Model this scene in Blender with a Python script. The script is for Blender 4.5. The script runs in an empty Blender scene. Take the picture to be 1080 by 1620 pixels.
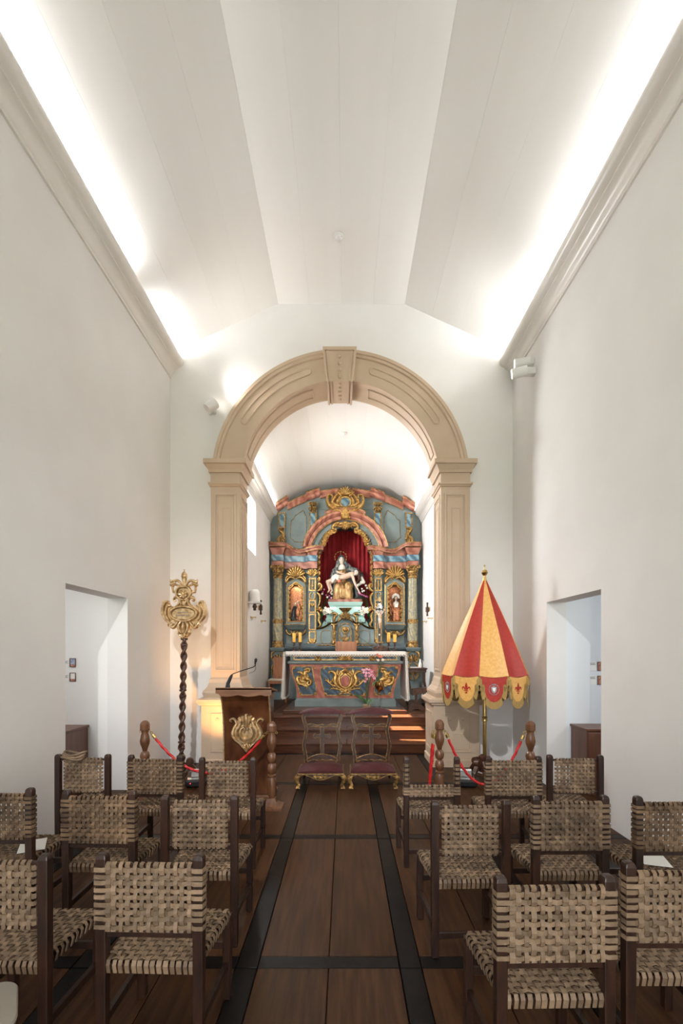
import bpy, bmesh, math, random
from mathutils import Vector, Matrix, Quaternion
random.seed(7)
PI = math.pi
scene = bpy.context.scene
COL = scene.collection

# ---------------------------------------------------------------- camera
F = 736.0            # focal length for a frame of 1080 x 1620
CX, EYE, VX, VY = 0.05, 1.72, 545.0, 1031.0
cam_d = bpy.data.cameras.new('camera')
cam = bpy.data.objects.new('camera', cam_d)
COL.objects.link(cam)
cam.location = (CX, 0, EYE)
cam.rotation_euler = (PI / 2, 0, 0)
cam_d.sensor_width = 36
cam_d.lens = 36 * F / 1620
cam_d.shift_x = -(VX - 540) / 1620
cam_d.shift_y = (VY - 810) / 1620
cam_d.clip_start = 0.05
cam_d.clip_end = 200
scene.camera = cam

# ---------------------------------------------------------------- view, world, lights
vs = scene.view_settings
vs.view_transform = 'Standard'
vs.look = 'None'
vs.gamma = 1
vs.use_curve_mapping = False
vs.exposure = 0.46
world = bpy.data.worlds.new('world')
scene.world = world
world.use_nodes = True
wn = world.node_tree.nodes
wn['Background'].inputs[0].default_value = (0.80, 0.90, 1.0, 1)
wn['Background'].inputs[1].default_value = 2.2


def lamp(kind, name, loc, aim, energy, color=(1, 1, 1), **kw):
    d = bpy.data.lights.new(name, kind)
    o = bpy.data.objects.new(name, d)
    COL.objects.link(o)
    o.location = loc
    v = Vector(aim) - Vector(loc)
    o.rotation_euler = v.to_track_quat('-Z', 'Y').to_euler()
    d.energy = energy
    d.color = color
    for k, val in kw.items():
        setattr(d, k, val)
    return o


def strip(name, x, y0, y1, z, tilt, energy, color=(1, 0.99, 0.97), w=0.05):
    """a cove light strip along y that shines upward, tilted towards the room"""
    d = bpy.data.lights.new(name, 'AREA')
    o = bpy.data.objects.new(name, d)
    COL.objects.link(o)
    d.shape = 'RECTANGLE'
    d.size = w
    d.size_y = y1 - y0
    d.energy = energy * (y1 - y0)
    d.color = color
    o.location = (x, (y0 + y1) / 2, z)
    o.rotation_euler = (PI, tilt, 0)     # faces +z
    return o


SUN_DIR = Vector((3.02, -0.72, -3.78))
sun = lamp('SUN', 'sun', (-8, 12, 12), Vector((-8, 12, 12)) + SUN_DIR, 75.0, (1, 0.95, 0.86), angle=0.009)
COVE = (0.945, 0.965, 1.0)
for sx, nm, gap0, gap1 in ((-1, 'left', 5.55, 6.25), (1, 'right', 5.35, 5.6)):
    strip('cove_light_' + nm + '_near', sx * 2.56, -2.4, 2.5, 6.27, -sx * 0.06, 2.3, COVE)
    strip('cove_light_' + nm, sx * 2.56, 2.5, gap0, 6.27, -sx * 0.06, 10.5, COVE)
    strip('cove_light_' + nm + '_end', sx * 2.56, gap1, 7.1, 6.27, -sx * 0.06, 17.0, COVE)
lamp('SPOT', 'rear_spot', (-0.9, -1.6, 5.6), (0.1, 7.1, 0.5), 1150.0, (0.98, 0.99, 1.0), spot_size=0.92, spot_blend=0.9, shadow_soft_size=0.06)  # unseen spot added behind to lift the pedestals; direction follows the umbrella's shadow
strip('chancel_cove_light_left', -1.76, 7.8, 12.9, 5.35, 0.05, 8.0, (0.93, 0.98, 1.0))
strip('chancel_cove_light_right', 1.94, 7.8, 12.9, 5.35, -0.05, 8.0, (0.93, 0.98, 1.0))
lamp('AREA', 'entrance_daylight', (0, -2.6, 1.9), (0, 3, 0.9), 125.0, (0.95, 0.98, 1.0), shape='RECTANGLE', size=2.2, size_y=3.4)
lamp('AREA', 'side_room_left_fill', (-3.6, 4.4, 2.72), (-3.6, 5.0, 0.8), 24.0, (0.98, 0.99, 1.0), shape='RECTANGLE', size=0.9, size_y=1.6)  # unseen ceiling fill, added in place of the side room's daylight
lamp('AREA', 'side_room_right_fill', (4.2, 4.9, 2.72), (3.4, 5.4, 0.8), 30.0, (0.94, 0.97, 1.0), shape='RECTANGLE', size=0.9, size_y=1.4)  # likewise an added fill standing in for daylight, no fixture known here
lamp('AREA', 'chancel_window_daylight', (-2.3, 9.42, 4.33), (0.4, 9.6, 2.0), 300.0, (0.96, 0.98, 1.0), shape='RECTANGLE', size=1.1, size_y=1.1)

# ---------------------------------------------------------------- placing and tagging
def at(px, py, d):
    """world point seen at a survey reading, at distance d down the nave"""
    return Vector((CX + (px - VX) * d / F, d, EYE - (py - VY) * d / F))


def tag(o, label=None, cat=None, group=None, kind=None):
    if label: o['label'] = label
    if cat: o['category'] = cat
    if group: o['group'] = group
    if kind: o['kind'] = kind
    return o


def thing(name, label, cat, loc=(0, 0, 0), rz=0.0, group=None):
    o = bpy.data.objects.new(name, None)
    o.empty_display_size = 0.1
    COL.objects.link(o)
    o.location = loc
    o.rotation_euler = (0, 0, rz)
    return tag(o, label, cat, group)


def kids(o):
    return [c for c in COL.objects if c.parent is o]


def copy_tree(o, parent=None):
    c = o.copy()
    COL.objects.link(c)
    if parent is not None:
        c.parent = parent
    for ch in list(o.children):
        copy_tree(ch, c)
    return c


def place(o, mesh_or_name, m, parent=None):
    pass


# ---------------------------------------------------------------- materials
MATS = {}


def mat(name, c1, c2=None, rough=0.5, metal=0.0, scale=8.0, stretch=(1, 1, 1), bump=0.0, bscale=None,
        detail=4.0, coat=0.0, island=0.0, objvar=0.0, lo=0.35, hi=0.65, spec=0.5, sheen=0.0, emit=None, alpha=1.0, trans=0.0, vein=None):
    m = bpy.data.materials.new(name)
    MATS[name] = m
    m.use_nodes = True
    nt = m.node_tree
    N, L = nt.nodes, nt.links
    b = N['Principled BSDF']
    b.inputs['Roughness'].default_value = rough
    b.inputs['Metallic'].default_value = metal
    b.inputs['Specular IOR Level'].default_value = spec
    if coat: b.inputs['Coat Weight'].default_value = coat; b.inputs['Coat Roughness'].default_value = 0.12
    if sheen: b.inputs['Sheen Weight'].default_value = sheen
    if trans: b.inputs['Transmission Weight'].default_value = trans
    tc = N.new('ShaderNodeTexCoord')
    mp = N.new('ShaderNodeMapping')
    mp.inputs['Scale'].default_value = stretch
    L.new(tc.outputs['Object'], mp.inputs['Vector'])
    vec = mp.outputs['Vector']
    if objvar:
        oi = N.new('ShaderNodeObjectInfo')
        va = N.new('ShaderNodeVectorMath'); va.operation = 'ADD'
        sc = N.new('ShaderNodeVectorMath'); sc.operation = 'SCALE'; sc.inputs['Scale'].default_value = 37.0
        cb = N.new('ShaderNodeCombineXYZ')
        for i in range(3): L.new(oi.outputs['Random'], cb.inputs[i])
        L.new(cb.outputs[0], sc.inputs[0]); L.new(vec, va.inputs[0]); L.new(sc.outputs[0], va.inputs[1])
        vec = va.outputs[0]
    nz = N.new('ShaderNodeTexNoise')
    nz.inputs['Scale'].default_value = scale
    nz.inputs['Detail'].default_value = detail
    L.new(vec, nz.inputs['Vector'])
    fac = nz.outputs['Fac']
    if vein:
        wv = N.new('ShaderNodeTexWave')
        wv.wave_type = 'BANDS'; wv.bands_direction = 'DIAGONAL'
        wv.inputs['Scale'].default_value = vein[0]
        wv.inputs['Distortion'].default_value = vein[1]
        wv.inputs['Detail'].default_value = 3
        L.new(vec, wv.inputs['Vector'])
        fac = wv.outputs['Fac']
    rp = N.new('ShaderNodeValToRGB')
    rp.color_ramp.elements[0].position = lo
    rp.color_ramp.elements[1].position = hi
    rp.color_ramp.elements[0].color = (*c1, 1)
    rp.color_ramp.elements[1].color = (*(c2 or c1), 1)
    L.new(fac, rp.inputs['Fac'])
    col = rp.outputs['Color']

    def vary(col, src, amt):
        mr = N.new('ShaderNodeMapRange')
        mr.inputs['To Min'].default_value = 1 - amt
        mr.inputs['To Max'].default_value = 1 + amt
        L.new(src, mr.inputs['Value'])
        hs = N.new('ShaderNodeHueSaturation')
        L.new(mr.outputs[0], hs.inputs['Value'])
        L.new(col, hs.inputs['Color'])
        return hs.outputs['Color']
    if island:
        g = N.new('ShaderNodeNewGeometry')
        col = vary(col, g.outputs['Random Per Island'], island)
    if objvar:
        col = vary(col, oi.outputs['Random'], objvar)
    L.new(col, b.inputs['Base Color'])
    if bump:
        bn = N.new('ShaderNodeTexNoise')
        bn.inputs['Scale'].default_value = bscale or scale
        bn.inputs['Detail'].default_value = detail
        L.new(vec, bn.inputs['Vector'])
        bp = N.new('ShaderNodeBump')
        bp.inputs['Strength'].default_value = bump
        bp.inputs['Distance'].default_value = 0.02
        L.new(bn.outputs['Fac'], bp.inputs['Height'])
        L.new(bp.outputs['Normal'], b.inputs['Normal'])
    if emit:
        b.inputs['Emission Color'].default_value = (*emit[0], 1)
        b.inputs['Emission Strength'].default_value = emit[1]
    return m


def hexc(r, g, b):
    f = lambda v: (v / 255 / 12.92) if v / 255 <= 0.04045 else ((v / 255 + 0.055) / 1.055) ** 2.4
    return (f(r), f(g), f(b))


M = MATS
mat('plaster', hexc(226, 222, 218), hexc(231, 228, 224), 0.75, scale=1.2, bump=0.06, bscale=9)
mat('gloss_paint', hexc(226, 223, 218), hexc(231, 228, 223), 0.32, scale=1.0, stretch=(2, .15, 2), bump=0.18, bscale=2.2, objvar=0.006)
mat('cornice_paint', hexc(222, 216, 209), hexc(227, 222, 215), 0.28, scale=2, stretch=(1, .3, 1), bump=0.1, bscale=3)
mat('stone_paint', hexc(192, 168, 143), hexc(197, 174, 149), 0.55, scale=3, bump=0.05, bscale=14)
mat('side_room', hexc(236, 234, 230), None, 0.8, scale=1)
mat('side_room_cool', hexc(226, 229, 231), None, 0.8, scale=1)
mat('floor_wood', hexc(54, 33, 19), hexc(74, 48, 29), 0.42, scale=3.5, stretch=(9, .7, 5), objvar=0.16, bump=0.05, bscale=6, spec=0.15)
mat('floor_band', hexc(15, 12, 11), hexc(22, 18, 16), 0.36, scale=4, stretch=(3, 3, 3), objvar=0.1, bump=0.04, spec=0.14)
mat('step_wood', hexc(66, 36, 20), hexc(90, 52, 30), 0.24, scale=3.5, stretch=(.7, 9, 9), objvar=0.1, bump=0.04)
mat('chair_wood', hexc(36, 21, 15), hexc(56, 33, 22), 0.36, scale=5, stretch=(6, 6, 1), objvar=0.15, bump=0.06)
mat('straw', hexc(90, 71, 52), hexc(138, 113, 88), 0.62, scale=9, stretch=(1, 1, 1), island=0.34, objvar=0.13, bump=0.25, bscale=70, lo=.3, hi=.7)
mat('straw_dark', hexc(82, 62, 43), hexc(124, 98, 72), 0.62, scale=9, island=0.34, objvar=0.12, bump=0.25, bscale=70, lo=.3, hi=.7)
mat('lectern_top', hexc(104, 66, 41), hexc(132, 87, 56), 0.35, scale=5, stretch=(.8, 5, 5), coat=0.15)
mat('turned_wood', hexc(84, 52, 33), hexc(116, 77, 50), 0.35, scale=5, stretch=(5, 5, .8), bump=0.04, coat=0.15)
mat('dark_turned', hexc(52, 30, 20), hexc(84, 52, 34), 0.38, scale=5, stretch=(4, 4, 2), bump=0.05)
mat('lectern_wood', hexc(58, 31, 18), hexc(100, 60, 35), 0.2, scale=2.2, stretch=(3, 3, 1.2), coat=0.3, detail=8)
mat('cabinet_wood', hexc(92, 58, 44), hexc(112, 74, 57), 0.4, scale=3, stretch=(5, 5, .6))
mat('black_metal', (0.012, 0.012, 0.013), None, 0.4)
mat('black_plastic', (0.015, 0.017, 0.019), None, 0.3)
mat('white_plastic', hexc(228, 226, 222), None, 0.4)
mat('brass', hexc(196, 164, 96), hexc(214, 184, 118), 0.28, 1.0, scale=6)
mat('silver', hexc(206, 204, 200), hexc(225, 222, 216), 0.3, 0.9, scale=6)
mat('gold', hexc(150, 108, 50), hexc(216, 176, 108), 0.34, 0.7, scale=26, bump=0.35, bscale=34)
mat('gold_bright', hexc(182, 146, 96), hexc(228, 200, 158), 0.3, 0.7, scale=22, bump=0.2, bscale=40)
mat('gold_old', hexc(104, 76, 40), hexc(190, 150, 88), 0.4, 0.6, scale=20, bump=0.3, bscale=34)
mat('red_rope', hexc(178, 18, 22), hexc(204, 36, 36), 0.5, scale=20)
mat('red_silk', hexc(158, 32, 18), hexc(174, 42, 24), 0.5, scale=30)
mat('yellow_silk', hexc(218, 160, 82), hexc(228, 178, 104), 0.5, scale=30)
mat('green_lining', hexc(32, 62, 50), None, 0.7, scale=5)
mat('fringe', hexc(160, 126, 66), hexc(188, 154, 92), 0.6, scale=60, stretch=(6, 6, .4), bump=0.4, bscale=60)
mat('crest_grey', hexc(116, 110, 112), hexc(168, 164, 166), 0.5, scale=60)
mat('maroon_velvet', hexc(66, 20, 24), hexc(80, 28, 31), 0.6, scale=8, spec=.3)
mat('stool_paint', hexc(150, 142, 130), None, 0.5)
mat('prie_wood', hexc(46, 26, 17), hexc(70, 42, 28), 0.3, scale=5, stretch=(4, 4, 1), coat=0.1)
mat('retable_blue', hexc(106, 120, 120), hexc(124, 137, 135), 0.6, scale=4, bump=0.04, lo=.3, hi=.7)
mat('retable_dark', hexc(62, 74, 78), hexc(80, 92, 94), 0.6, scale=4)
mat('salmon_marble', hexc(136, 78, 60), hexc(180, 122, 102), 0.45, vein=(2.2, 9), lo=.0, hi=1)
mat('blue_marble', hexc(62, 96, 114), hexc(128, 158, 168), 0.42, vein=(2.6, 8), lo=.2, hi=.9)
mat('altar_blue', hexc(38, 56, 72), hexc(78, 104, 118), 0.42, vein=(3.2, 10), lo=.15, hi=1)
mat('altar_salmon', hexc(150, 74, 56), hexc(182, 106, 84), 0.45, vein=(2.4, 10), lo=.0, hi=1)
mat('column_stone', hexc(120, 124, 114), hexc(176, 160, 122), 0.5, scale=16, stretch=(1, 1, 1))
mat('curtain_red', hexc(150, 24, 32), hexc(176, 38, 44), 0.7, scale=4)
mat('mint_paint', hexc(176, 210, 200), None, 0.5, scale=4)
mat('linen', hexc(238, 232, 224), None, 0.8, scale=30)
mat('skin', hexc(206, 172, 150), hexc(216, 186, 164), 0.5, scale=12)
mat('face_ivory', hexc(226, 214, 198), None, 0.45, scale=12)
mat('veil_white', hexc(226, 220, 206), None, 0.6, scale=12)
mat('mantle_blue', hexc(66, 80, 90), hexc(164, 162, 146), 0.55, scale=16, lo=.4, hi=.72)
mat('gold_robe', hexc(120, 82, 42), hexc(222, 182, 124), 0.35, 0.35, scale=20, stretch=(1, 1, .35), bump=0.5, bscale=18)
mat('robe_red', hexc(134, 52, 30), hexc(206, 140, 92), 0.45, scale=36)
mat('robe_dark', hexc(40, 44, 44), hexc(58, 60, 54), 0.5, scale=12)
mat('hair_brown', hexc(58, 36, 26), hexc(74, 48, 34), 0.6, scale=30)
mat('copper_relief', hexc(176, 104, 66), hexc(216, 152, 110), 0.36, 0.4, scale=30, bump=0.6, bscale=30)
mat('copper_back', hexc(112, 62, 34), hexc(150, 94, 54), 0.5, 0.3, scale=18, bump=0.4, bscale=20)
mat('wax', hexc(228, 172, 74), hexc(238, 190, 96), 0.45, scale=6)
mat('wax_tip', hexc(196, 128, 50), None, 0.5)
mat('leaf_green', hexc(52, 84, 44), hexc(84, 116, 62), 0.4, scale=12)
mat('stem_green', hexc(66, 84, 46), None, 0.5)
mat('petal_pink', hexc(214, 76, 130), hexc(246, 206, 222), 0.5, scale=34)
mat('petal_magenta', hexc(150, 52, 104), hexc(180, 84, 136), 0.5, scale=30)
mat('petal_white', hexc(240, 232, 218), None, 0.5, scale=20)
mat('petal_orange', hexc(206, 92, 66), hexc(222, 130, 104), 0.5, scale=20)
mat('pot_clay', hexc(150, 124, 94), None, 0.6)
mat('bronze', hexc(96, 66, 34), hexc(150, 110, 60), 0.22, 0.9, scale=8)
mat('oak', hexc(132, 78, 42), hexc(158, 100, 58), 0.4, scale=4, stretch=(8, 8, .8))
mat('seat_cream', hexc(198, 184, 164), None, 0.8)
mat('paper', hexc(236, 234, 228), None, 0.7)
mat('photo_blue', hexc(120, 138, 170), hexc(186, 190, 204), 0.5, scale=40)
mat('photo_warm', hexc(150, 78, 64), hexc(206, 160, 130), 0.5, scale=40)
mat('ink', hexc(92, 92, 100), None, 0.7)
mat('red_led', (0.6, 0.0, 0.01), None, 0.4, emit=((1, 0.03, 0.04), 4))
mat('lamp_lens', (0.9, 0.9, 0.88), None, 0.3, emit=((1, 0.97, 0.92), 6))
mat('lamp_lens_warm', (0.9, 0.7, 0.4), None, 0.3, emit=((1, 0.62, 0.25), 5))
mat('glass', (1, 1, 1), None, 0.03, trans=1.0)
mat('window_glass', (1, 1, 1), None, 0.0, trans=1.0)
mat('crown_silver', hexc(236, 236, 238), None, 0.35, 0.2)
mat('dark_recess', (0.02, 0.015, 0.012), None, 0.8)
def pane_mat():
    m = mat('pane', (1, 1, 1))
    nt = m.node_tree
    tr = nt.nodes.new('ShaderNodeBsdfTransparent'); gl = nt.nodes.new('ShaderNodeBsdfGlossy'); mx = nt.nodes.new('ShaderNodeMixShader')
    gl.inputs['Roughness'].default_value = 0.02
    mx.inputs[0].default_value = 0.06
    nt.links.new(tr.outputs[0], mx.inputs[1]); nt.links.new(gl.outputs[0], mx.inputs[2])
    nt.links.new(mx.outputs[0], nt.nodes['Material Output'].inputs[0])


pane_mat()
mat('lawn', hexc(96, 110, 70), None, 0.9)


# ---------------------------------------------------------------- mesh builder
def cr(pts, n=6, closed=False):
    """Catmull-Rom resampling"""
    P = [Vector(p) for p in pts]
    out = []
    m = len(P)
    rng = range(m if closed else m - 1)
    for i in rng:
        if closed:
            a, b, c, d = P[(i - 1) % m], P[i], P[(i + 1) % m], P[(i + 2) % m]
        else:
            a, b, c, d = P[max(i - 1, 0)], P[i], P[i + 1], P[min(i + 2, m - 1)]
        for k in range(n):
            t = k / n
            out.append(0.5 * ((2 * b) + (c - a) * t + (2 * a - 5 * b + 4 * c - d) * t * t + (3 * b - a - 3 * c + d) * t ** 3))
    if not closed:
        out.append(P[-1].copy())
    return out


def lerpl(vals, n):
    out = []
    m = len(vals)
    for i in range(n):
        t = i / max(n - 1, 1) * (m - 1)
        j = min(int(t), m - 2)
        out.append(vals[j] + (vals[j + 1] - vals[j]) * (t - j))
    return out


class MB:
    def __init__(s):
        s.v, s.f, s.mi, s.cur = [], [], [], 0

    def add(s, vs, fs):
        o = len(s.v)
        s.v += [tuple(p) for p in vs]
        for f in fs:
            s.f.append([o + i for i in f])
            s.mi.append(s.cur)
        return s

    def box(s, x0, x1, y0, y1, z0, z1):
        vs = [(x0, y0, z0), (x1, y0, z0), (x1, y1, z0), (x0, y1, z0), (x0, y0, z1), (x1, y0, z1), (x1, y1, z1), (x0, y1, z1)]
        return s.add(vs, [(0, 3, 2, 1), (4, 5, 6, 7), (0, 1, 5, 4), (1, 2, 6, 5), (2, 3, 7, 6), (3, 0, 4, 7)])

    def cham(s, x0, x1, y0, y1, z0, z1, b):
        """box with chamfered edges"""
        vs, idx = [], {}
        for ix, X in ((0, (x0, x1)), (1, (x0, x1))):
            pass
        bm = bmesh.new()
        bmesh.ops.create_cube(bm, size=1)
        for v in bm.verts:
            v.co = ((x0 + x1) / 2 + v.co.x * (x1 - x0), (y0 + y1) / 2 + v.co.y * (y1 - y0), (z0 + z1) / 2 + v.co.z * (z1 - z0))
        bmesh.ops.bevel(bm, geom=bm.edges[:], offset=b, segments=1, affect='EDGES')
        bm.verts.index_update()
        s.add([v.co[:] for v in bm.verts], [[v.index for v in f.verts] for f in bm.faces])
        bm.free()
        return s

    def rings(s, rings, cap=True, closed=False):
        n = len(rings[0])
        vs = [p for r in rings for p in r]
        fs = []
        m = len(rings)
        for i in range(m if closed else m - 1):
            a, b = i * n, ((i + 1) % m) * n
            for k in range(n):
                k2 = (k + 1) % n
                fs.append((a + k, a + k2, b + k2, b + k))
        if cap and not closed:
            fs.append(list(range(n))[::-1])
            fs.append([(m - 1) * n + k for k in range(n)])
        return s.add(vs, fs)

    def prism(s, pts, y0, y1):
        """polygon in the xz plane, extruded along y"""
        return s.rings([[(p[0], y0, p[1]) for p in pts], [(p[0], y1, p[1]) for p in pts]])

    def prism_x(s, pts, x0, x1):
        return s.rings([[(x0, p[0], p[1]) for p in pts], [(x1, p[0], p[1]) for p in pts]])

    def prism_z(s, pts, z0, z1):
        return s.rings([[(p[0], p[1], z0) for p in pts], [(p[0], p[1], z1) for p in pts]])

    def stack(s, levels):
        """levels: (z, x0, x1, y0, y1)"""
        return s.rings([[(x0, y0, z), (x1, y0, z), (x1, y1, z), (x0, y1, z)] for z, x0, x1, y0, y1 in levels])

    def lathe(s, prof, c=(0, 0, 0), seg=16, rot=0.0, sx=1.0, sy=1.0):
        rr = []
        for r, z in prof:
            r = max(r, 1e-4)
            rr.append([(c[0] + r * sx * math.cos(rot + 2 * PI * k / seg), c[1] + r * sy * math.sin(rot + 2 * PI * k / seg), c[2] + z) for k in range(seg)])
        return s.rings(rr)

    def ball(s, c, r, seg=12, rg=8):
        if not isinstance(r, (tuple, list)): r = (r, r, r)
        rr = []
        for i in range(rg + 1):
            t = -PI / 2 + PI * i / rg
            q = max(math.cos(t), 0.002)
            rr.append([(c[0] + r[0] * q * math.cos(2 * PI * k / seg), c[1] + r[1] * q * math.sin(2 * PI * k / seg), c[2] + r[2] * math.sin(t)) for k in range(seg)])
        return s.rings(rr)

    def tube(s, pts, rad, seg=8, closed=False, lobes=0, twist=0.0, depth=0.25, flat=None):
        P = [Vector(p) for p in pts]
        n = len(P)
        R = rad if isinstance(rad, (list, tuple)) else [rad] * n
        if len(R) != n: R = lerpl(list(R), n)
        T = []
        for i in range(n):
            a = P[(i - 1) % n] if (closed or i > 0) else P[i]
            b = P[(i + 1) % n] if (closed or i < n - 1) else P[i]
            t = (b - a)
            T.append(t.normalized() if t.length > 1e-9 else Vector((0, 0, 1)))
        ref = Vector((0, 1, 0)) if abs(T[0].y) < 0.9 else Vector((1, 0, 0))
        u = (ref - T[0] * ref.dot(T[0])).normalized()
        rr = []
        for i in range(n):
            u = (u - T[i] * u.dot(T[i]))
            u = u.normalized() if u.length > 1e-6 else T[i].orthogonal().normalized()
            w = T[i].cross(u)
            ring = []
            for k in range(seg):
                a = 2 * PI * k / seg
                q = R[i]
                if lobes:
                    q *= 1 - depth * 0.5 + depth * 0.5 * math.cos(lobes * (a - twist * i))
                fx = flat if flat else 1.0
                ring.append(P[i] + u * (q * fx * math.cos(a)) + w * (q * math.sin(a)))
            rr.append(ring)
        return s.rings(rr, closed=closed)

    def stroke(s, pts, width, y, t, n=5, closed=False, back=0.0):
        """a carved ribbon lying on the xz plane at depth y, standing t proud towards -y"""
        P = [(p[0], p[1], 0) for p in pts]
        P = cr(P, n, closed) if n > 1 else [Vector(p) for p in P]
        m = len(P)
        W = lerpl(list(width), m) if isinstance(width, (list, tuple)) else [width] * m
        wm = max(W)
        rr = []
        for i in range(m):
            a = P[(i - 1) % m] if (closed or i > 0) else P[i]
            b = P[(i + 1) % m] if (closed or i < m - 1) else P[i]
            d = b - a
            d = d.normalized() if d.length > 1e-9 else Vector((1, 0, 0))
            nx, nz = -d.y, d.x
            w = max(W[i], 0.0008)
            tt = t * (0.45 + 0.55 * w / wm)
            x, z = P[i].x, P[i].y
            rr.append([(x + nx * w * q, y - tt * h + back, z + nz * w * q) for q, h in ((-.5, 0), (-.42, .55), (-.18, 1), (.18, 1), (.42, .55), (.5, 0))])
        return s.rings(rr, closed=closed)

    def build(s, name, m, parent=None, smooth=False, loc=None, bevel=0.0, tri=False):
        me = bpy.data.meshes.new(name)
        me.from_pydata(s.v, [], s.f)
        ms = m if isinstance(m, (list, tuple)) else [m]
        for q in ms: me.materials.append(M[q] if isinstance(q, str) else q)
        if len(ms) > 1: me.polygons.foreach_set('material_index', s.mi)
        bm = bmesh.new(); bm.from_mesh(me)
        bmesh.ops.recalc_face_normals(bm, faces=bm.faces[:])
        bm.to_mesh(me); bm.free()
        if smooth:
            me.polygons.foreach_set('use_smooth', [True] * len(me.polygons))
            try: me.set_sharp_from_angle(angle=math.radians(smooth if smooth is not True else 40))
            except Exception: pass
        me.update()
        o = bpy.data.objects.new(name, me)
        COL.objects.link(o)
        if parent is not None: o.parent = parent
        if loc is not None: o.location = loc
        if bevel:
            b = o.modifiers.new('bevel', 'BEVEL'); b.width = bevel; b.segments = 2; b.limit_method = 'ANGLE'
        return o


def blob(name, shapes, m, parent, voxel, smooth=3, inflate=0):
    """one continuous body grown from tapered limbs and masses"""
    b = MB()
    for sh in shapes:
        if sh[0] == 'e':
            b.ball(sh[1], sh[2], 12, 8)
        else:
            _, p0, r0, p1, r1 = sh
            p0, p1 = Vector(p0), Vector(p1)
            b.ball(p0, r0, 10, 6); b.ball(p1, r1, 10, 6)
            b.tube([p0, p0.lerp(p1, .5), p1], [r0, (r0 + r1) / 2, r1], 10)
    o = b.build(name, m, None)
    r = o.modifiers.new('r', 'REMESH'); r.mode = 'VOXEL'; r.voxel_size = voxel
    if smooth:
        q = o.modifiers.new('s', 'SMOOTH'); q.iterations = smooth; q.factor = 0.5
    dg = bpy.context.evaluated_depsgraph_get()
    me = bpy.data.meshes.new_from_object(o.evaluated_get(dg))
    old = o.data
    o.modifiers.clear()
    o.data = me
    bpy.data.meshes.remove(old)
    me.name = name
    if not me.materials: me.materials.append(M[m])
    me.polygons.foreach_set('use_smooth', [True] * len(me.polygons))
    if parent is not None: o.parent = parent
    return o


def spiral(cx, cz, r0, r1, a0, a1, n=14):
    return [(cx + (r0 + (r1 - r0) * i / n) * math.cos(a0 + (a1 - a0) * i / n),
             cz + (r0 + (r1 - r0) * i / n) * math.sin(a0 + (a1 - a0) * i / n)) for i in range(n + 1)]


def arc(cx, cz, r, a0, a1, n):
    return [(cx + r * math.cos(a0 + (a1 - a0) * i / n), cz + r * math.sin(a0 + (a1 - a0) * i / n)) for i in range(n + 1)]


def frame(b, x0, x1, z0, z1, y, w, t):
    """raised rectangular moulding on a face that looks towards -y"""
    b.box(x0, x1, y - t, y, z0, z0 + w); b.box(x0, x1, y - t, y, z1 - w, z1)
    b.box(x0, x0 + w, y - t, y, z0 + w, z1 - w); b.box(x1 - w, x1, y - t, y, z0 + w, z1 - w)


def frame_x(b, y0, y1, z0, z1, x, w, t):
    """the same on a face that looks along x (t signed)"""
    a, c = sorted((x, x + t))
    b.box(a, c, y0, y1, z0, z0 + w); b.box(a, c, y0, y1, z1 - w, z1)
    b.box(a, c, y0, y0 + w, z0 + w, z1 - w); b.box(a, c, y1 - w, y1, z0 + w, z1 - w)


def curl(b, x, z, w, h, y, t, sx, wd):
    """C scroll with a rolled end, growing from (x,z) sideways by sx*w and up by h"""
    pts = [(x, z), (x + sx * w * .45, z + h * .05), (x + sx * w * .9, z + h * .35), (x + sx * w, z + h * .7)]
    r = abs(w) * .22
    pts += [(x + sx * (w - r + r * math.cos(a)), z + h * .7 + r * 1.1 * math.sin(a)) for a in (PI * .35, PI * .7, PI, PI * 1.35, PI * 1.7)]
    b.stroke(pts, [wd * .5, wd, wd, wd * .85, wd * .6, wd * .45], y, t, 4)


def fan(b, x, z, r, y, t, n=7, a0=0.1 * PI, a1=0.9 * PI, wd=None, sq=1.0):
    """shell of radiating lobes"""
    wd = wd or r * (a1 - a0) / n * .85
    for i in range(n):
        a = a0 + (a1 - a0) * (i + .5) / n
        q = r * (1 - .18 * abs(2 * (i + .5) / n - 1))
        b.stroke([(x + .15 * q * math.cos(a), z + .15 * q * math.sin(a) * sq), (x + .6 * q * math.cos(a), z + .6 * q * math.sin(a) * sq), (x + q * math.cos(a), z + q * math.sin(a) * sq)],
                 [wd * .25, wd * .8, wd * 1.05, wd * .5], y, t, 3)


def leafy(b, pts, wd, y, t, side=1, k=5):
    """acanthus: a spine with lobes along one side"""
    b.stroke(pts, [wd * .4, wd, wd * .8, wd * .2], y, t, 4)
    P = cr([(p[0], p[1], 0) for p in pts], 6)
    n = len(P)
    for i in range(1, k + 1):
        j = int(n * i / (k + 1.5))
        d = (P[min(j + 1, n - 1)] - P[j - 1]).normalized()
        nx, nz = -d.y * side, d.x * side
        L = wd * 1.5 * (1 - .5 * i / k)
        a = P[j]
        b.stroke([(a.x, a.y), (a.x + nx * L * .6 + d.x * L * .35, a.y + nz * L * .6 + d.y * L * .35), (a.x + nx * L + d.x * L, a.y + nz * L + d.y * L)],
                 [wd * .6, wd * .55, wd * .15], y, t * .8, 3)


def _mirror(s, cx, v0=0, f0=0):
    """add the mirror image about x = cx of what was built since (v0, f0)"""
    vs = s.v[v0:]
    fs = s.f[f0:]
    ms = s.mi[f0:]
    o = len(s.v) - v0
    s.v += [(2 * cx - p[0], p[1], p[2]) for p in vs]
    for f, m in zip(fs, ms):
        s.f.append([i + o for i in f][::-1])
        s.mi.append(m)
    return s


MB.mirror = _mirror

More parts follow.
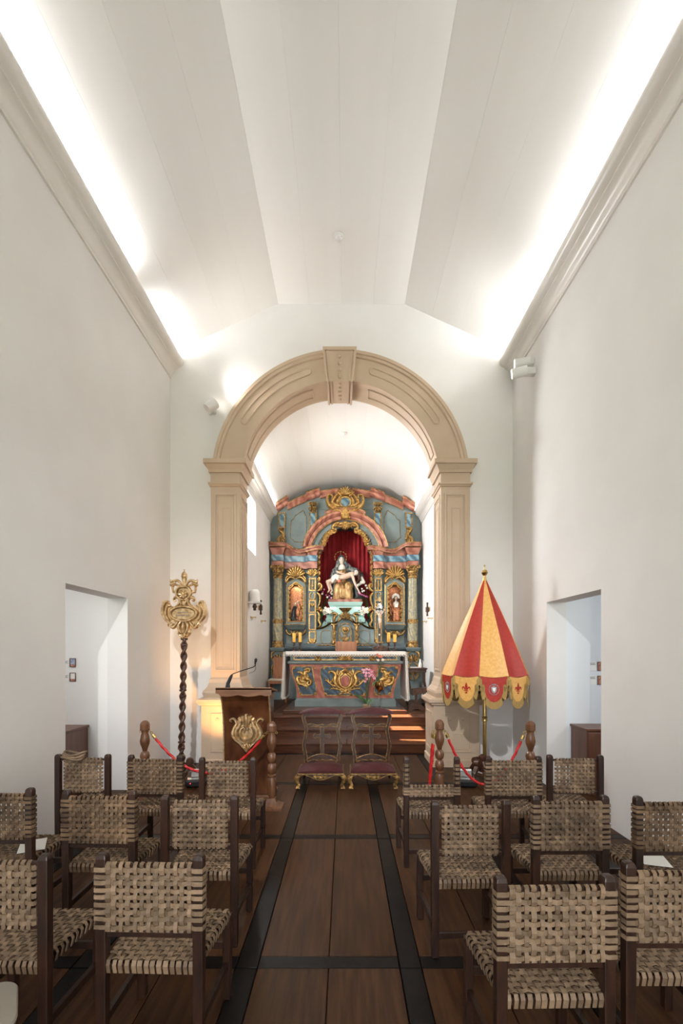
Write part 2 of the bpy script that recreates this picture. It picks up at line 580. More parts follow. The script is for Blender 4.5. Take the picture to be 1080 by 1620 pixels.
# ================================================================= SETTING
S = 'structure'
WX = 2.65            # half width of the nave
YB, YA, YC = -2.8, 7.2, 7.62   # rear wall, arch wall faces
DTOP = 2.385
# ---- nave side walls with their door openings
LY0, LY1 = 4.50, 5.79
RY0, RY1 = 4.72, 5.99
b = MB()
b.box(-WX - .25, -WX, YB, LY0, 0, 6.55).box(-WX - .25, -WX, LY1, YA, 0, 6.55).box(-WX - .25, -WX, LY0, LY1, DTOP, 6.55)
tag(b.build('wall_left', 'plaster'), kind=S)
b = MB()
b.box(WX, WX + .25, YB, RY0, 0, 6.55).box(WX, WX + .25, RY1, YA, 0, 6.55).box(WX, WX + .25, RY0, RY1, DTOP - .03, 6.55)
tag(b.build('wall_right', 'plaster'), kind=S)
# ---- rear wall with the entrance opening
b = MB()
b.box(-WX - .25, -1.2, YB - .3, YB, 0, 7.4).box(1.2, WX + .25, YB - .3, YB, 0, 7.4).box(-1.2, 1.2, YB - .3, YB, 3.6, 7.4)
tag(b.build('wall_rear', 'plaster'), kind=S)
# ---- wall of the chancel arch
AX = -0.015
ARC_Z, RO, RI = 4.345, 1.95, 1.50
pts = [(-WX - .25, 0), (-WX - .25, 7.4), (WX + .25, 7.4), (WX + .25, 0), (AX + 1.985, 0), (AX + 1.985, 4.30)]
pts += arc(AX, ARC_Z, RO, 0, PI, 40)
pts += [(AX - 1.985, 4.30), (AX - 1.985, 0)]
b = MB()
b.prism(pts, YA, YC)
tag(b.build('wall_front', 'plaster'), kind=S)
# ---- floor: sub-floor, dark bands and boards
b = MB(); b.box(-4.8, 5.2, YB - 3, 7.86, -.12, -.03)
floor = tag(b.build('floor', 'floor_band'), kind=S)
CACHE = {}


def board(name, x0, x1, y0, y1, z0, z1, m, parent, bev=.003, axis=None):
    key = (name, round(x1 - x0, 3), round(y1 - y0, 3), round(z1 - z0, 3), m)
    if key not in CACHE:
        b = MB()
        hx, hy, hz = (x1 - x0) / 2, (y1 - y0) / 2, (z1 - z0) / 2
        b.cham(-hx, hx, -hy, hy, -hz, hz, bev)
        o = b.build(name, m, parent)
        CACHE[key] = o.data
    else:
        o = bpy.data.objects.new(name, CACHE[key]); COL.objects.link(o); o.parent = parent
    o.location = ((x0 + x1) / 2, (y0 + y1) / 2, (z0 + z1) / 2)
    return o


bx = [(-2.335, -2.215), (-1.44, -1.32), (-.545, -.425), (.35, .47), (1.245, 1.365), (2.14, 2.26)]
ys = [-2.72 + 1.75 * k for k in range(7)]      # start of every cross band
g = .0025
edges = [-WX] + [v for p in bx for v in p] + [WX]
for k, y in enumerate(ys):
    y1 = y + .1
    yn = ys[k + 1] if k + 1 < len(ys) else 7.86
    if y1 < .5 and yn < .5 and k < 1: pass
    for i in range(0, len(edges), 2):
        x0, x1 = edges[i], edges[i + 1]
        board('floor_band', x0 + g, x1 - g, y + g, y1 - g, -.03, 0, 'floor_band', floor)
        n = 2 if x1 - x0 > .6 else 1
        w = (x1 - x0) / n
        for j in range(n):
            board('floor_board', x0 + j * w + g, x0 + (j + 1) * w - g, y1 + g, yn - g, -.03, 0, 'floor_wood', floor)
    for x0, x1 in bx:
        board('floor_band', x0 + g, x1 - g, y + g, yn - g, -.03, 0, 'floor_band', floor)
# side rooms get plain boards
for x0, x1, n in ((-4.7, -WX - .003, 6), (WX + .003, 5.1, 7)):
    w = (x1 - x0) / n
    for j in range(n):
        board('floor_board', x0 + j * w + g, x0 + (j + 1) * w - g, 2.6, 6.7, -.03, -.001, 'floor_wood', floor)
# ---- ceiling of the nave: white boards on a flat middle and two slopes
b = MB()
zt, ze, hx = 7.10, 6.33, 0.98
b.prism([(-WX - .2, ze + .06), (-hx, zt + .16), (hx, zt + .16), (WX + .2, ze + .06), (WX + .2, ze + .22), (hx, zt + .32), (-hx, zt + .32), (-WX - .2, ze + .22)], YB, YA)
ceil = tag(b.build('ceiling', 'gloss_paint'), kind=S)


def ceiling_board(p, q, y0, y1, t, parent, name='ceiling_board', m='gloss_paint', gap=.0003):
    """board with its lower face between two points of the profile"""
    p, q = Vector((p[0], 0, p[1])), Vector((q[0], 0, q[1]))
    d = (q - p).normalized()
    n = Vector((-d.z, 0, d.x))
    if n.z < 0: n = -n
    p = p + d * gap; q = q - d * gap
    c = d * .0012
    sec = [p + n * .0012, p + c, q - c, q + n * .0012, q + n * t, p + n * t]
    b = MB()
    b.rings([[(v.x, y0, v.z) for v in sec], [(v.x, y1, v.z) for v in sec]])
    return b.build(name, m, parent)


prof = []
for j in range(5): prof.append((-WX + (WX - hx) * j / 4, ze + (zt - ze) * j / 4))
for j in range(1, 5): prof.append((-hx + 2 * hx * j / 4, zt))
for j in range(1, 5): prof.append((hx + (WX - hx) * j / 4, zt + (ze - zt) * j / 4))
for a, c in zip(prof[:-1], prof[1:]):
    ceiling_board(a, c, YB, YA, .05, ceil)
# ---- cornices of the nave (trim_1, trim_2)
CP = [(0, 6.00), (.022, 6.00), (.022, 6.035), (.04, 6.05), (.05, 6.085), (.075, 6.12), (.11, 6.14), (.125, 6.145), (.125, 6.165),
      (.14, 6.17), (.17, 6.18), (.196, 6.205), (.21, 6.24), (.205, 6.275), (.19, 6.30), (.17, 6.31), (.17, 6.25), (0, 6.25)]
for nm, sx in (('trim_1', -1), ('trim_2', 1)):
    b = MB()
    P = [(sx * (WX - p), z - .05) for p, z in CP]
    b.prism(P, YB, YA)
    tag(b.build(nm, 'cornice_paint', smooth=35), kind=S)

# ---- painted stone surround of the chancel arch
trim = thing('trim_3', None, None, (0, 0, 0))
trim['kind'] = S
PX0, PX1, PYF = 1.53, 1.97, 7.08
for sx in (-1, 1):
    def X(v): return AX + sx * v

    def lv(z, p, pin=None):
        a, c = sorted((X(PX0 - p), X(PX1 + p * .75)))
        return (z, a, c, PYF - p, YC)
    # pedestal
    b = MB()
    q = .14
    b.stack([lv(0, q + .02), lv(.10, q + .02), lv(.115, q), lv(.92, q), lv(.925, q + .035), lv(.96, q + .045), lv(.965, q + .07), lv(1.01, q + .07), lv(1.015, q + .03), lv(1.03, q + .02)])
    x0, x1 = sorted((X(PX0 - q), X(PX1 + q * .75)))
    yf = PYF - q
    frame(b, x0 + .13, x1 - .13, .22, .80, yf, .02, .012)
    for dx in (-.1, .1): b.ball(((x0 + x1) / 2 + dx, yf, .71), (.026, .016, .026), 10, 6)
    frame(b, (x0 + x1) / 2 - .05, (x0 + x1) / 2 + .09, .26, .5, yf, .012, .008)
    xi = X(PX0 - q)
    frame_x(b, PYF + .02, YC - .1, .22, .80, xi, .02, -sx * .012)
    b.build('pedestal', 'stone_paint', trim)
    # base mouldings
    b = MB()
    b.stack([lv(1.03, .10), lv(1.07, .115), lv(1.10, .125), lv(1.13, .115), lv(1.15, .09), lv(1.19, .055), lv(1.25, .03), lv(1.30, .018), lv(1.33, .0)])
    b.build('base_moulding', 'stone_paint', trim)
    # shaft with sunk panels
    b = MB()
    x0, x1 = sorted((X(PX0), X(PX1)))
    b.box(x0, x1, PYF, YC, 1.33, 4.23)
    frame(b, x0 + .05, x1 - .05, 1.42, 4.13, PYF, .028, .016)
    frame(b, x0 + .092, x1 - .092, 1.46, 4.09, PYF, .012, .010)
    frame(b, x0 + .165, x1 - .135, 1.50, 3.92, PYF, .018, .008)
    frame_x(b, PYF + .06, YC - .04, 1.42, 4.13, X(PX0), .03, -sx * .014)
    frame_x(b, PYF + .11, YC - .09, 1.48, 4.07, X(PX0), .014, -sx * .010)
    frame_x(b, PYF + .17, YC - .15, 1.56, 3.98, X(PX0), .016, -sx * .008)
    b.build('shaft', 'stone_paint', trim)
    # impost
    b = MB()
    b.stack([lv(4.230, .0), lv(4.235, .02), lv(4.255, .03), lv(4.260, .045), lv(4.285, .045), lv(4.290, .005), lv(4.440, .005), lv(4.442, .035), lv(4.480, .04), lv(4.485, .045),
             lv(4.510, .06), lv(4.535, .075), lv(4.550, .082), lv(4.552, .115), lv(4.615, .115), lv(4.620, .11)])
    b.build('impost', 'stone_paint', trim)
# archivolt
b = MB()
z_s = 4.615
ai = math.asin((z_s - ARC_Z) / RI)
ao = math.asin((z_s - ARC_Z) / RO)
N = 64
rr = []
for i in range(N + 1):
    t = i / N
    a_in = ai + (PI - 2 * ai) * t
    a_out = ao + (PI - 2 * ao) * t
    def pr(r, y):
        w = (r - RI) / (RO - RI)
        a = a_in + (a_out - a_in) * w
        return (AX + r * math.cos(a), y, ARC_Z + r * math.sin(a))
    rr.append([pr(RI, YC), pr(RI, 7.56), pr(RI + .018, 7.53), pr(RI + .018, 7.17), pr(RI, 7.14), pr(RI, PYF), pr(RI + .05, PYF - .004), pr(RO - .10, PYF - .004), pr(RO - .09, PYF - .03), pr(RO - .055, PYF - .032),
               pr(RO - .045, PYF - .05), pr(RO, PYF - .05), pr(RO, YC)])
b.rings(rr)
# long rounded panels on the face, and panels in the soffit
for sgn in (1, -1):
    for a0, a1, r0, r1 in ((.22, .40, 1.66, 1.76), ):
        A0, A1 = PI * a0 * .62 + .12, PI * a1 + .02
        loop = []
        for i in range(15):
            a = A0 + (A1 - A0) * i / 14; loop.append((r1, a))
        rm = (r0 + r1) / 2; hr = (r1 - r0) / 2
        for k in range(1, 6):
            q = PI / 2 - PI * k / 6
            loop.append((rm + hr * math.sin(q), A1 + hr / rm * math.cos(q)))
        for i in range(15):
            a = A1 + (A0 - A1) * i / 14; loop.append((r0, a))
        for k in range(1, 6):
            q = PI / 2 - PI * k / 6
            loop.append((rm - hr * math.sin(q), A0 - hr / rm * math.cos(q)))
        L = [(AX + sgn * r * math.cos(a), PYF - .006, ARC_Z + r * math.sin(a)) for r, a in loop]
        b.tube(L, .014, 6, closed=True)
    for A0, A1 in ((.30, 1.28),):
        loop = [(RI + .012, 7.24, A0 + (A1 - A0) * i / 16) for i in range(17)] + [(RI + .012, 7.47, A1 + (A0 - A1) * i / 16) for i in range(17)]
        b.tube([(AX + sgn * r * math.cos(a), y, ARC_Z + r * math.sin(a)) for r, y, a in loop], .012, 6, closed=True)
b.build('archivolt', 'stone_paint', trim, smooth=35)
# keystone
b = MB()
KX = AX - .01
def key(z, h, y): return [(KX - h, y, z), (KX + h, y, z), (KX + h, YC, z), (KX - h, YC, z)]
b.rings([key(5.84, .175, 6.99), key(6.28, .222, 6.97), key(6.285, .25, 6.945), key(6.33, .255, 6.94)])
for sx in (-1, 1):
    for q in (0, .05):
        b.rings([[(KX + sx * (.192 - q) - .016, y, 5.83), (KX + sx * (.192 - q) + .016, y, 5.83), (KX + sx * (.237 - q) + .016, y2, 6.29), (KX + sx * (.237 - q) - .016, y2, 6.29)] for y, y2 in ((6.965 + q * .3, 6.945 + q * .3), (6.995, 6.975))])
    b.box(KX + sx * .18 - .016, KX + sx * .18 + .016, 6.96, YC, 5.815, 5.85)
    b.box(KX + sx * .13 - .012, KX + sx * .13 + .012, 6.97, YC, 5.825, 5.85)
for z in (5.90, 6.0, 6.1, 6.2): b.ball((KX, 6.98 - (z - 5.84) * .04, z), (.026, .022, .03), 10, 6)
for y in (7.06, 7.17, 7.28, 7.39, 7.5): b.ball((KX, y, 5.84), (.026, .03, .018), 10, 6)
b.v = [(p[0], p[1], p[2] - .055) for p in b.v]
b.build('keystone', 'stone_paint', trim, smooth=30)

# ---- chancel shell
CLX, CRX, CYB = -1.86, 2.04, 13.0
CM = (CLX + CRX) / 2
RB = 12.0            # plane of the altarpiece
SPR = 5.28
wy0, wy1, wz0, wz1 = 8.85, 9.97, 3.78, 4.90
b = MB()
b.box(CLX - .35, CLX, YC, wy0, 0, 5.6).box(CLX - .35, CLX, wy1, CYB, 0, 5.6).box(CLX - .35, CLX, wy0, wy1, 0, wz0).box(CLX - .35, CLX, wy0, wy1, wz1, 5.6)
tag(b.build('wall_chancel_left', 'plaster'), kind=S)
b = MB(); b.box(CRX, CRX + .3, YC, CYB, 0, 5.6)
tag(b.build('wall_chancel_right', 'plaster'), kind=S)
b = MB(); b.box(CLX - .35, CRX + .3, CYB, CYB + .2, 0, 6.8)
tag(b.build('wall_chancel_back', 'plaster'), kind=S)
# window in the left chancel wall
win = thing('window_1', None, None); win['kind'] = S
b = MB(); b.box(CLX - .30, CLX - .24, wy0, wy1, wz0, wz0 + .05).box(CLX - .30, CLX - .24, wy0, wy1, wz1 - .05, wz1)
b.box(CLX - .30, CLX - .24, wy0, wy0 + .05, wz0 + .05, wz1 - .05).box(CLX - .30, CLX - .24, wy1 - .05, wy1, wz0 + .05, wz1 - .05)
b.build('window_frame', 'white_plastic', win)
b = MB(); b.box(CLX - .272, CLX - .268, wy0 + .05, wy1 - .05, wz0 + .05, wz1 - .05); b.build('window_pane', 'pane', win)
# barrel vault of boards
hw, sag = (CRX - CLX) / 2, .80
R = (hw * hw + sag * sag) / (2 * sag)
th = math.asin(hw / R)
zc = SPR + .06 + sag - R
NB = 12
cv = [(CM + R * math.sin(-th + 2 * th * i / NB), zc + R * math.cos(-th + 2 * th * i / NB)) for i in range(NB + 1)]
b = MB()
big = [(CM + (R + .25) * math.sin(-th * 1.08 + 2.16 * th * i / 24), zc + (R + .25) * math.cos(-th * 1.08 + 2.16 * th * i / 24)) for i in range(25)]
sm = [(CM + (R + .07) * math.sin(-th * 1.08 + 2.16 * th * i / 24), zc + (R + .07) * math.cos(-th * 1.08 + 2.16 * th * i / 24)) for i in range(25)]
b.prism(sm + big[::-1], YC, CYB)
vault = tag(b.build('ceiling_chancel', 'plaster'), kind=S)
for i in range(NB):
    # each board is bowed so that the vault stays round
    b = MB()
    sec = []
    for k in range(7):
        a = -th + 2 * th * (i + k / 6) / NB
        e = .0003 if k == 0 else (-.0003 if k == 6 else 0)
        dz = .0012 if k in (0, 6) else 0
        sec.append((CM + (R + dz) * math.sin(a + e / R), zc + (R + dz) * math.cos(a + e / R)))
    for k in range(6, -1, -1):
        a = -th + 2 * th * (i + k / 6) / NB
        sec.append((CM + (R + .05) * math.sin(a), zc + (R + .05) * math.cos(a)))
    b.prism(sec, YC, CYB)
    b.build('ceiling_board', 'gloss_paint', vault, smooth=30)
CC = [(0, 5.04), (.02, 5.04), (.02, 5.07), (.035, 5.085), (.045, 5.13), (.08, 5.17), (.10, 5.175), (.10, 5.20), (.115, 5.205), (.15, 5.23), (.17, 5.27), (.18, 5.33), (.17, 5.38), (.15, 5.40), (.13, 5.40), (.13, 5.34), (0, 5.34)]
for nm, x, sx in (('trim_4', CLX, 1), ('trim_5', CRX, -1)):
    b = MB(); b.prism([(x + sx * p, z) for p, z in CC], YC, CYB)
    tag(b.build(nm, 'cornice_paint', smooth=35), kind=S)
# chancel floor, wide wooden steps, altar platform
steps = thing('floor_chancel', None, None); steps['kind'] = S
SY = [(7.86, .17), (8.28, .335), (8.70, .505)]
z_prev = 0
for i, (y, z) in enumerate(SY):
    yb = SY[i + 1][0] + .02 if i < 2 else 9.2
    xa, xb = CLX, CRX
    w = (xb - xa) / 2
    b = MB(); b.box(xa, xb, y, y + .03, z_prev - (0.03 if i == 0 else 0), z - .028); b.build('step_riser', 'step_wood', steps)
    b = MB(); b.box(xa, xb, y + .031, yb + .3, z_prev - .03, z - .03); b.build('step_core', 'floor_band', steps)
    for k in range(2):
        board('step_tread', xa + k * w + .0006, xa + (k + 1) * w - .0006, y - .02, yb, z - .028, z, 'step_wood', steps, .006)
    z_prev = z
n = 8
w = (CRX - CLX) / n
for k in range(n):
    board('floor_board', CLX + k * w + .002, CLX + (k + 1) * w - .002, 9.203, CYB, .477, .505, 'floor_wood', steps)
b = MB(); b.box(CLX, CRX, 9.2, CYB, .38, .474); b.build('sub_floor', 'floor_band', steps)
plat = MB()
plat.cham(-1.16, 1.26, 9.04, 10.9, .505, .578, .008)
tag(plat.build('altar_platform', 'step_wood'), 'low polished wooden platform under the painted altar', 'platform')

# ---- side rooms behind the two door openings
b = MB()
b.box(-4.8, -WX - .25, LY1, LY1 + .2, -.03, 2.9).box(-5.0, -4.8, 2.4, LY1 + .2, -.03, 2.9).box(-4.8, -WX - .25, 2.4, 2.6, -.03, 2.9)
tag(b.build('wall_side_room_left', 'side_room'), kind=S)
b = MB(); b.box(-5.0, -WX - .25, 2.4, LY1 + .2, 2.8, 2.95); tag(b.build('ceiling_side_room_left', 'side_room'), kind=S)
b = MB()
b.box(WX + .25, 3.21, RY1, RY1 + .7, -.03, 2.9).box(3.21, 5.2, 6.5, 6.7, -.03, 2.9).box(5.2, 5.4, 2.4, 6.7, -.03, 2.9).box(WX + .25, 5.2, 2.4, 2.6, -.03, 2.9)
tag(b.build('wall_side_room_right', 'side_room_cool'), kind=S)
b = MB(); b.box(WX + .25, 5.4, 2.4, 6.7, 2.8, 2.95); tag(b.build('ceiling_side_room_right', 'side_room_cool'), kind=S)
# ground outside the entrance
b = MB(); b.box(-30, 30, -40, YB - 3.05, -.2, -.13)
tag(b.build('ground', 'lawn'), kind=S)

# ================================================================= ALTARPIECE
K = RB / F
def rx(p): return CX + (p - VX) * K
def rz(p): return EYE - (p - VY) * K
MX = 546.0           # middle of the altarpiece in survey units
RMX = rx(MX)
def rp(*pts): return [(rx(a), rz(c)) for a, c in pts]

ret = thing('altarpiece', 'tall carved altarpiece in blue-grey, salmon marbling and gilding filling the chancel end', 'altarpiece', (0, 0, 0))
# ---- back board with the round headed opening
b = MB()
LEFT = [[(427.5, 1113), (427.5, 828), (434, 808), (456.5, 801.8), (456.5, 1113)],
        [(456.5, 921.5), (456.5, 801.8), (472, 794), (480.5, 790.8), (480.5, 921.5)],
        [(456.5, 1113), (456.5, 984.5), (480.5, 984.5), (480.5, 1113)],
        [(480.5, 1113), (480.5, 790.8), (488, 788), (506, 784), (530, 781), (546, 778),
         (546, 834), (537, 834.5), (528, 839), (520, 846), (514, 855), (511, 868), (504, 880), (502.5, 915), (501.5, 993), (501.5, 1113)]]
for P in LEFT: b.prism(rp(*P), RB, RB + .12)
b.mirror(RMX)
b.prism([(rx(501.5), rz(1113)), (rx(590.5), rz(1113)), (rx(590.5), rz(993)), (rx(501.5), rz(993))], RB, RB + .12)
b.box(CLX, rx(428), RB + .05, RB + .10, .505, rz(815)).box(rx(664), CRX, RB + .05, RB + .10, .505, rz(815))
b.build('back_board', 'retable_blue', ret)
# dark flanks beside the columns
for x0, x1 in ((427.5, 433.5), (448, 453)):
    for mir in (0, 1):
        xa, xb = sorted((rx(x0), rx(x1)) if not mir else (2 * RMX - rx(x0), 2 * RMX - rx(x1)))
        b = MB(); b.box(xa, xb, RB - .015, RB, rz(1028), rz(900)); b.build('column_backing', 'retable_dark', ret)
# niche shell
b = MB()
b.box(rx(498), rx(501.4), RB + .12, RB + .85, rz(1000), rz(862)).box(rx(590.6), rx(594), RB + .12, RB + .85, rz(1000), rz(862))
b.box(rx(498), rx(594), RB + .12, RB + .85, rz(1000), rz(992.5))
b.box(rx(498), rx(594), RB + .12, RB + .85, rz(828), rz(824)).box(rx(498), rx(501.4), RB + .12, RB + .85, rz(862), rz(824)).box(rx(590.6), rx(594), RB + .12, RB + .85, rz(862), rz(824))
b.build('niche_shell', 'retable_dark', ret)
# ---- entablature: architrave, frieze, cornice with the breaks over columns and pilasters
def ent(name, z0, z1, m, segs, prof=0.0, bowed=False):
    for x0, x1, y in segs:
        for mir in (0, 1):
            b = MB()
            xa, xb = rx(x0), rx(x1)
            e = prof
            if e:
                f = .3
                b.rings([[(xa, y, rz(z1)), (xb, y, rz(z1)), (xb, RB, rz(z1)), (xa, RB, rz(z1))],
                         [(xa - e * .3, y - e * .3, rz(z1 - (z1 - z0) * .35)), (xb + e * .3, y - e * .3, rz(z1 - (z1 - z0) * .35)), (xb + e * .3, RB, rz(z1 - (z1 - z0) * .35)), (xa - e * .3, RB, rz(z1 - (z1 - z0) * .35))],
                         [(xa - e, y - e, rz(z0 + 1)), (xb + e, y - e, rz(z0 + 1)), (xb + e, RB, rz(z0 + 1)), (xa - e, RB, rz(z0 + 1))],
                         [(xa - e, y - e, rz(z0)), (xb + e, y - e, rz(z0)), (xb + e, RB, rz(z0)), (xa - e, RB, rz(z0))]])
            else:
                b.box(xa, xb, y, RB, rz(z1), rz(z0))
            if mir: b.v = [(2 * RMX - p[0], p[1], p[2]) for p in b.v]; b.f = [f[::-1] for f in b.f]
            b.build(name, m, ret)
SEG = [(432.5, 450, RB - .26), (450.6, 486.4, RB - .10), (487, 502, RB - .20)]
ent('architrave', 890.5, 901, 'salmon_marble', SEG)
ent('frieze', 881, 890, 'blue_marble', [(a - .5, c + .5, y - .015) for a, c, y in SEG])
ent('cornice', 870, 880.5, 'salmon_marble', [(433, 449, RB - .24), (452, 485, RB - .08), (488, 501, RB - .19)], .07)
# corona: thin swept slab with a gilded edge, dropping in an ogee between the breaks
def corona(mir):
    b = MB()
    xs = [429, 434, 450, 456, 462, 468, 476, 484, 500, 511.5]
    zs = [865, 865, 865, 866, 869.5, 872.5, 873.5, 873, 869.5, 869.5]
    yy = [.34, .34, .34, .27, .20, .17, .17, .25, .28, .28]
    P = cr([(rx(x), rz(z), y) for x, z, y in zip(xs, zs, yy)], 4)
    rr = [[(p.x, RB - p.z, p.y - .055), (p.x, RB - p.z - .01, p.y - .02), (p.x, RB - p.z - .04, p.y), (p.x, RB - p.z - .04, p.y + .028), (p.x, RB, p.y + .028), (p.x, RB, p.y - .055)] for p in P]
    b.rings(rr)
    if mir: b.v = [(2 * RMX - p[0], p[1], p[2]) for p in b.v]; b.f = [f[::-1] for f in b.f]
    b.build('corona', 'salmon_marble', ret, smooth=30)
    b = MB()
    b.tube([(p.x, RB - p.z - .042, p.y + .03) for p in P], .013, 6)
    b.tube([(p.x, RB - p.z - .005, p.y - .06) for p in P], .009, 6)
    if mir: b.v = [(2 * RMX - p[0], p[1], p[2]) for p in b.v]; b.f = [f[::-1] for f in b.f]
    b.build('gilded_edge', 'gold_old', ret, smooth=True)
corona(0); corona(1)

# ---- columns
def column(mir):
    cx = rx(441)
    if mir: cx = 2 * RMX - cx
    cy = RB - .16
    col = thing('column', None, None); col.parent = ret
    b = MB()
    n = 24
    rr = []
    for i in range(13):
        z = rz(984) + (rz(916) - rz(984)) * i / 12
        t = i / 12
        r0 = .118 - .012 * t
        rr.append([(cx + (r0 - .009 * (k % 2)) * math.cos(2 * PI * k / n), cy + (r0 - .009 * (k % 2)) * math.sin(2 * PI * k / n), z) for k in range(n)])
    b.rings(rr)
    b.build('fluted_shaft', 'column_stone', col)
    b = MB()
    n = 48; rr = []
    for i in range(25):
        z = rz(1014) + (rz(987) - rz(1014)) * i / 24
        rr.append([(cx + (.124 + .008 * math.cos(8 * a + i * .35)) * math.cos(a), cy + (.124 + .008 * math.cos(8 * a + i * .35)) * math.sin(a), z) for a in [2 * PI * k / n for k in range(n)]])
    b.rings(rr)
    b.build('spiral_shaft', 'column_stone', col, smooth=True)
    RB_ = []
    b = MB()
    b.lathe([(.112, rz(917)), (.125, rz(916)), (.125, rz(914)), (.112, rz(913)), (.112, rz(909)), (.128, rz(908)), (.128, rz(906.5)), (.115, rz(906))], (cx, cy, 0), 20)
    b.lathe([(.12, rz(987.5)), (.137, rz(986.5)), (.13, rz(984)), (.14, rz(981.5)), (.12, rz(980.5))], (cx, cy, 0), 20)
    b.lathe([(.125, rz(1014.5)), (.135, rz(1016)), (.125, rz(1018)), (.15, rz(1021)), (.15, rz(1024)), (.14, rz(1024.5))][::-1], (cx, cy, 0), 20)
    for k in range(10):
        a = PI + PI * (k + .5) / 10
        b.ball((cx + .13 * math.cos(a), cy + .13 * math.sin(a), rz(983.5)), (.018, .018, .026), 6, 4)
        b.ball((cx + .13 * math.cos(a), cy + .13 * math.sin(a), rz(1017)), (.018, .018, .026), 6, 4)
        b.ball((cx + .117 * math.cos(a), cy + .117 * math.sin(a), rz(911)), (.017, .015, .03), 6, 4)
    b.build('gilded_rings', 'gold_old', col, smooth=True)
    # capital: bell, acanthus leaves and corner volutes
    b = MB()
    b.lathe([(.105, rz(906)), (.11, rz(903)), (.13, rz(900.5)), (.145, rz(898.8))], (cx, cy, 0), 16)
    b.stack([(rz(899), cx - .15, cx + .15, cy - .15, cy + .13), (rz(897.2), cx - .165, cx + .165, cy - .165, cy + .14)])
    for k in range(7):
        a = PI + PI * k / 6
        p = Vector((cx + .112 * math.cos(a), cy + .112 * math.sin(a), 0)); q = Vector((math.cos(a), math.sin(a), 0))
        b.tube([p + Vector((0, 0, rz(906))), p + q * .012 + Vector((0, 0, rz(903.5))), p + q * .04 + Vector((0, 0, rz(901.8))), p + q * .045 + Vector((0, 0, rz(902.6)))], [.022, .026, .018, .008], 6)
    for sx in (-1, 1):
        v = spiral(cx + sx * .135, rz(900.5), .034, .008, PI / 2, PI / 2 - sx * 3.2 * PI, 18)
        b.tube([(p[0], cy - .15, p[1]) for p in v], .013, 6)
    b.build('capital', 'gold_old', col, smooth=40)
    # pedestal block and carved console under the column
    b = MB()
    b.stack([(rz(1030), cx - .15, cx + .15, RB - .30, RB), (rz(1028), cx - .17, cx + .17, RB - .32, RB), (rz(1025.5), cx - .19, cx + .19, RB - .34, RB), (rz(1024.6), cx - .18, cx + .18, RB - .33, RB)])
    b.box(cx - .14, cx + .14, RB - .2, RB, rz(1112), rz(1030))
    b.build('column_pedestal', 'retable_blue', col)
    b = MB()
    for sx in (-1, 1):
        b.stroke([(cx + sx * .06, rz(1031)), (cx + sx * .13, rz(1033)), (cx + sx * .14, rz(1040)), (cx + sx * .07, rz(1046)), (cx + sx * .05, rz(1041)), (cx + sx * .09, rz(1039))], [.03, .06, .06, .05, .04, .02], RB - .2, .12)
        b.stroke([(cx + sx * .03, rz(1048)), (cx + sx * .13, rz(1054)), (cx + sx * .13, rz(1066)), (cx + sx * .05, rz(1074)), (cx + sx * .03, rz(1067))], [.03, .06, .05, .05, .02], RB - .2, .09)
    fan(b, cx, rz(1047), .2, RB - .2, .10, 5, .2 * PI, .8 * PI)
    fan(b, cx, rz(1058), .16, RB - .2, .08, 5, 1.2 * PI, 1.8 * PI)
    b.build('carved_console', 'gold_old', col, smooth=50)
column(0); column(1)

# ---- gilded pilasters that flank the main niche
def pilaster(mir):
    o = thing('pilaster', None, None); o.parent = ret
    def MIR(b):
        if mir: b.v = [(2 * RMX - p[0], p[1], p[2]) for p in b.v]; b.f = [f[::-1] for f in b.f]
        return b
    y = RB - .12
    b = MB(); b.box(rx(489), rx(500), y, RB, rz(1026), rz(901))
    MIR(b).build('pilaster_body', 'retable_blue', o)
    b = MB()
    for z0, z1 in ((936, 916), (970, 950), (997, 972), (1012, 999)):
        frame(b, rx(489), rx(500), rz(z0), rz(z1), y, .028, .022)
    cx = rx(494.5)
    fan(b, cx, rz(912), .19, y, .07, 7, .08 * PI, .92 * PI)
    for sx in (-1, 1):
        b.stroke([(cx, rz(914)), (cx + sx * .07, rz(911)), (cx + sx * .10, rz(905)), (cx + sx * .06, rz(903)), (cx + sx * .05, rz(906))], [.02, .04, .04, .03, .02], y, .06)
        b.stroke([(cx, rz(950)), (cx + sx * .06, rz(947)), (cx + sx * .06, rz(941)), (cx + sx * .02, rz(938))], [.02, .05, .04, .02], y, .05)
    b.stroke([(cx, rz(936)), (cx, rz(928)), (cx, rz(919))], [.02, .06, .02], y, .04)
    b.stroke([(cx - .03, rz(928)), (cx + .03, rz(928))], [.03, .03], y, .05)
    fan(b, cx, rz(1022), .19, y, .08, 5, .15 * PI, .85 * PI)
    fan(b, cx, rz(1012), .12, y, .08, 5, 1.15 * PI, 1.85 * PI)
    b.ball((cx, y - .02, rz(1024)), (.04, .04, .03), 8, 6)
    fan(b, cx, rz(955), .10, y, .05, 5, 1.1 * PI, 1.9 * PI)
    MIR(b).build('gilded_carving', 'gold', o, smooth=50)
    b = MB()
    for z0, z1 in ((935, 917), (968, 951), (995, 974)): b.box(rx(491.2), rx(497.8), y - .006, y, rz(z0), rz(z1))
    MIR(b).build('marbled_panel', 'retable_dark', o)
pilaster(0); pilaster(1)

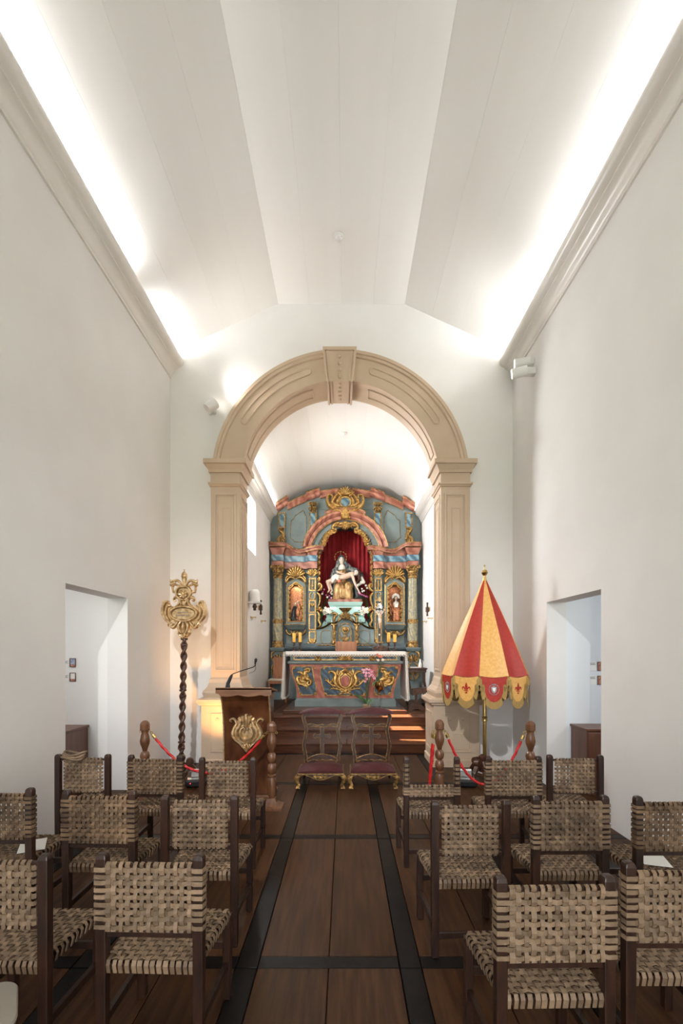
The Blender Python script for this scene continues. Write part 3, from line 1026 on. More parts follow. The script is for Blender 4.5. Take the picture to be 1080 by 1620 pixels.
# ---- main arch: salmon archivolt, blue band, raised crown segment
def ringseg(name, m, c, r0, r1, y0, y1, a0, a1, n=40, prof=True):
    b = MB()
    rr = []
    cz = rz(c)
    for i in range(n + 1):
        a = a0 + (a1 - a0) * i / n
        ca, sa = math.cos(a), math.sin(a)
        q = [(r0, RB), (r0, y0)]
        if prof:
            w = r1 - r0
            q += [(r0 + .12 * w, y0 - .02), (r0 + .40 * w, y0 - .03), (r0 + .5 * w, y0 + .015), (r0 + .72 * w, y1 + .01), (r0 + .8 * w, y1), (r1, y1), (r1, RB)]
        else:
            q += [(r1, y0), (r1, RB)]
        rr.append([(RMX + r * ca, y, cz + r * sa) for r, y in q])
    b.rings(rr)
    return b.build(name, m, ret, smooth=30)
a_s = math.asin((878.5 - 868.5) / 62)
ringseg('archivolt', 'salmon_marble', 878.5, 54.5 * K, 67 * K, RB - .12, RB - .22, a_s, PI - a_s)
ringseg('archivolt_crown', 'salmon_marble', 878.5, 66.5 * K, 71.5 * K, RB - .22, RB - .27, PI / 2 - .46, PI / 2 + .46, 20, False)
b = MB()
for r, y in ((67.2, RB - .215), (54.5, RB - .13)):
    b.tube([(RMX + r * K * math.cos(a), y, rz(878.5) + r * K * math.sin(a)) for a in [a_s + (PI - 2 * a_s) * i / 48 for i in range(49)]], .014, 6)
b.tube([(RMX + 71.6 * K * math.cos(a), RB - .27, rz(878.5) + 71.6 * K * math.sin(a)) for a in [PI / 2 - .46 + .92 * i / 20 for i in range(21)]], .013, 6)
b.build('gilded_edge', 'gold_old', ret, smooth=True)
ringseg('arch_band', 'retable_blue', 878.5, 46 * K, 54.5 * K, RB - .04, RB - .04, a_s + .05, PI - a_s - .05, 40, False)
# gilded lambrequin of leaves around the opening
b = MB()
yl = RB - .05
path = [(511.5, 866), (511, 858), (514, 850), (519, 843), (525, 838.5)]
leafy(b, rp(*path), .06, yl, .06, 1, 6)
leafy(b, rp((512.5, 862), (515, 853), (520.5, 845.5), (527.5, 842)), .06, yl - .02, .06, -1, 5)
for x, z, r in ((513, 862, 3), (514.5, 855, 3.2), (518, 848, 3.4), (523, 843.5, 3.6), (528.5, 841, 4)):
    fan(b, rx(x), rz(z), r * K * 1.3, yl - .03, .05, 5, 0, 2 * PI)
b.stroke(rp((526, 840), (527, 833), (532, 829), (538, 829)), [.05, .09, .09, .07], yl, .07)
b.stroke(rp((527, 834), (533, 833), (538, 834.5), (541, 832)), [.04, .06, .06, .04], yl - .02, .06)
for x, z in ((528, 838), (531, 832), (536, 830.5)): fan(b, rx(x), rz(z), 4 * K, yl - .04, .05, 5, 1.1 * PI, 1.9 * PI)
# vertical scrolls down the sides of the opening
for z in (872, 880, 889, 898, 907, 916, 925):
    b.stroke(rp((502.5, z + 5), (505, z + 3), (505.5, z - 1), (503, z - 3)), [.02, .05, .05, .02], RB - .02, .06)
    b.ball((rx(503.2), RB - .03, rz(z)), (.03, .03, .045), 8, 6)
b.stroke(rp((502, 936), (507, 932), (508.5, 927), (505, 924), (503, 928), (505, 930)), [.04, .08, .07, .06, .04, .02], RB - .03, .09)
b.stroke(rp((502, 938), (506, 944), (505, 954), (502, 962)), [.05, .07, .05, .02], RB - .03, .06)
b.stroke(rp((502, 968), (505, 974), (504, 982), (507, 988), (503, 993)), [.04, .07, .06, .07, .03], RB - .03, .07)
fan(b, rx(504.5), rz(966), .1, RB - .03, .05, 5, -.2 * PI, 1.0 * PI)
b.mirror(RMX)
fan(b, RMX, rz(826.5), .2, yl - .04, .09, 7, 1.12 * PI, 1.88 * PI)
fan(b, RMX, rz(832), .14, yl - .06, .09, 7, 1.0 * PI, 2.0 * PI)
b.ball((RMX, yl - .08, rz(829)), (.06, .06, .05), 10, 6)
b.build('gilded_lambrequin', 'gold', ret, smooth=50)

# ---- side niches with arched frames, crests, shelves and consoles
def side_niche(mir):
    o = thing('side_niche', None, None); o.parent = ret
    def MIR(b):
        if mir: b.v = [(2 * RMX - p[0], p[1], p[2]) for p in b.v]; b.f = [f[::-1] for f in b.f]
        return b
    y = RB - .10
    outer = rp((453.5, 988), (453.5, 926), (456, 922), (460, 920.5), (464, 917), (468.5, 915), (473, 917), (477, 920.5), (481, 922), (483.5, 926), (483.5, 988))
    inner = rp((457, 984), (457, 931), (459, 928), (462.5, 926.5), (465, 923.5), (468.5, 922), (472, 923.5), (474.5, 926.5), (478, 928), (480, 931), (480, 984))
    b = MB()
    n = len(outer)
    vs = [(p[0], y, p[1]) for p in outer] + [(p[0], y, p[1]) for p in inner] + [(p[0], RB, p[1]) for p in outer] + [(p[0], RB + .24, p[1]) for p in inner]
    fs = []
    for i in range(n):
        j = (i + 1) % n
        fs += [(i, j, n + j, n + i), (2 * n + i, i, j, 2 * n + j)[::-1], (n + i, n + j, 3 * n + j, 3 * n + i), (2 * n + i, 2 * n + j, 3 * n + j, 3 * n + i)]
    b.add(vs, fs)
    MIR(b).build('niche_frame', 'retable_blue', o)
    b = MB()
    b.prism(rp((456, 985), (456, 921), (481, 921), (481, 985)), RB + .24, RB + .26)
    MIR(b).build('niche_back', 'copper_back', o)
    b = MB()
    b.tube([(p[0], y - .002, p[1]) for p in outer], .012, 6, closed=True)
    b.stroke(inner, .035, y, .03, 1, True)
    for z in (932, 939, 946, 953, 960, 967, 974, 981):
        for x, sx in ((457.5, 1), (479.5, -1)):
            fan(b, rx(x), rz(z), .05, y - .01, .03, 4, (-.5 if sx > 0 else .5) * PI, (.5 if sx > 0 else 1.5) * PI)
    b.stroke(rp((458, 931), (463, 929.5), (465, 926), (468.5, 925), (472, 926), (474, 929.5), (479, 931)), [.03, .05, .03, .06, .03, .05, .03], y - .01, .04)
    # crest over the frame
    cx = rx(468.5)
    fan(b, cx, rz(915), .31, y - .02, .12, 9, .08 * PI, .92 * PI)
    fan(b, cx, rz(914), .18, y - .06, .10, 7, .1 * PI, .9 * PI)
    b.ball((cx, y - .08, rz(911.5)), (.06, .05, .05), 10, 6)
    for sx in (-1, 1):
        b.stroke([(cx + sx * .02, rz(917)), (cx + sx * .12, rz(914.5)), (cx + sx * .2, rz(918)), (cx + sx * .245, rz(922)), (cx + sx * .24, rz(916)), (cx + sx * .19, rz(913)), (cx + sx * .2, rz(910))], [.03, .05, .06, .05, .05, .04, .02], y - .02, .08)
        leafy(b, [(cx + sx * .14, rz(913)), (cx + sx * .18, rz(907)), (cx + sx * .14, rz(902))], .04, y - .02, .07, -sx, 3)
    MIR(b).build('gilded_carving', 'gold', o, smooth=50)
    b = MB()
    b.stack([(rz(996), rx(455.5), rx(481.5), RB - .16, RB), (rz(993), rx(454), rx(483), RB - .2, RB), (rz(990.5), rx(452.5), rx(484.5), RB - .25, RB), (rz(988), rx(452), rx(485), RB - .26, RB)])
    MIR(b).build('niche_shelf', 'retable_blue', o)
    b = MB()
    b.tube([(rx(452), RB - .262, rz(989)), (rx(485), RB - .262, rz(989))], .012, 6)
    for sx in (-1, 1):
        b.stroke([(cx + sx * .24, rz(996.5)), (cx + sx * .22, rz(1001)), (cx + sx * .13, rz(1004)), (cx + sx * .1, rz(1000)), (cx + sx * .15, rz(998))], [.05, .07, .06, .04, .02], RB - .04, .1)
    fan(b, cx, rz(997), .22, RB - .04, .12, 7, 1.15 * PI, 1.85 * PI)
    b.stroke(rp((455, 1003), (455, 1010), (459, 1012), (460, 1016), (477, 1016), (478, 1012), (482, 1010), (482, 1003)), .012, RB, .014, 1)
    MIR(b).build('gilded_console', 'gold_old', o, smooth=50)
side_niche(0); side_niche(1)

# ---- attic: piers, panels, crowning cornice
def attic(mir):
    def MIR(b):
        if mir: b.v = [(2 * RMX - p[0], p[1], p[2]) for p in b.v]; b.f = [f[::-1] for f in b.f]
        return b
    # thin moulded panel outline
    b = MB()
    b.stroke(rp((460, 824), (465, 820), (466.5, 816), (479, 807.5), (481, 809), (481.5, 813), (484.5, 816), (484.5, 846), (481, 858), (465, 857), (463, 853), (459, 851)), .014, RB, .02, 1, True)
    MIR(b).build('panel_moulding', 'gold_old', ret)
    b = MB(); b.box(rx(507), rx(530), RB - .004, RB, rz(806.5), rz(805.9)); MIR(b).build('board_joint', 'retable_dark', ret)
    # crowning cornice pieces
    for pts, pr in (([(455, 806.5), (470, 799), (486, 792.5)], .12), ([(506, 788), (520, 785.5), (536, 783)], .12)):
        b = MB()
        P = cr([(rx(x), 0, rz(z)) for x, z in pts], 6)
        b.rings([[(p.x, RB, p.z - .02), (p.x, RB - pr * .4, p.z - .02), (p.x, RB - pr * .6, p.z + .04), (p.x, RB - pr, p.z + .09), (p.x, RB - pr, p.z + .13), (p.x, RB, p.z + .13)] for p in P])
        MIR(b).build('attic_cornice', 'salmon_marble', ret)
        b = MB(); b.tube([(p.x, RB - pr, p.z + .135) for p in P], .012, 6); b.tube([(p.x, RB - pr * .45, p.z - .02) for p in P], .009, 6)
        MIR(b).build('gilded_edge', 'gold_old', ret, smooth=True)
    # piers
    for px0, px1, ztop, zbot, tilt, cap in ((441, 452, 812, 862, .16, (437.5, 456.5, 809, 797)), (489.5, 501, 796, 846, .08, (485, 506, 792, 784.5))):
        o = thing('attic_pier', None, None); o.parent = ret
        y = RB - .10
        b = MB(); b.box(rx(px0), rx(px1), y, RB, rz(zbot), rz(ztop)); MIR(b).build('pier_body', 'retable_blue', o)
        b = MB()
        x0, x1, za, zb = cap
        sl = 0.16 if x0 < 460 else .05
        prof = [(0, .0), (.04, .02), (.05, .06), (.11, .10), (.12, .15), (.0, .15)]
        for_r = []
        for x, z in ((x0 + 3, za), (x0, za - .4), (x1, zb + .4), (x1 - 1.5, zb)):
            pass
        b.rings([[(rx(x), RB, rz(z) - .03), (rx(x), y - .01, rz(z) - .03), (rx(x), y - .04, rz(z) + .0), (rx(x), y - .05, rz(z) + .05), (rx(x), y - .11, rz(z) + .09), (rx(x), y - .11, rz(z) + .14), (rx(x), RB, rz(z) + .14)] for x, z in ((x0, za), ((x0 + x1) / 2, (za + zb) / 2), (x1, zb))])
        MIR(b).build('pier_cap', 'salmon_marble', o)
        b = MB()
        b.tube([(rx(x0), y - .112, rz(za) + .145), (rx(x1), y - .112, rz(zb) + .145)], .013, 6)
        cx = rx((px0 + px1) / 2)
        if x0 < 460:
            frame(b, rx(px0), rx(px1), rz(837), rz(813), y, .028, .02)
            b.stroke([(cx + .06, rz(838)), (cx - .05, rz(840)), (cx + .03, rz(848)), (cx - .07, rz(856)), (cx - .02, rz(862)), (cx + .06, rz(858))], [.06, .1, .09, .12, .12, .06], y, .13)
            b.stroke([(cx + .02, rz(840)), (cx + .06, rz(850)), (cx + .03, rz(860))], [.04, .08, .05], y, .09)
            fan(b, cx, rz(852), .15, y - .05, .08, 5, 1.1 * PI, 1.9 * PI)
        else:
            frame(b, rx(px0), rx(px1), rz(846), rz(812), y, .024, .02)
            for z in (800, 806): b.stroke([(rx(px0) - .02, rz(z)), (cx, rz(z - 1)), (rx(px1) + .02, rz(z))], [.05, .06, .05], y, .07)
            fan(b, cx, rz(797), .12, y - .02, .09, 5, 1.1 * PI, 1.9 * PI)
            fan(b, cx, rz(804), .15, y - .02, .10, 5, 1.1 * PI, 1.9 * PI)
            for sx in (-1, 1):
                v = spiral(cx + sx * .07, rz(800), .045, .01, PI / 2, PI / 2 - sx * 3 * PI, 14)
                b.tube([(p[0], y - .06, p[1]) for p in v], .014, 6)
        MIR(b).build('gilded_carving', 'gold_old', o, smooth=50)
        b = MB()
        zz = (835, 815) if x0 < 460 else (844, 814)
        b.box(rx(px0 + 1.8), rx(px1 - 1.8), y - .008, y, rz(zz[0]), rz(zz[1]))
        MIR(b).build('marbled_panel', 'blue_marble', o)
attic(0); attic(1)
# crowning cartouche with a painted inscription field
o = thing('crest', None, None); o.parent = ret
b = MB()
c0 = RMX + .0
yc = RB - .14
b.stroke([(c0 + 14 * K * math.cos(t) * .62 , rz(798) + 13 * K * math.sin(t) * .62) for t in [2 * PI * k / 20 for k in range(20)]], .07, yc, .07, 2, True)
for sx in (-1, 1):
    def q(*pts): return [(c0 + sx * a * K, rz(z)) for a, z in pts]
    b.stroke(q((3, 818), (8, 812), (17, 810), (25, 803), (28, 794), (26, 787.5), (21, 787), (20, 791), (22.5, 793.5)), [.05, .09, .11, .12, .09, .07, .06, .05, .03], yc, .11)
    b.stroke(q((9, 804), (15, 803), (20, 799), (18.5, 794), (15, 789), (12, 786), (8, 788), (8, 792)), [.05, .12, .13, .1, .07, .06, .05, .03], yc - .01, .10)
    leafy(b, q((10, 808), (17, 806), (24, 801)), .07, yc - .03, .07, -sx, 4)
    leafy(b, q((6, 789), (11, 785), (14, 781)), .07, yc - .02, .08, sx, 3)
    b.stroke(q((2, 824), (5, 818), (6, 812)), [.06, .09, .05], yc, .08)
    b.stroke(q((4, 822), (6.5, 823), (6, 820)), [.03, .05, .03], yc, .06)
fan(b, c0, rz(789), 15 * K, yc - .03, .13, 9, .1 * PI, .9 * PI)
fan(b, c0, rz(789), 9 * K, yc - .08, .1, 5, .15 * PI, .85 * PI)
fan(b, c0, rz(808), 12 * K, yc - .02, .08, 5, 1.25 * PI, 1.75 * PI)
b.box(c0 - .06, c0 + .06, RB - .26, yc, rz(824), rz(806))
b.prism([(c0 + 15 * K * math.cos(t), rz(799) + 14 * K * math.sin(t)) for t in [2 * PI * k / 20 for k in range(20)]], yc - .0, RB)
b.build('crest_carving', 'gold', o, smooth=50)
b = MB()
b.prism([(c0 + 8 * K * math.cos(t), rz(798) + 7.6 * K * math.sin(t)) for t in [2 * PI * k / 24 for k in range(24)]], yc - .045, yc)
b.build('inscription_field', 'blue_marble', o)
b = MB()
for j, (z, w) in enumerate(((795.5, 4.5), (798, 6), (800.5, 5), (803, 3))):
    n = int(w * 2.4)
    for i in range(n):
        x = c0 + (-w + 2 * w * (i + .5) / n) * K
        h = (.5 + .5 * random.random()) * K
        b.box(x - .3 * K, x + .2 * K, yc - .049, yc - .045, rz(z) - h * .6, rz(z) + h * .6)
b.build('worn_lettering', 'ink', o)

# ---- predella with wavy top and tabernacle
o = thing('predella', None, None); o.parent = ret
yp = RB - .20
half = [(501, 1024), (501, 994.5), (507, 994.3), (512, 993), (517, 990.5), (521, 987.5), (524, 986.7), (531, 986), (533, 984), (536, 981.5), (541, 979), (546, 978.5)]
full = half + [(2 * MX - x, z) for x, z in half[::-1][1:]]
b = MB(); b.prism(rp(*full), yp, RB - .02)
b.build('predella_board', 'retable_blue', o)
b = MB()
b.stroke(rp(*full[1:-1]), .05, yp - .0, .06, 2)
b.stroke(rp((508, 1001), (511, 998.5), (521, 997.5), (524, 999), (524, 1016), (521, 1018), (511, 1018), (508, 1014)), .014, yp, .016, 1, True)
for sx in (1,):
    b.stroke(rp((525, 975), (527, 972), (531, 971.5), (533, 974), (530.5, 976), (528.5, 980), (528.5, 986)), [.03, .06, .07, .06, .07, .09, .07], yp - .02, .09)
    b.stroke(rp((524, 988), (528.5, 990), (533, 988)), [.05, .09, .05], yp - .04, .08)
    b.box(rx(526), rx(531.5), yp - .06, yp, rz(1022), rz(988))
    b.lathe([(.03, rz(1012)), (.045, rz(1008)), (.03, rz(1000)), (.05, rz(997)), (.055, rz(993)), (.03, rz(990))], (rx(528.7), yp - .08, 0), 10)
    b.ball((rx(527.5), yp - .08, rz(1017)), (.045, .05, .06), 8, 6)
    b.ball((rx(528.7), yp - .08, rz(1004)), (.045, .04, .03), 8, 6)
    leafy(b, rp((534, 985), (538, 981), (543, 978.5)), .05, yp - .03, .06, 1, 4)
b.mirror(RMX)
fan(b, RMX, rz(981), 13 * K, yp - .05, .12, 9, .12 * PI, .88 * PI)
fan(b, RMX, rz(982), 7 * K, yp - .1, .1, 5, .15 * PI, .85 * PI)
b.stack([(rz(970), RMX - 4 * K, RMX + 4 * K, yp - .12, yp), (rz(967), RMX - 7 * K, RMX + 7 * K, yp - .18, yp), (rz(964), RMX - 10 * K, RMX + 10 * K, yp - .24, yp)])
b.tube([(rx(503), yp - .02, rz(1021)), (rx(589), yp - .02, rz(1021))], .014, 6)
b.build('gilded_carving', 'gold_old', o, smooth=50)
door = [(537, 1014), (537, 995), (538.5, 991), (542, 988), (546, 987), (550, 988), (553.5, 991), (555, 995), (555, 1014), (553, 1016), (539, 1016)]
b = MB(); b.prism(rp(*door), yp - .05, yp)
td = b.build('tabernacle_door', 'retable_blue', o)
b = MB()
b.stroke(rp(*door), .03, yp - .05, .03, 1, True)
b.stroke(rp((542, 994), (541.5, 999), (544.5, 1003), (546, 1004.5), (547.5, 1003), (550.5, 999), (550, 994), (542, 994)), [.05] * 8, yp - .05, .04)
b.box(RMX - .03, RMX + .03, yp - .09, yp - .05, rz(1008), rz(1003)); b.ball((RMX, yp - .06, rz(996)), (.06, .04, .07), 10, 6)
fan(b, RMX, rz(1008), .13, yp - .05, .04, 5, 1.1 * PI, 1.9 * PI)
for sx in (-1, 1): b.stroke([(RMX, rz(1014)), (RMX + sx * .08, rz(1011)), (RMX + sx * .1, rz(1006))], [.03, .05, .02], yp - .05, .03)
b.build('gilded_relief', 'gold_old', td, smooth=50)
# base mouldings of the altarpiece
b = MB()
b.stack([(rz(1028), rx(452), rx(640), RB - .24, RB), (rz(1025), rx(452), rx(640), RB - .26, RB), (rz(1023), rx(452), rx(640), RB - .22, RB), (rz(1018), rx(452), rx(640), RB - .205, RB - .0)])
b.build('base_moulding', 'retable_dark', ret)

# ================================================================= ALTAR TABLE
KA = 9.68 / F
def ax(p): return CX + (p - VX) * KA
def az(p): return EYE - (p - VY) * KA
def ap(*pts): return [(ax(a), az(c)) for a, c in pts]
YA0 = 9.70
AMX = ax(546)
alt = thing('altar_table', 'painted altar table with salmon frame, dark blue panels and gilded carving, draped in white', 'altar', (0, 0, 0))
b = MB()
b.stack([(.579, ax(466), ax(626), YA0 - .02, YA0 + .85), (az(1108), ax(466), ax(626), YA0 - .02, YA0 + .85), (az(1106), ax(468), ax(624), YA0, YA0 + .83), (az(1104.5), ax(469), ax(623), YA0 + .01, YA0 + .82)])
b.build('altar_plinth', 'retable_blue', alt)
sil = [(469.5, 1104.5), (469.5, 1097), (468, 1088), (464.5, 1077), (460, 1066), (457.8, 1057), (457.5, 1051)]
body = sil + [(2 * 546 - x, z) for x, z in sil[::-1]]
b = MB(); b.prism(ap(*body), YA0, YA0 + .8)
b.build('altar_body', 'altar_salmon', alt)
pc = [(513, 1100), (512, 1091), (508.5, 1080), (506.5, 1068), (507, 1058), (511, 1054.5), (520, 1055), (530, 1054.5), (538, 1055.5), (546, 1057.5)]
pcf = pc + [(2 * 546 - x, z) for x, z in pc[::-1][1:]]
pl = [(473.5, 1099.5), (472.5, 1090), (468.5, 1079), (464, 1069), (462, 1061), (463.5, 1055), (470, 1053.5), (478, 1055.5), (486, 1053.5), (493, 1054), (494.5, 1060), (496, 1071), (499, 1082), (500.5, 1092), (500.5, 1099.5)]
plm = [(2 * 546 - x, z) for x, z in pl[::-1]]
ca = ax(479)
ORN = []
for nm, P in (('left', pl), ('centre', pcf), ('right', plm)):
    b = MB(); b.prism(ap(*P), YA0 - .012, YA0 - .001)
    pan = b.build('altar_panel', 'altar_blue', alt)
    b = MB(); b.stroke(ap(*P), .024, YA0 - .010, .022, 1, True)
    xs = [p[0] for p in P]
    x0, x1 = min(xs), max(xs)
    for x, z, s in ((P[0][0], P[0][1], 1), (2 * (P[0][0] + (P[-1][0] - P[0][0]) / 2) - P[0][0] if nm != 'centre' else 579, P[0][1], -1)):
        fan(b, ax(x), az(z), .075, YA0 - .014, .03, 4, (0 if s > 0 else .5) * PI, (.5 if s > 0 else 1) * PI)
    for x, s in ((P[5][0] + .5, 1), (x1 - 1.5 if nm != 'centre' else 581, -1)):
        fan(b, ax(x), az(1055), .065, YA0 - .014, .03, 4, (1.5 if s > 0 else 1) * PI, (2 if s > 0 else 1.5) * PI)
    b.build('gilded_border', 'gold', pan, smooth=50)
# centre cartouche
b = MB()
yo = YA0 - .014
def q(sx, *pts): return [(AMX + sx * a * KA, az(z)) for a, z in pts]
for sx in (-1, 1):
    b.stroke(q(sx, (1, 1063), (6, 1067), (9.5, 1071), (9, 1079), (6, 1085), (1, 1088)), [.05, .07, .06, .07, .07, .05], yo, .06)
    b.stroke(q(sx, (7, 1089), (14, 1083), (17, 1075), (15, 1068), (19, 1063), (24, 1062), (25.5, 1065), (23, 1066)), [.05, .10, .11, .09, .07, .05, .04, .02], yo, .07)
    leafy(b, q(sx, (9, 1086), (20, 1084), (26, 1079), (30, 1076), (32, 1078)), .055, yo, .06, sx, 4)
    leafy(b, q(sx, (4, 1092), (13, 1090), (20, 1089), (26, 1092)), .05, yo, .06, sx, 4)
    leafy(b, q(sx, (10, 1070), (13, 1064), (11, 1058)), .05, yo - .02, .05, sx, 3)
    b.stroke(q(sx, (0, 1093), (5, 1096), (10, 1098.5), (8, 1100)), [.03, .04, .04, .02], yo, .05)
    fan(b, AMX + sx * 15 * KA, az(1076), .1, yo - .03, .05, 5, (.5 - sx * .5) * PI - .6, (.5 - sx * .5) * PI + .8)
fan(b, AMX, az(1066), 9 * KA, yo - .02, .08, 7, .15 * PI, .85 * PI)
fan(b, AMX, az(1090), 6 * KA, yo - .02, .06, 5, 1.1 * PI, 1.9 * PI)
bk = [(0, 1060), (8, 1061), (11, 1066), (16, 1066), (18, 1075), (16, 1084), (11, 1091), (5, 1096), (0, 1098)]
b.prism(q(1, *bk) + q(-1, *bk[::-1][1:-1]), yo - .018, yo)
orn = b.build('gilded_cartouche', 'gold', alt, smooth=50)
b = MB(); b.prism([(AMX + 7.6 * KA * math.cos(t) * (1 - .12 * math.sin(t)), az(1077) + 8.6 * KA * math.sin(t)) for t in [2 * PI * k / 20 for k in range(20)]], yo - .03, yo)
b.build('cartouche_field', 'altar_salmon', alt)
for sx in (-1, 1):
    b = MB()
    def w(*pts): return [(AMX + sx * (a - 546) * KA * -1, az(z)) for a, z in pts]
    b.stroke(w((481, 1060), (487, 1057.5), (490, 1060), (488, 1063), (485, 1062), (482, 1066), (483, 1073), (490, 1076), (491.5, 1081), (488, 1083), (486, 1080)), [.04, .07, .06, .05, .07, .12, .12, .09, .07, .06, .03], yo, .07)
    b.stroke(w((470.5, 1063.5), (476, 1064), (480, 1068), (476, 1072), (471, 1071), (471, 1077), (476, 1082), (484, 1081), (488, 1078)), [.03, .07, .09, .08, .06, .09, .09, .06, .03], yo, .06)
    leafy(b, w((474, 1080), (482, 1085), (486, 1083)), .05, yo, .05, -sx, 4)
    b.stroke(w((484, 1082), (486, 1087), (485, 1091)), [.05, .05, .02], yo, .05)
    fan(b, AMX - sx * (480 - 546) * KA * -1 * -1, az(1070), .0001 + .07, yo - .03, .05, 5, 0, 2 * PI)
    b.prism(w((482, 1061), (488, 1060), (486, 1066), (490, 1076), (487, 1081), (479, 1082), (473, 1077), (474, 1072), (480, 1068)), yo - .014, yo)
    b.build('gilded_scroll', 'gold', alt, smooth=50)
# table frieze
b = MB()
b.stack([(az(1051), ax(457.5), ax(634.5), YA0 - .01, YA0 + .84), (az(1049.5), ax(455), ax(637), YA0 - .05, YA0 + .86), (az(1046.5), ax(455), ax(637), YA0 - .05, YA0 + .86), (az(1044.5), ax(459), ax(633), YA0 + .0, YA0 + .84), (az(1037), ax(459), ax(633), YA0, YA0 + .84), (az(1035), ax(456), ax(636), YA0 - .04, YA0 + .88), (az(1031.5), ax(455), ax(637), YA0 - .05, YA0 + .9)])
b.build('table_frieze', 'retable_blue', alt)
b = MB(); b.box(ax(465), ax(627), YA0 - .006, YA0, az(1044), az(1037.5)); b.build('frieze_panel', 'altar_blue', alt)
b = MB()
frame(b, ax(464), ax(628), az(1044.4), az(1037), YA0, .02, .012)
fan(b, AMX, az(1045), .17, YA0 - .03, .05, 9, 0, PI)
for sx in (-1, 1):
    fan(b, AMX + sx * 43 * KA, az(1041), .075, YA0 - .03, .05, 9, 0, 2 * PI)
    b.stroke([(AMX + sx * .06, az(1044.5)), (AMX + sx * .14, az(1043)), (AMX + sx * .17, az(1040))], [.03, .04, .02], YA0 - .02, .04)
b.build('gilded_shells', 'gold', alt, smooth=50)

# altar cloth: top, scalloped lace in front, long lace ends
cl = thing('altar_cloth', 'white linen cloth with lace edging laid over the altar table', 'tablecloth', (0, 0, 0))
zt = az(1031.3)
xa, xb = ax(452.5), ax(639.5)
b = MB()
b.box(xa, xb, YA0 - .075, YA0 + .92, zt, zt + .012)
b.box(xa, xb, YA0 - .08, YA0 - .072, zt - .055, zt + .01)
b.build('cloth_top', 'linen', cl)
b = MB()
n = 46
for i in range(n):
    x = xa + (xb - xa) * (i + .5) / n
    b.tube([(x + .019 * math.cos(t), YA0 - .077, zt - .066 + .021 * math.sin(t)) for t in [2 * PI * k / 10 for k in range(10)]], .0065, 5, closed=True)
    b.ball((x + .027, YA0 - .077, zt - .052), (.010, .004, .010), 6, 4)
b.build('lace_edge', 'linen', cl, smooth=True)['kind'] = 'stuff'
for sx, x in ((-1, xa), (1, xb)):
    b = MB()
    rr = []
    bot = az(1104 if sx < 0 else 1107)
    for i in range(13):
        t = i / 12
        z = zt + .005 + (bot - zt) * t
        row = []
        for k in range(11):
            s_ = k / 10
            y = YA0 - .09 + .95 * s_ + .02 * math.sin(7 * t)
            xx = x + sx * (.012 + .035 * t + .022 * t * math.sin(s_ * 22 + 1))
            row.append((xx, y, z))
        rr.append(row)
    # two-sided sheet
    vs = [p for r in rr for p in r] + [(p[0] - sx * .006, p[1], p[2]) for r in rr for p in r]
    m_, n_ = 13, 11
    fs = []
    for i in range(m_ - 1):
        for k in range(n_ - 1):
            a = i * n_ + k
            fs.append((a, a + 1, a + n_ + 1, a + n_)); o2 = m_ * n_
            fs.append((o2 + a + n_, o2 + a + n_ + 1, o2 + a + 1, o2 + a))
    for i in range(m_ - 1):
        for k in (0, n_ - 1):
            a = i * n_ + k; fs.append((a, a + n_, o2 + a + n_, o2 + a))
    for k in range(n_ - 1):
        for i in (0, m_ - 1):
            a = i * n_ + k; fs.append((a, a + 1, o2 + a + 1, o2 + a))
    b.add(vs, fs)
    b.build('cloth_end', 'linen', cl, smooth=60)
    b = MB()
    for i in range(26):
        t = (i + .5) / 26
        z = zt + (bot - zt) * t
        xx = x + sx * (.012 + .035 * t + .022 * t * math.sin(1))
        for dx in (0,):
            b.tube([(xx + sx * .016 + .017 * math.cos(q_), YA0 - .10, z + .015 * math.sin(q_)) for q_ in [2 * PI * k / 8 for k in range(8)]], .006, 5, closed=True)
    for i in range(30):
        y = YA0 - .09 + .95 * (i + .5) / 30
        s_ = (i + .5) / 30
        xx = x + sx * (.012 + .035 + .022 * math.sin(s_ * 22 + 1))
        b.tube([(xx, y + .015 * math.cos(q_), bot - .012 + .015 * math.sin(q_)) for q_ in [2 * PI * k / 8 for k in range(8)]], .006, 5, closed=True)
    b.build('lace_edge', 'linen', cl, smooth=True)['kind'] = 'stuff'

# ================================================================= IN THE MAIN NICHE
# red curtain, hung in soft folds
b = MB()
rows = []
NXC = 140
for i, z in enumerate((rz(828), rz(870), rz(920), rz(993))):
    row = []
    for k in range(NXC + 1):
        u = k / NXC
        a = u * 2 * PI * 13
        amp = .035 + .012 * math.sin(u * 17)
        row.append((rx(499) + (rx(593) - rx(499)) * u + .006 * math.sin(a * 2), RB + .78 + amp * math.sin(a + .8 * math.sin(u * 9) + i * .12), z))
    rows.append(row)
vs = [p for r in rows for p in r] + [(p[0], p[1] + .012, p[2]) for r in rows for p in r]
n_ = NXC + 1; o2 = 4 * n_
fs = []
for i in range(3):
    for k in range(NXC):
        a = i * n_ + k
        fs.append((a, a + n_, a + n_ + 1, a + 1)); fs.append((o2 + a, o2 + a + 1, o2 + a + n_ + 1, o2 + a + n_))
for k in range(NXC):
    for i in (0, 3):
        a = i * n_ + k; fs.append((a, a + 1, o2 + a + 1, o2 + a))
for i in range(3):
    for k in (0, NXC):
        a = i * n_ + k; fs.append((a, a + n_, o2 + a + n_, o2 + a))
b.add(vs, fs)
tag(b.build('curtain', 'curtain_red', smooth=60), 'deep red curtain hanging in folds behind the seated statue', 'curtain')

DS = RB + .38
KS = DS / F
def sx_(p): return CX + (p - VX) * KS
def sz_(p): return EYE - (p - VY) * KS
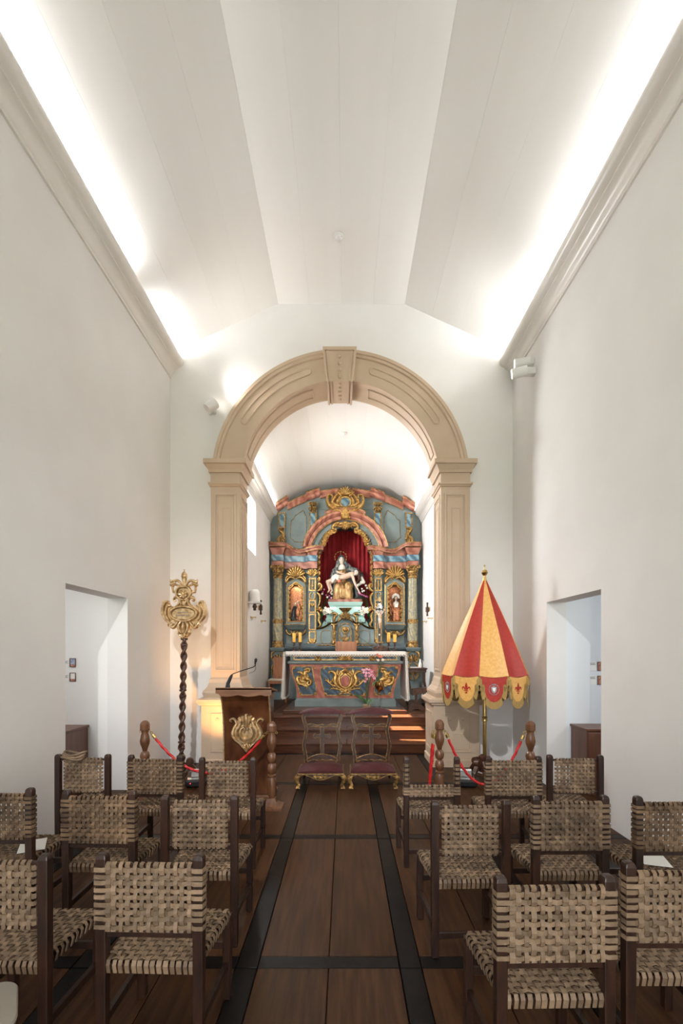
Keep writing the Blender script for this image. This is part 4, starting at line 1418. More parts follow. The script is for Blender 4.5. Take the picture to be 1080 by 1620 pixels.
# pale green stand with mouldings
st = thing('statue_pedestal', 'pale mint green moulded stand under the seated statue', 'pedestal')
zb = rz(992.5) + .002
b = MB()
x0, x1 = sx_(522), sx_(570)
b.stack([(sz_(973), x0, x1, DS - .22, DS + .26), (sz_(961), x0, x1, DS - .22, DS + .26), (sz_(959.5), x0 - .02, x1 + .02, DS - .25, DS + .27), (sz_(957), x0 - .035, x1 + .035, DS - .27, DS + .28), (sz_(954.5), x0 - .05, x1 + .05, DS - .29, DS + .29), (sz_(954), x0 - .05, x1 + .05, DS - .29, DS + .29)])
b.build('upper_block', 'mint_paint', st)
b = MB()
b.stack([(zb, sx_(508), sx_(583), DS - .12, DS + .3), (sz_(986), sx_(511), sx_(581), DS - .12, DS + .3), (sz_(977), sx_(517), sx_(575), DS - .12, DS + .3), (sz_(973.2), sx_(516), sx_(576), DS - .13, DS + .3)])
b.build('lower_block', 'mint_paint', st)
LIGHT_NICHE = [lamp('AREA', 'niche_stand_light_' + 'ab'[i], (sx_(p), RB + .16, sz_(962)), (sx_(p) , RB + .4, sz_(985)), 1.0, (0.72, 1.0, 0.93), shape='RECTANGLE', size=.35, size_y=.05) for i, p in ((0, 520), (1, 572))]

# ---- the seated statue: woman holding a dead man across her lap
pt = thing('pieta_statue', 'painted statue of a seated veiled woman holding a reclining man, ring of stars overhead', 'statue')
def V(p, q, y=0.0): return (sx_(p), DS + y, sz_(q))
b = MB(); b.cham(sx_(519.5), sx_(572), DS - .24, DS + .24, sz_(953.8), sz_(949.2), .01)
b.build('base', 'salmon_marble', pt)
k = KS
# gold dress: skirt over the knees, bodice
sk = [('e', V(542.5, 941, .0), (.26, .2, .15)), ('e', V(535, 928, -.08), (.13, .15, .12)), ('e', V(551, 928, -.08), (.13, .15, .12)), ('e', V(542.5, 931, .02), (.24, .17, .13)),
      ('c', V(535, 929, -.14), .11, V(533, 946, -.12), .12), ('c', V(550, 929, -.14), .11, V(551, 946, -.12), .13), ('e', V(542, 945, -.03), (.29, .19, .07)),
      ('c', V(542, 918, .08), .15, V(541.7, 904, .06), .115)]
o = blob('dress', sk, 'gold_robe', pt, .022, 2)
# vertical folds of the skirt
b = MB()
for i in range(13):
    u = (i - 6) / 6
    x = 542.5 + u * 13.5
    y = -.235 + .13 * u * u
    b.tube([V(x * .4 + 542.5 * .6 + u * 2, 927, -.16 + .08 * u * u), V(x - u * 1, 934 + (i % 2), y), V(x + 1.5 * math.sin(i * 2.1), 941, y - .005), V(x + .5, 947.5, y + .02)], [.012, .022, .026, .016], 6)
b.build('skirt_folds', 'gold_robe', pt, smooth=True)
# mantle in grey blue falling from the head over both sides
mn = [('c', V(529, 902, .09), .07, V(541, 899, .10), .09), ('c', V(541, 899, .10), .09, V(553, 899, .09), .075), ('c', V(553, 899, .08), .07, V(563, 902, .04), .07),
      ('c', V(563, 902, .04), .065, V(571.5, 910, .02), .06), ('c', V(571.5, 910, .02), .06, V(572.5, 920, .03), .055), ('c', V(528, 903, .06), .07, V(524.5, 914, .03), .06),
      ('c', V(551, 893, .06), .045, V(556, 902, .03), .05), ('c', V(556, 902, .02), .045, V(559, 908, -.02), .05), ('e', V(543, 910, .14), (.30, .08, .22)), ('e', V(545, 930, .13), (.38, .1, .3)),
      ('c', V(533, 893, .06), .03, V(530, 901, .03), .05)]
blob('mantle', mn, 'mantle_blue', pt, .02, 2)
# dark robe at the right and dark sleeve at the left
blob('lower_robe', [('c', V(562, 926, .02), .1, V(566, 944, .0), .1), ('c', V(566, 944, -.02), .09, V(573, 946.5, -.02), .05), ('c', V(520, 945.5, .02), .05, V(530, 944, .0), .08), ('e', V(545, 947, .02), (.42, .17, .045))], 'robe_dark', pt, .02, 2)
# veil and wimple
blob('veil', [('e', V(539.8, 886.5, .03), (.108, .11, .125)), ('c', V(534.5, 888, .02), .045, V(533, 897, .03), .05), ('c', V(545.5, 888, .02), .045, V(549, 896, .02), .055), ('e', V(540, 882, .02), (.085, .09, .07))], 'mantle_blue', pt, .013, 2)
b = MB(); b.lathe([(.085, -.09), (.1, -.05), (.085, 0), (.07, .03)], V(540.5, 896.5, -.02), 16, 0, 1, .9)
b.build('wimple', 'veil_white', pt, smooth=True)
hd = blob('woman_head', [('e', V(539.8, 887, -.055), (.066, .075, .088)), ('e', V(539.8, 890.3, -.07), (.045, .05, .045)), ('c', V(539.8, 886.5, -.128), .011, V(539.8, 888.6, -.14), .014), ('e', V(539.8, 890.4, -.12), (.018, .012, .006)), ('e', V(537.9, 886.2, -.118), (.014, .012, .01)), ('e', V(541.7, 886.2, -.118), (.014, .012, .01)), ('c', V(540.3, 890, -.02), .045, V(541, 897, .0), .05)], 'face_ivory', pt, .008, 1)
b = MB()
for q in (537.8, 541.8):
    b.ball(V(q, 886.5, -.128), (.011, .004, .0045), 8, 5)
    b.tube([V(q - .9, 885.2, -.125), V(q, 884.8, -.129), V(q + .9, 885.2, -.125)], .003, 5)
b.build('woman_eyes', 'hair_brown', hd)
b = MB(); b.ball(V(539.8, 890.3, -.128), (.016, .006, .005), 8, 5); b.build('woman_lips', 'petal_pink', hd)
# her arm and hand on his body
blob('woman_arm', [('c', V(530, 904, -.02), .04, V(533, 908, -.13), .036), ('c', V(533, 906, -.13), .034, V(541, 909.5, -.17), .026), ('e', V(543, 910, -.18), (.04, .02, .022))] +
     [('c', V(543.5, 909.2 + .7 * i, -.19), .009, V(546.5, 909.6 + .9 * i, -.19), .007) for i in range(4)] + [('c', V(542.5, 909, -.19), .009, V(544.5, 907.8, -.19), .007)], 'skin', pt, .0085, 1)
blob('sleeve', [('c', V(529.5, 903, .0), .07, V(532.5, 907.5, -.12), .05), ('c', V(529, 905, -.02), .06, V(526, 912, -.03), .05)], 'mantle_blue', pt, .015, 2)
# reclining man, one continuous body
man = [('e', V(553.5, 911.5, -.2), (.105, .075, .075)), ('c', V(552, 912, -.2), .075, V(544, 915, -.22), .066), ('c', V(544, 915, -.22), .066, V(536, 916, -.23), .066),
       ('e', V(556.5, 910.5, -.19), (.07, .07, .07)),
       ('c', V(535, 916, -.25), .056, V(518, 922.5, -.27), .042), ('c', V(518, 922.5, -.27), .04, V(521.5, 935, -.24), .028), ('c', V(521.5, 935, -.24), .024, V(519, 939, -.28), .018),
       ('c', V(536, 917, -.19), .054, V(521, 924.5, -.20), .042), ('c', V(521, 924.5, -.20), .038, V(525, 936, -.18), .027), ('c', V(525, 936, -.18), .022, V(523, 940, -.23), .018),
       ('c', V(557, 913, -.26), .04, V(561.5, 927, -.27), .031), ('c', V(561.5, 927, -.27), .029, V(566.3, 936.2, -.28), .02), ('e', V(567, 938, -.285), (.022, .014, .026)),
       ('c', V(554, 908, -.12), .034, V(548, 910, -.12), .028),
       ('c', V(558, 910, -.19), .034, V(561, 909, -.18), .034)]
man += [('c', V(566.5 + .6 * i, 938.8, -.285), .0075, V(567.0 + .9 * i, 941.5 - .3 * abs(i - 1), -.285), .006) for i in range(4)]
man += [('c', V(566.3, 937.5, -.29), .007, V(565.2, 939.5, -.3), .006)]
mb_ = blob('man_body', man, 'skin', pt, .0095, 2)
mh = blob('man_head', [('e', V(562.8, 908, -.19), (.062, .06, .07)), ('e', V(561.3, 911, -.21), (.035, .04, .034)), ('c', V(561, 908, -.25), .009, V(560.4, 909.6, -.262), .012)], 'face_ivory', pt, .009, 1)
b = MB()
for q, z in ((559.6, 907.4), (562.8, 907.2)): b.ball(V(q, z, -.247), (.012, .006, .005), 8, 5)
b.tube([V(559.4, 911.8, -.245), V(561, 912.4, -.252), V(562.4, 911.6, -.245)], .004, 5)
b.build('man_features', 'hair_brown', mh)
blob('man_hair', [('e', V(566.2, 907.5, -.15), (.06, .07, .085)), ('c', V(567, 909, -.15), .06, V(567.5, 917, -.13), .05), ('c', V(567.5, 917, -.13), .048, V(564, 922, -.12), .03), ('e', V(561.5, 913.4, -.215), (.03, .035, .022))], 'hair_brown', mh, .012, 2)
blob('loincloth', [('e', V(533.5, 915.5, -.235), (.095, .095, .075)), ('c', V(529, 917, -.29), .04, V(526, 923, -.3), .03), ('c', V(531, 913, -.27), .045, V(534, 919, -.31), .035), ('c', V(528, 915, -.25), .05, V(525, 919, -.25), .04)], 'veil_white', pt, .012, 1)
b = MB(); b.ball(V(547.5, 915.2, -.285), (.012, .006, .01), 8, 5); b.build('wound', 'petal_orange', mb_)
# light cloth behind his head
blob('head_cloth', [('c', V(571.5, 915, -.08), .045, V(575, 922, -.08), .05), ('c', V(572, 922, -.08), .05, V(565, 927, -.06), .04)], 'veil_white', pt, .015, 2)
# rose on his side
b = MB()
for i in range(9):
    a = i * 2.4; r = .008 + .004 * i
    b.ball(V(536 + r / k * math.cos(a), 922 + r / k * math.sin(a), -.33 + .003 * i), (.02, .012, .02), 8, 5)
b.build('rose', 'petal_orange', pt, smooth=True)
# ring of stars
b = MB()
hz, hr = 880.5, 9.4
ring = [V(538.6 + hr * math.cos(a), hz - hr * math.sin(a), .12) for a in [-.15 * PI + 1.3 * PI * i / 24 for i in range(25)]]
b.tube(ring, .0025, 5)
b.tube([V(538.6, 886, .10), V(538.6, 871.5, .12)], .004, 5)
halo = b.build('star_ring', 'brass', pt)
for i in range(9):
    a = -.12 * PI + 1.24 * PI * i / 8
    c = V(538.6 + hr * math.cos(a), hz - hr * math.sin(a), .105)
    b = MB()
    P = []
    for j in range(10):
        q = .022 if j % 2 == 0 else .009
        P.append((c[0] + q * math.sin(j * PI / 5), c[2] + q * math.cos(j * PI / 5)))
    b.prism(P, c[1] - .004, c[1] + .004)
    b.build('star', 'brass', halo)

# ================================================================= FLOWERS
def blossom(b, c, r, n=5, tilt=0.0):
    for j in range(n):
        a = 2 * PI * j / n + tilt
        p = Vector((c[0] + r * .55 * math.cos(a), c[1] - r * .12, c[2] + r * .55 * math.sin(a)))
        m = Matrix.Translation(p) @ Matrix.Rotation(-a, 4, 'Y')
        v0 = len(b.v)
        b.ball((0, 0, 0), (r * .5, r * .14, r * .36), 7, 5)
        for i in range(v0, len(b.v)): b.v[i] = tuple(m @ Vector(b.v[i]))


def leaf(b, pts, w):
    """folded blade leaf with thickness"""
    P = cr(pts, 4)
    n = len(P)
    rr = []
    for i, p in enumerate(P):
        t = i / (n - 1)
        ww = max(w * math.sin(PI * min(.08 + .92 * t, .985)) ** .7, .002)
        d = (P[min(i + 1, n - 1)] - P[max(i - 1, 0)]).normalized()
        s_ = d.cross(Vector((0, 1, 0)))
        s_ = s_.normalized() if s_.length > .05 else Vector((1, 0, 0))
        u = s_.cross(d)
        rr.append([p - s_ * ww + u * ww * .25, p - u * .003, p + s_ * ww + u * ww * .25, p + u * .006])
    b.rings(rr)


def flower_group(name, label, cat, spots, base, m, r, group=None, vase=None, leaves=(), stems=True, vm='glass', cm='wax'):
    o = thing(name, label, cat, (0, 0, 0), 0, group)
    for i, (p, q, y) in enumerate(spots):
        b = MB(); blossom(b, (p, y, q), r * (.85 + .3 * random.random()), 5, random.random())
        bl = b.build('blossom', m[i % len(m)], o, smooth=True)
        b = MB(); b.ball((p, y - r * .25, q), r * .2, 7, 5); b.build('flower_centre', cm, bl, smooth=True)
    if stems:
        b = MB()
        for p, q, y in spots[::2]:
            b.tube(cr([base, ((base[0] * .6 + p * .4), (base[1] + y) / 2, (base[2] + q) / 2 + .03), (p, y + .01, q)], 5), .006, 5)
        b.build('stems', 'stem_green', o)['kind'] = 'stuff'
    for pts, w in leaves:
        b = MB(); leaf(b, pts, w); b.build('leaf', 'leaf_green', o, smooth=60)
    if vase:
        b = MB(); b.lathe(*vase); b.build('vase', vm, o, smooth=30)
    return o

yv = RB + .30
def vs_(p, q): return (sx_(p), sz_(q), yv)
zv = rz(992.5)
# orchids left and right of the statue, standing in slim dark vases behind the stand
for side, spots, ms, lab in (
    (-1, [(511, 938), (513, 934), (510, 941), (516, 943), (523, 938), (525, 941), (521, 944), (524, 947), (518, 946), (523, 929.5), (521, 933)], ('petal_magenta', 'petal_pink', 'petal_white'), 'pink and white orchid sprays left of the seated statue'),
    (1, [(566.5, 939), (569, 941), (572, 942), (575, 943.5), (578, 945), (580.5, 945.5), (578, 928), (580, 932), (572, 933), (572.5, 937), (575, 936)], ('petal_magenta', 'petal_magenta', 'petal_magenta', 'petal_magenta', 'petal_magenta', 'petal_magenta', 'petal_white', 'petal_white', 'petal_white', 'petal_white', 'petal_white'), 'magenta and white orchid sprays right of the seated statue')):
    xb_ = sx_(507.5 if side < 0 else 584.5)
    yb_ = RB + .58
    S_ = [(sx_(p), sz_(q), RB + .26 - .1 * abs(p - 546) / 40 + (.0)) for p, q in spots]
    o = flower_group('orchid_spray', lab, 'flowers', S_, (xb_, yb_, sz_(978)), ms, .027, 'orchid sprays beside the statue',
                     ([(.04, 0), (.06, .05), (.065, .16), (.05, .24), (.055, .26), (.045, .262), (.04, .2), (.0, .19)], (xb_, yb_, zv), 14),
                     [([(xb_, yb_, sz_(977)), (xb_ - side * .05, yb_ - .1, sz_(970)), (xb_ - side * .12, yb_ - .2, sz_(966))], .025), ([(xb_, yb_, sz_(977)), (xb_ + side * .01, yb_ - .1, sz_(968)), (xb_ - side * .03, yb_ - .2, sz_(960))], .022)], True, 'black_metal')
# white bouquets in glass bowls on the niche floor
for side, px, lab in ((-1, 519, 'white lilies in a clear bowl at the left foot of the mint green stand'), (1, 573.5, 'white roses in a clear bowl at the right foot of the mint green stand')):
    x = sx_(px)
    y = RB + .10
    S_ = []
    for i in range(9):
        a = i * 2.4; r = .02 + .013 * i
        S_.append((x + side * .03 + r * 1.15 * math.cos(a), sz_(968) + r * .75 * math.sin(a), y - .04 + .03 * math.sin(i)))
    if side > 0: S_ += [(sx_(580), sz_(965), y - .05), (sx_(585), sz_(963.5), y - .05)]
    base = (x, y, sz_(975))
    lv_ = []
    for j in range(7):
        a = PI * (.1 + .8 * j / 6)
        lv_.append(([(x, y, sz_(974)), (x + .1 * math.cos(a), y - .02, sz_(972) + .10 * math.sin(a)), (x + .2 * math.cos(a), y - .04, sz_(972) + .12 * math.sin(a))], .012))
    flower_group('white_bouquet', lab, 'flowers', S_, base, ('petal_white',), .045, 'white bouquets at the foot of the stand', ([(.03, 0), (.05, .01), (.02, .04), (.03, .07), (.075, .12), (.085, .18), (.08, .21), (.07, .21), (.06, .14), (.0, .1)], (x, y, zv), 16), lv_)

# ================================================================= STATUES IN THE SIDE NICHES
def NV(p, q, y=.08): return (rx(p), RB + y, rz(q))
nl = thing('copper_relief', 'small copper-toned group of kneeling figures in the left niche of the altarpiece', 'statue')
b = MB(); b.prism(rp((458.5, 984), (458.5, 931), (463, 927), (468.5, 924), (474, 927), (478.5, 931), (478.5, 984)), RB + .17, RB + .2)
b.build('relief_panel', 'copper_relief', nl)
b = MB(); b.cham(rx(458), rx(479), RB + .0, RB + .17, rz(984), rz(981), .01); b.build('base', 'copper_back', nl)
blob('kneeling_robe', [('c', NV(463, 980), .07, NV(464, 968), .06), ('c', NV(464, 968), .06, NV(465.5, 960), .045), ('c', NV(462, 980, .04), .06, NV(468, 981, .04), .04), ('c', NV(465, 963, .05), .03, NV(469, 962, .0), .02)], 'robe_dark', nl, .013, 2)
blob('standing_robe', [('c', NV(474, 980), .07, NV(473.5, 965), .065), ('c', NV(473.5, 965), .06, NV(472, 957), .05), ('c', NV(471, 962, .04), .03, NV(468.5, 966, .0), .02), ('e', NV(471, 970, .0), (.06, .05, .1)), ('c', NV(476, 968, .03), .03, NV(477, 977, .02), .04)], 'copper_relief', nl, .013, 2)
blob('heads', [('e', NV(466.5, 955.5, .06), (.036, .036, .045)), ('c', NV(466.3, 957, .06), .02, NV(465.8, 960, .08), .025), ], 'skin', nl, .008, 1)
blob('heads', [('e', NV(471, 952.5, .06), (.036, .036, .045)), ('c', NV(471.3, 954, .06), .02, NV(471.8, 958, .08), .025)], 'skin', nl, .008, 1)
b = MB()
for i in range(26):
    a = i * 1.1
    b.ball(NV(468.5 + 8.5 * math.cos(a) * (.3 + .7 * ((i * 7) % 10) / 10), 974 + 9 * math.sin(a * 1.7), .09), (.024, .02, .028), 6, 4)
b.build('foliage', 'copper_relief', nl, smooth=True)['kind'] = 'stuff'

for nm, p_ in (('left', 468.5), ('right', 2 * MX - 468.5)):
    lamp('AREA', 'side_niche_lamp_' + nm, (rx(p_), RB + .06, rz(927.5)), (rx(p_), RB + .16, rz(965)), 0.9, (1, .82, .62), shape='RECTANGLE', size=.16, size_y=.05)
nr = thing('crowned_figure', 'small robed figure with white rayed halo in the right niche of the altarpiece', 'statue')
b = MB(); b.cham(rx(613.5), rx(634), RB + .0, RB + .2, rz(984), rz(981), .01); b.build('base', 'copper_back', nr)
cx_ = 626.5
blob('robe', [('c', NV(cx_, 979), .085, NV(cx_, 966), .075), ('c', NV(cx_, 966), .075, NV(cx_, 956), .055), ('c', NV(cx_ - 4, 957, .06), .035, NV(cx_ - 5.5, 966, .03), .035), ('c', NV(cx_ + 4, 957, .06), .035, NV(cx_ + 5, 967, .03), .035), ('c', NV(cx_ - 2, 967, .02), .05, NV(cx_ - 3, 980, .01), .05), ('c', NV(cx_ + 2.5, 967, .02), .05, NV(cx_ + 3, 980, .01), .05)], 'robe_red', nr, .012, 2)
blob('bodice', [('c', NV(cx_, 958, .05), .055, NV(cx_, 952.5, .07), .05), ('c', NV(cx_ - 3, 954, .06), .03, NV(cx_ - 1.5, 960, -.01), .022), ('c', NV(cx_ + 3, 954, .06), .03, NV(cx_ + 1.5, 960, -.01), .022)], 'veil_white', nr, .01, 1)
h2 = blob('head', [('e', NV(cx_, 946.3, .05), (.042, .044, .052)), ('c', NV(cx_, 948, .06), .024, NV(cx_, 952, .07), .028), ('c', NV(cx_, 946, .008), .006, NV(cx_, 947, .002), .008)], 'skin', nr, .007, 1)
b = MB(); b.ball(NV(cx_, 945.2, .075), (.05, .045, .05), 10, 6); b.tube([NV(cx_ - 2.6, 946, .07), NV(cx_ - 3.2, 951, .07)], [.02, .015], 6); b.tube([NV(cx_ + 2.6, 946, .07), NV(cx_ + 3.2, 951, .07)], [.02, .015], 6); b.build('hair', 'hair_brown', h2, smooth=True)
b = MB()
for i in range(13):
    a = -.08 * PI + 1.16 * PI * i / 12
    b.stroke([(rx(cx_) + .035 * math.cos(a), rz(944) + .035 * math.sin(a)), (rx(cx_) + .10 * math.cos(a), rz(944) + .10 * math.sin(a))], [.012, .026], RB + .12, .012, 1)
b.build('rayed_halo', 'crown_silver', nr)
blob('small_angel', [('c', NV(617.5, 961, .1), .05, NV(617, 954, .1), .04), ('e', NV(617.5, 950.5, .08), (.034, .034, .04)), ('c', NV(616.5, 956, .08), .025, NV(619.5, 960, .03), .018), ('c', NV(618, 962, .1), .04, NV(619, 972, .1), .03)], 'copper_relief', nr, .011, 1)
b = MB()
for i in range(18):
    a = i * 2.1
    b.ball(NV(cx_ + 6 * math.cos(a), 973 + 6 * math.sin(a * 1.3), .0), (.022, .012, .02), 6, 4)
b.build('robe_ornament', 'gold', nr, smooth=True)['kind'] = 'stuff'

# ================================================================= ON THE ALTAR TABLE
ZT = zt + .0125
def candle(px, py_top, hh, d, label):
    x = CX + (px - VX) * d / F
    o = thing('candlestick', label, 'candlestick', (x, d, ZT), 0, 'dark turned candlesticks on the altar')
    b = MB()
    b.lathe([(.048, 0), (.05, .012), (.04, .022), (.018, .032), (.014, .05), (.03, .062), (.032, .08), (.014, .095), (.013, .115), (.03, .128), (.026, .145), (.013, .155), (.016, .17), (.05, .182), (.054, .192), (.054, .198), (0.0, .198)], (0, 0, 0), 16)
    b.build('stick', 'dark_turned', o, smooth=40)
    b = MB(); b.lathe([(.034, .199), (.036, .205), (.036, .199 + hh), (.030, .199 + hh + .004), (.02, .199 + hh - .006), (0, .199 + hh - .008)], (0, 0, 0), 18)
    c = b.build('candle', 'wax', o, smooth=40)
    b = MB(); b.tube([(0, 0, .199 + hh - .01), (.002, 0, .199 + hh + .008), (.004, 0, .199 + hh + .014)], .003, 5); b.build('wick', 'black_metal', c)
candle(465, 998, .19, YA0 + .38, 'dark turned candlestick with yellow candle, outer left end of the altar')
candle(474.5, 996, .205, YA0 + .42, 'dark turned candlestick with yellow candle, second from the altar left end')
candle(614.5, 996, .205, YA0 + .42, 'dark turned candlestick with tall yellow candle beside the crucifix')
candle(624.2, 1000, .165, YA0 + .38, 'dark turned candlestick with short yellow candle, outer right end of the altar')
# crucifix
dcr = YA0 + .34
kc = dcr / F
cxx = CX + (600 - VX) * kc
cf = thing('standing_crucifix', 'dark wooden crucifix with pale corpus and silver rays standing on the altar', 'crucifix', (cxx, dcr, ZT))
def cz(q): return EYE - (q - VY) * kc - ZT
b = MB()
b.lathe([(.085, 0), (.09, .01), (.075, .025), (.09, .05), (.095, .075), (.07, .10), (.045, .13), (.04, .15), (.055, .165), (.05, .175), (0, .175)], (0, 0, 0), 20)
for sx in (-1, 1):
    v = spiral(sx * .085, .075, .045, .012, -PI / 2, -PI / 2 + sx * 3.2 * PI, 18)
    b.tube([(p[0], -.02, p[1]) for p in v], .016, 6)
    v = spiral(sx * .03, .06, .04, .01, PI / 2, PI / 2 + sx * 3 * PI, 16)
    b.tube([(p[0], -.09, p[1]) for p in v], .012, 6)
b.build('scrolled_base', 'dark_turned', cf, smooth=40)
b = MB()
zc_ = cz(965.5)
b.cham(-.026, .026, -.012, .012, .17, cz(951), .004)
b.cham(-.10, .10, -.011, .011, zc_ - .026, zc_ + .026, .004)
cross = b.build('cross', 'black_plastic', cf)
b = MB()
frame(b, -.045, .045, .185, cz(985) , -.0, .014, .02)
b.build('gilt_shrine', 'gold_old', cf)
b = MB()
for a0 in range(28):
    a = 2 * PI * a0 / 28
    L = .105 if a0 % 2 else .075
    if abs(math.cos(a)) > .96: continue
    b.stroke([(.03 * math.cos(a), zc_ + .02 + .03 * math.sin(a)), (L * math.cos(a), zc_ + .02 + L * math.sin(a))], [.006, .013], -.013, .006, 1)
b.build('rays', 'silver', cf)
b = MB()
b.stroke([(0, cz(952)), (-.018, cz(949)), (0, cz(944)), (.018, cz(949)), (0, cz(952))], [.02] * 5, 0.004, .02, 3); fan(b, 0, cz(951), .05, .0, .02, 5, .1 * PI, .9 * PI)
b.ball((0, 0, cz(946)), (.02, .014, .025), 8, 6)
for sx in (-1, 1): fan(b, sx * .095, zc_, .035, .0, .02, 5, (0 if sx > 0 else .5) * PI - .25 * PI * sx - (0 if sx > 0 else 0), (0 if sx > 0 else .5) * PI + .75 * PI)
b.build('gilt_finials', 'gold_bright', cf, smooth=50)
b = MB(); b.box(-.026, .026, -.018, -.011, cz(957.5), cz(954.5)); b.build('title_plate', 'silver', cf)
def CV(x, z, y=-.032): return (x, y, z)
hz_ = cz(970)
blob('corpus', [('c', CV(0, hz_ - .035), .032, CV(0, hz_ - .09), .024), ('c', CV(0, hz_ - .09), .024, CV(.002, hz_ - .13), .026),
     ('c', CV(-.026, hz_ - .03), .013, CV(-.07, hz_ + .012), .0095), ('c', CV(-.07, hz_ + .012), .009, CV(-.102, zc_ + .012), .007), ('e', CV(-.105, zc_ + .014), (.009, .006, .01)),
     ('c', CV(.026, hz_ - .03), .013, CV(.07, hz_ + .012), .0095), ('c', CV(.07, hz_ + .012), .009, CV(.102, zc_ + .012), .007), ('e', CV(.105, zc_ + .014), (.009, .006, .01)),
     ('c', CV(-.012, hz_ - .13), .018, CV(-.008, hz_ - .215, -.05), .013), ('c', CV(-.008, hz_ - .215, -.05), .012, CV(.002, hz_ - .30), .008),
     ('c', CV(.014, hz_ - .13), .018, CV(.012, hz_ - .215, -.05), .013), ('c', CV(.012, hz_ - .215, -.05), .012, CV(.004, hz_ - .30), .008), ('c', CV(.003, hz_ - .30), .009, CV(.003, hz_ - .325, -.045), .008),
     ('e', CV(.004, hz_ + .008, -.042), (.018, .019, .024)), ('c', CV(.002, hz_ - .01), .010, CV(0, hz_ - .03), .012)], 'skin', cf, .0042, 1)
b = MB(); b.ball(CV(.002, hz_ + .016, -.034), (.021, .02, .022), 8, 6); b.tube([CV(-.016, hz_ + .01), CV(-.018, hz_ - .02)], .007, 6); b.tube([CV(.02, hz_ + .01), CV(.021, hz_ - .02)], .007, 6); b.build('corpus_hair', 'hair_brown', cf, smooth=True)
blob('loincloth', [('e', CV(0, hz_ - .135, -.034), (.034, .024, .026)), ('c', CV(.026, hz_ - .135, -.04), .013, CV(.034, hz_ - .18, -.04), .009)], 'veil_white', cf, .005, 1)
b = MB(); b.ball((0, -.03, cz(1004.5)), (.02, .014, .022), 8, 6); b.build('skull', 'silver', cf, smooth=True)
# altar microphone
dm = YA0 + .30
o = thing('altar_microphone', 'thin black gooseneck microphone standing on the altar beside the crucifix', 'microphone', (CX + (590 - VX) * dm / F, dm, ZT))
def mz(q): return EYE - (q - VY) * dm / F - ZT
b = MB(); b.cham(-.035, .035, -.03, .03, 0, .022, .006); b.build('base', 'black_plastic', o)
b = MB(); b.tube(cr([(0, 0, .02), (-.015, 0, .06), (-.06, -.0, mz(1021)), (-.20, .0, mz(1013)), (-.30, .0, mz(1008.3))], 5), .0045, 6); b.build('gooseneck', 'black_metal', o, smooth=True)
b = MB(); b.tube([(-.295, 0, mz(1008.6)), (-.315, 0, mz(1007.6)), (-.335, 0, mz(1006.6))], [.008, .014, .011], 8); b.build('capsule', 'black_metal', o, smooth=True)

# ================================================================= FURNITURE IN THE CHANCEL
FZ = .505
# celebrant's chair behind the altar
dc = 11.25
kk = dc / F
xa, xb = CX + (530 - VX) * kk, CX + (564.5 - VX) * kk
xm = (xa + xb) / 2; hw_ = (xb - xa) / 2
o = thing('celebrant_chair', 'tall oak armchair whose plain back rises behind the altar cloth', 'chair', (xm, dc, FZ))
zt2 = EYE - (1014.5 - VY) * kk - FZ
b = MB(); b.cham(-hw_ + .03, hw_ - .03, .22, .25, .5, zt2, .006); b.build('back_panel', 'oak', o)
for sx in (-1, 1):
    b = MB(); b.cham(sx * (hw_ - .02) - .022, sx * (hw_ - .02) + .022, .2, .26, 0, zt2 + .01, .006); b.build('back_post', 'oak', o)
    b = MB(); b.cham(sx * (hw_ - .02) - .022, sx * (hw_ - .02) + .022, -.26, -.21, 0, .68, .005); b.build('leg', 'oak', o)
    b = MB(); b.cham(sx * (hw_ - .02) - .03, sx * (hw_ - .02) + .03, -.28, .2, .68, .715, .006); b.build('armrest', 'oak', o)
b = MB(); b.cham(-hw_ + .0, hw_ - .0, -.26, .2, .42, .47, .008); b.build('seat', 'maroon_velvet', o)
# sedilia at the left wall
ds = 11.35
kk = ds / F
x0 = CX + (425.5 - VX) * kk
o = thing('sanctuary_chair', 'plain wooden side chair with cream seat against the left end of the altarpiece', 'chair', (CX + (441 - VX) * kk, ds, FZ))
def w_(p): return (p - 441) * kk
zb1 = EYE - (1040 - VY) * kk - FZ
zs = EYE - (1074 - VY) * kk - FZ
b = MB(); b.cham(w_(430), w_(455), .19, .215, zs - .02, zb1, .006); b.build('backrest', 'oak', o)
b = MB(); b.cham(w_(425.5), w_(456), -.24, .19, zs - .035, zs, .012); b.build('cushion', 'seat_cream', o)
b = MB(); b.cham(w_(426), w_(455.5), -.23, .19, zs - .11, zs - .036, .006); b.build('seat_frame', 'oak', o)
for q in (428, 453.5):
    for y in (-.2, .19):
        b = MB(); b.cham(w_(q) - .02, w_(q) + .02, y - .02, y + .02, 0, zs - .036, .004); b.build('leg', 'oak', o)
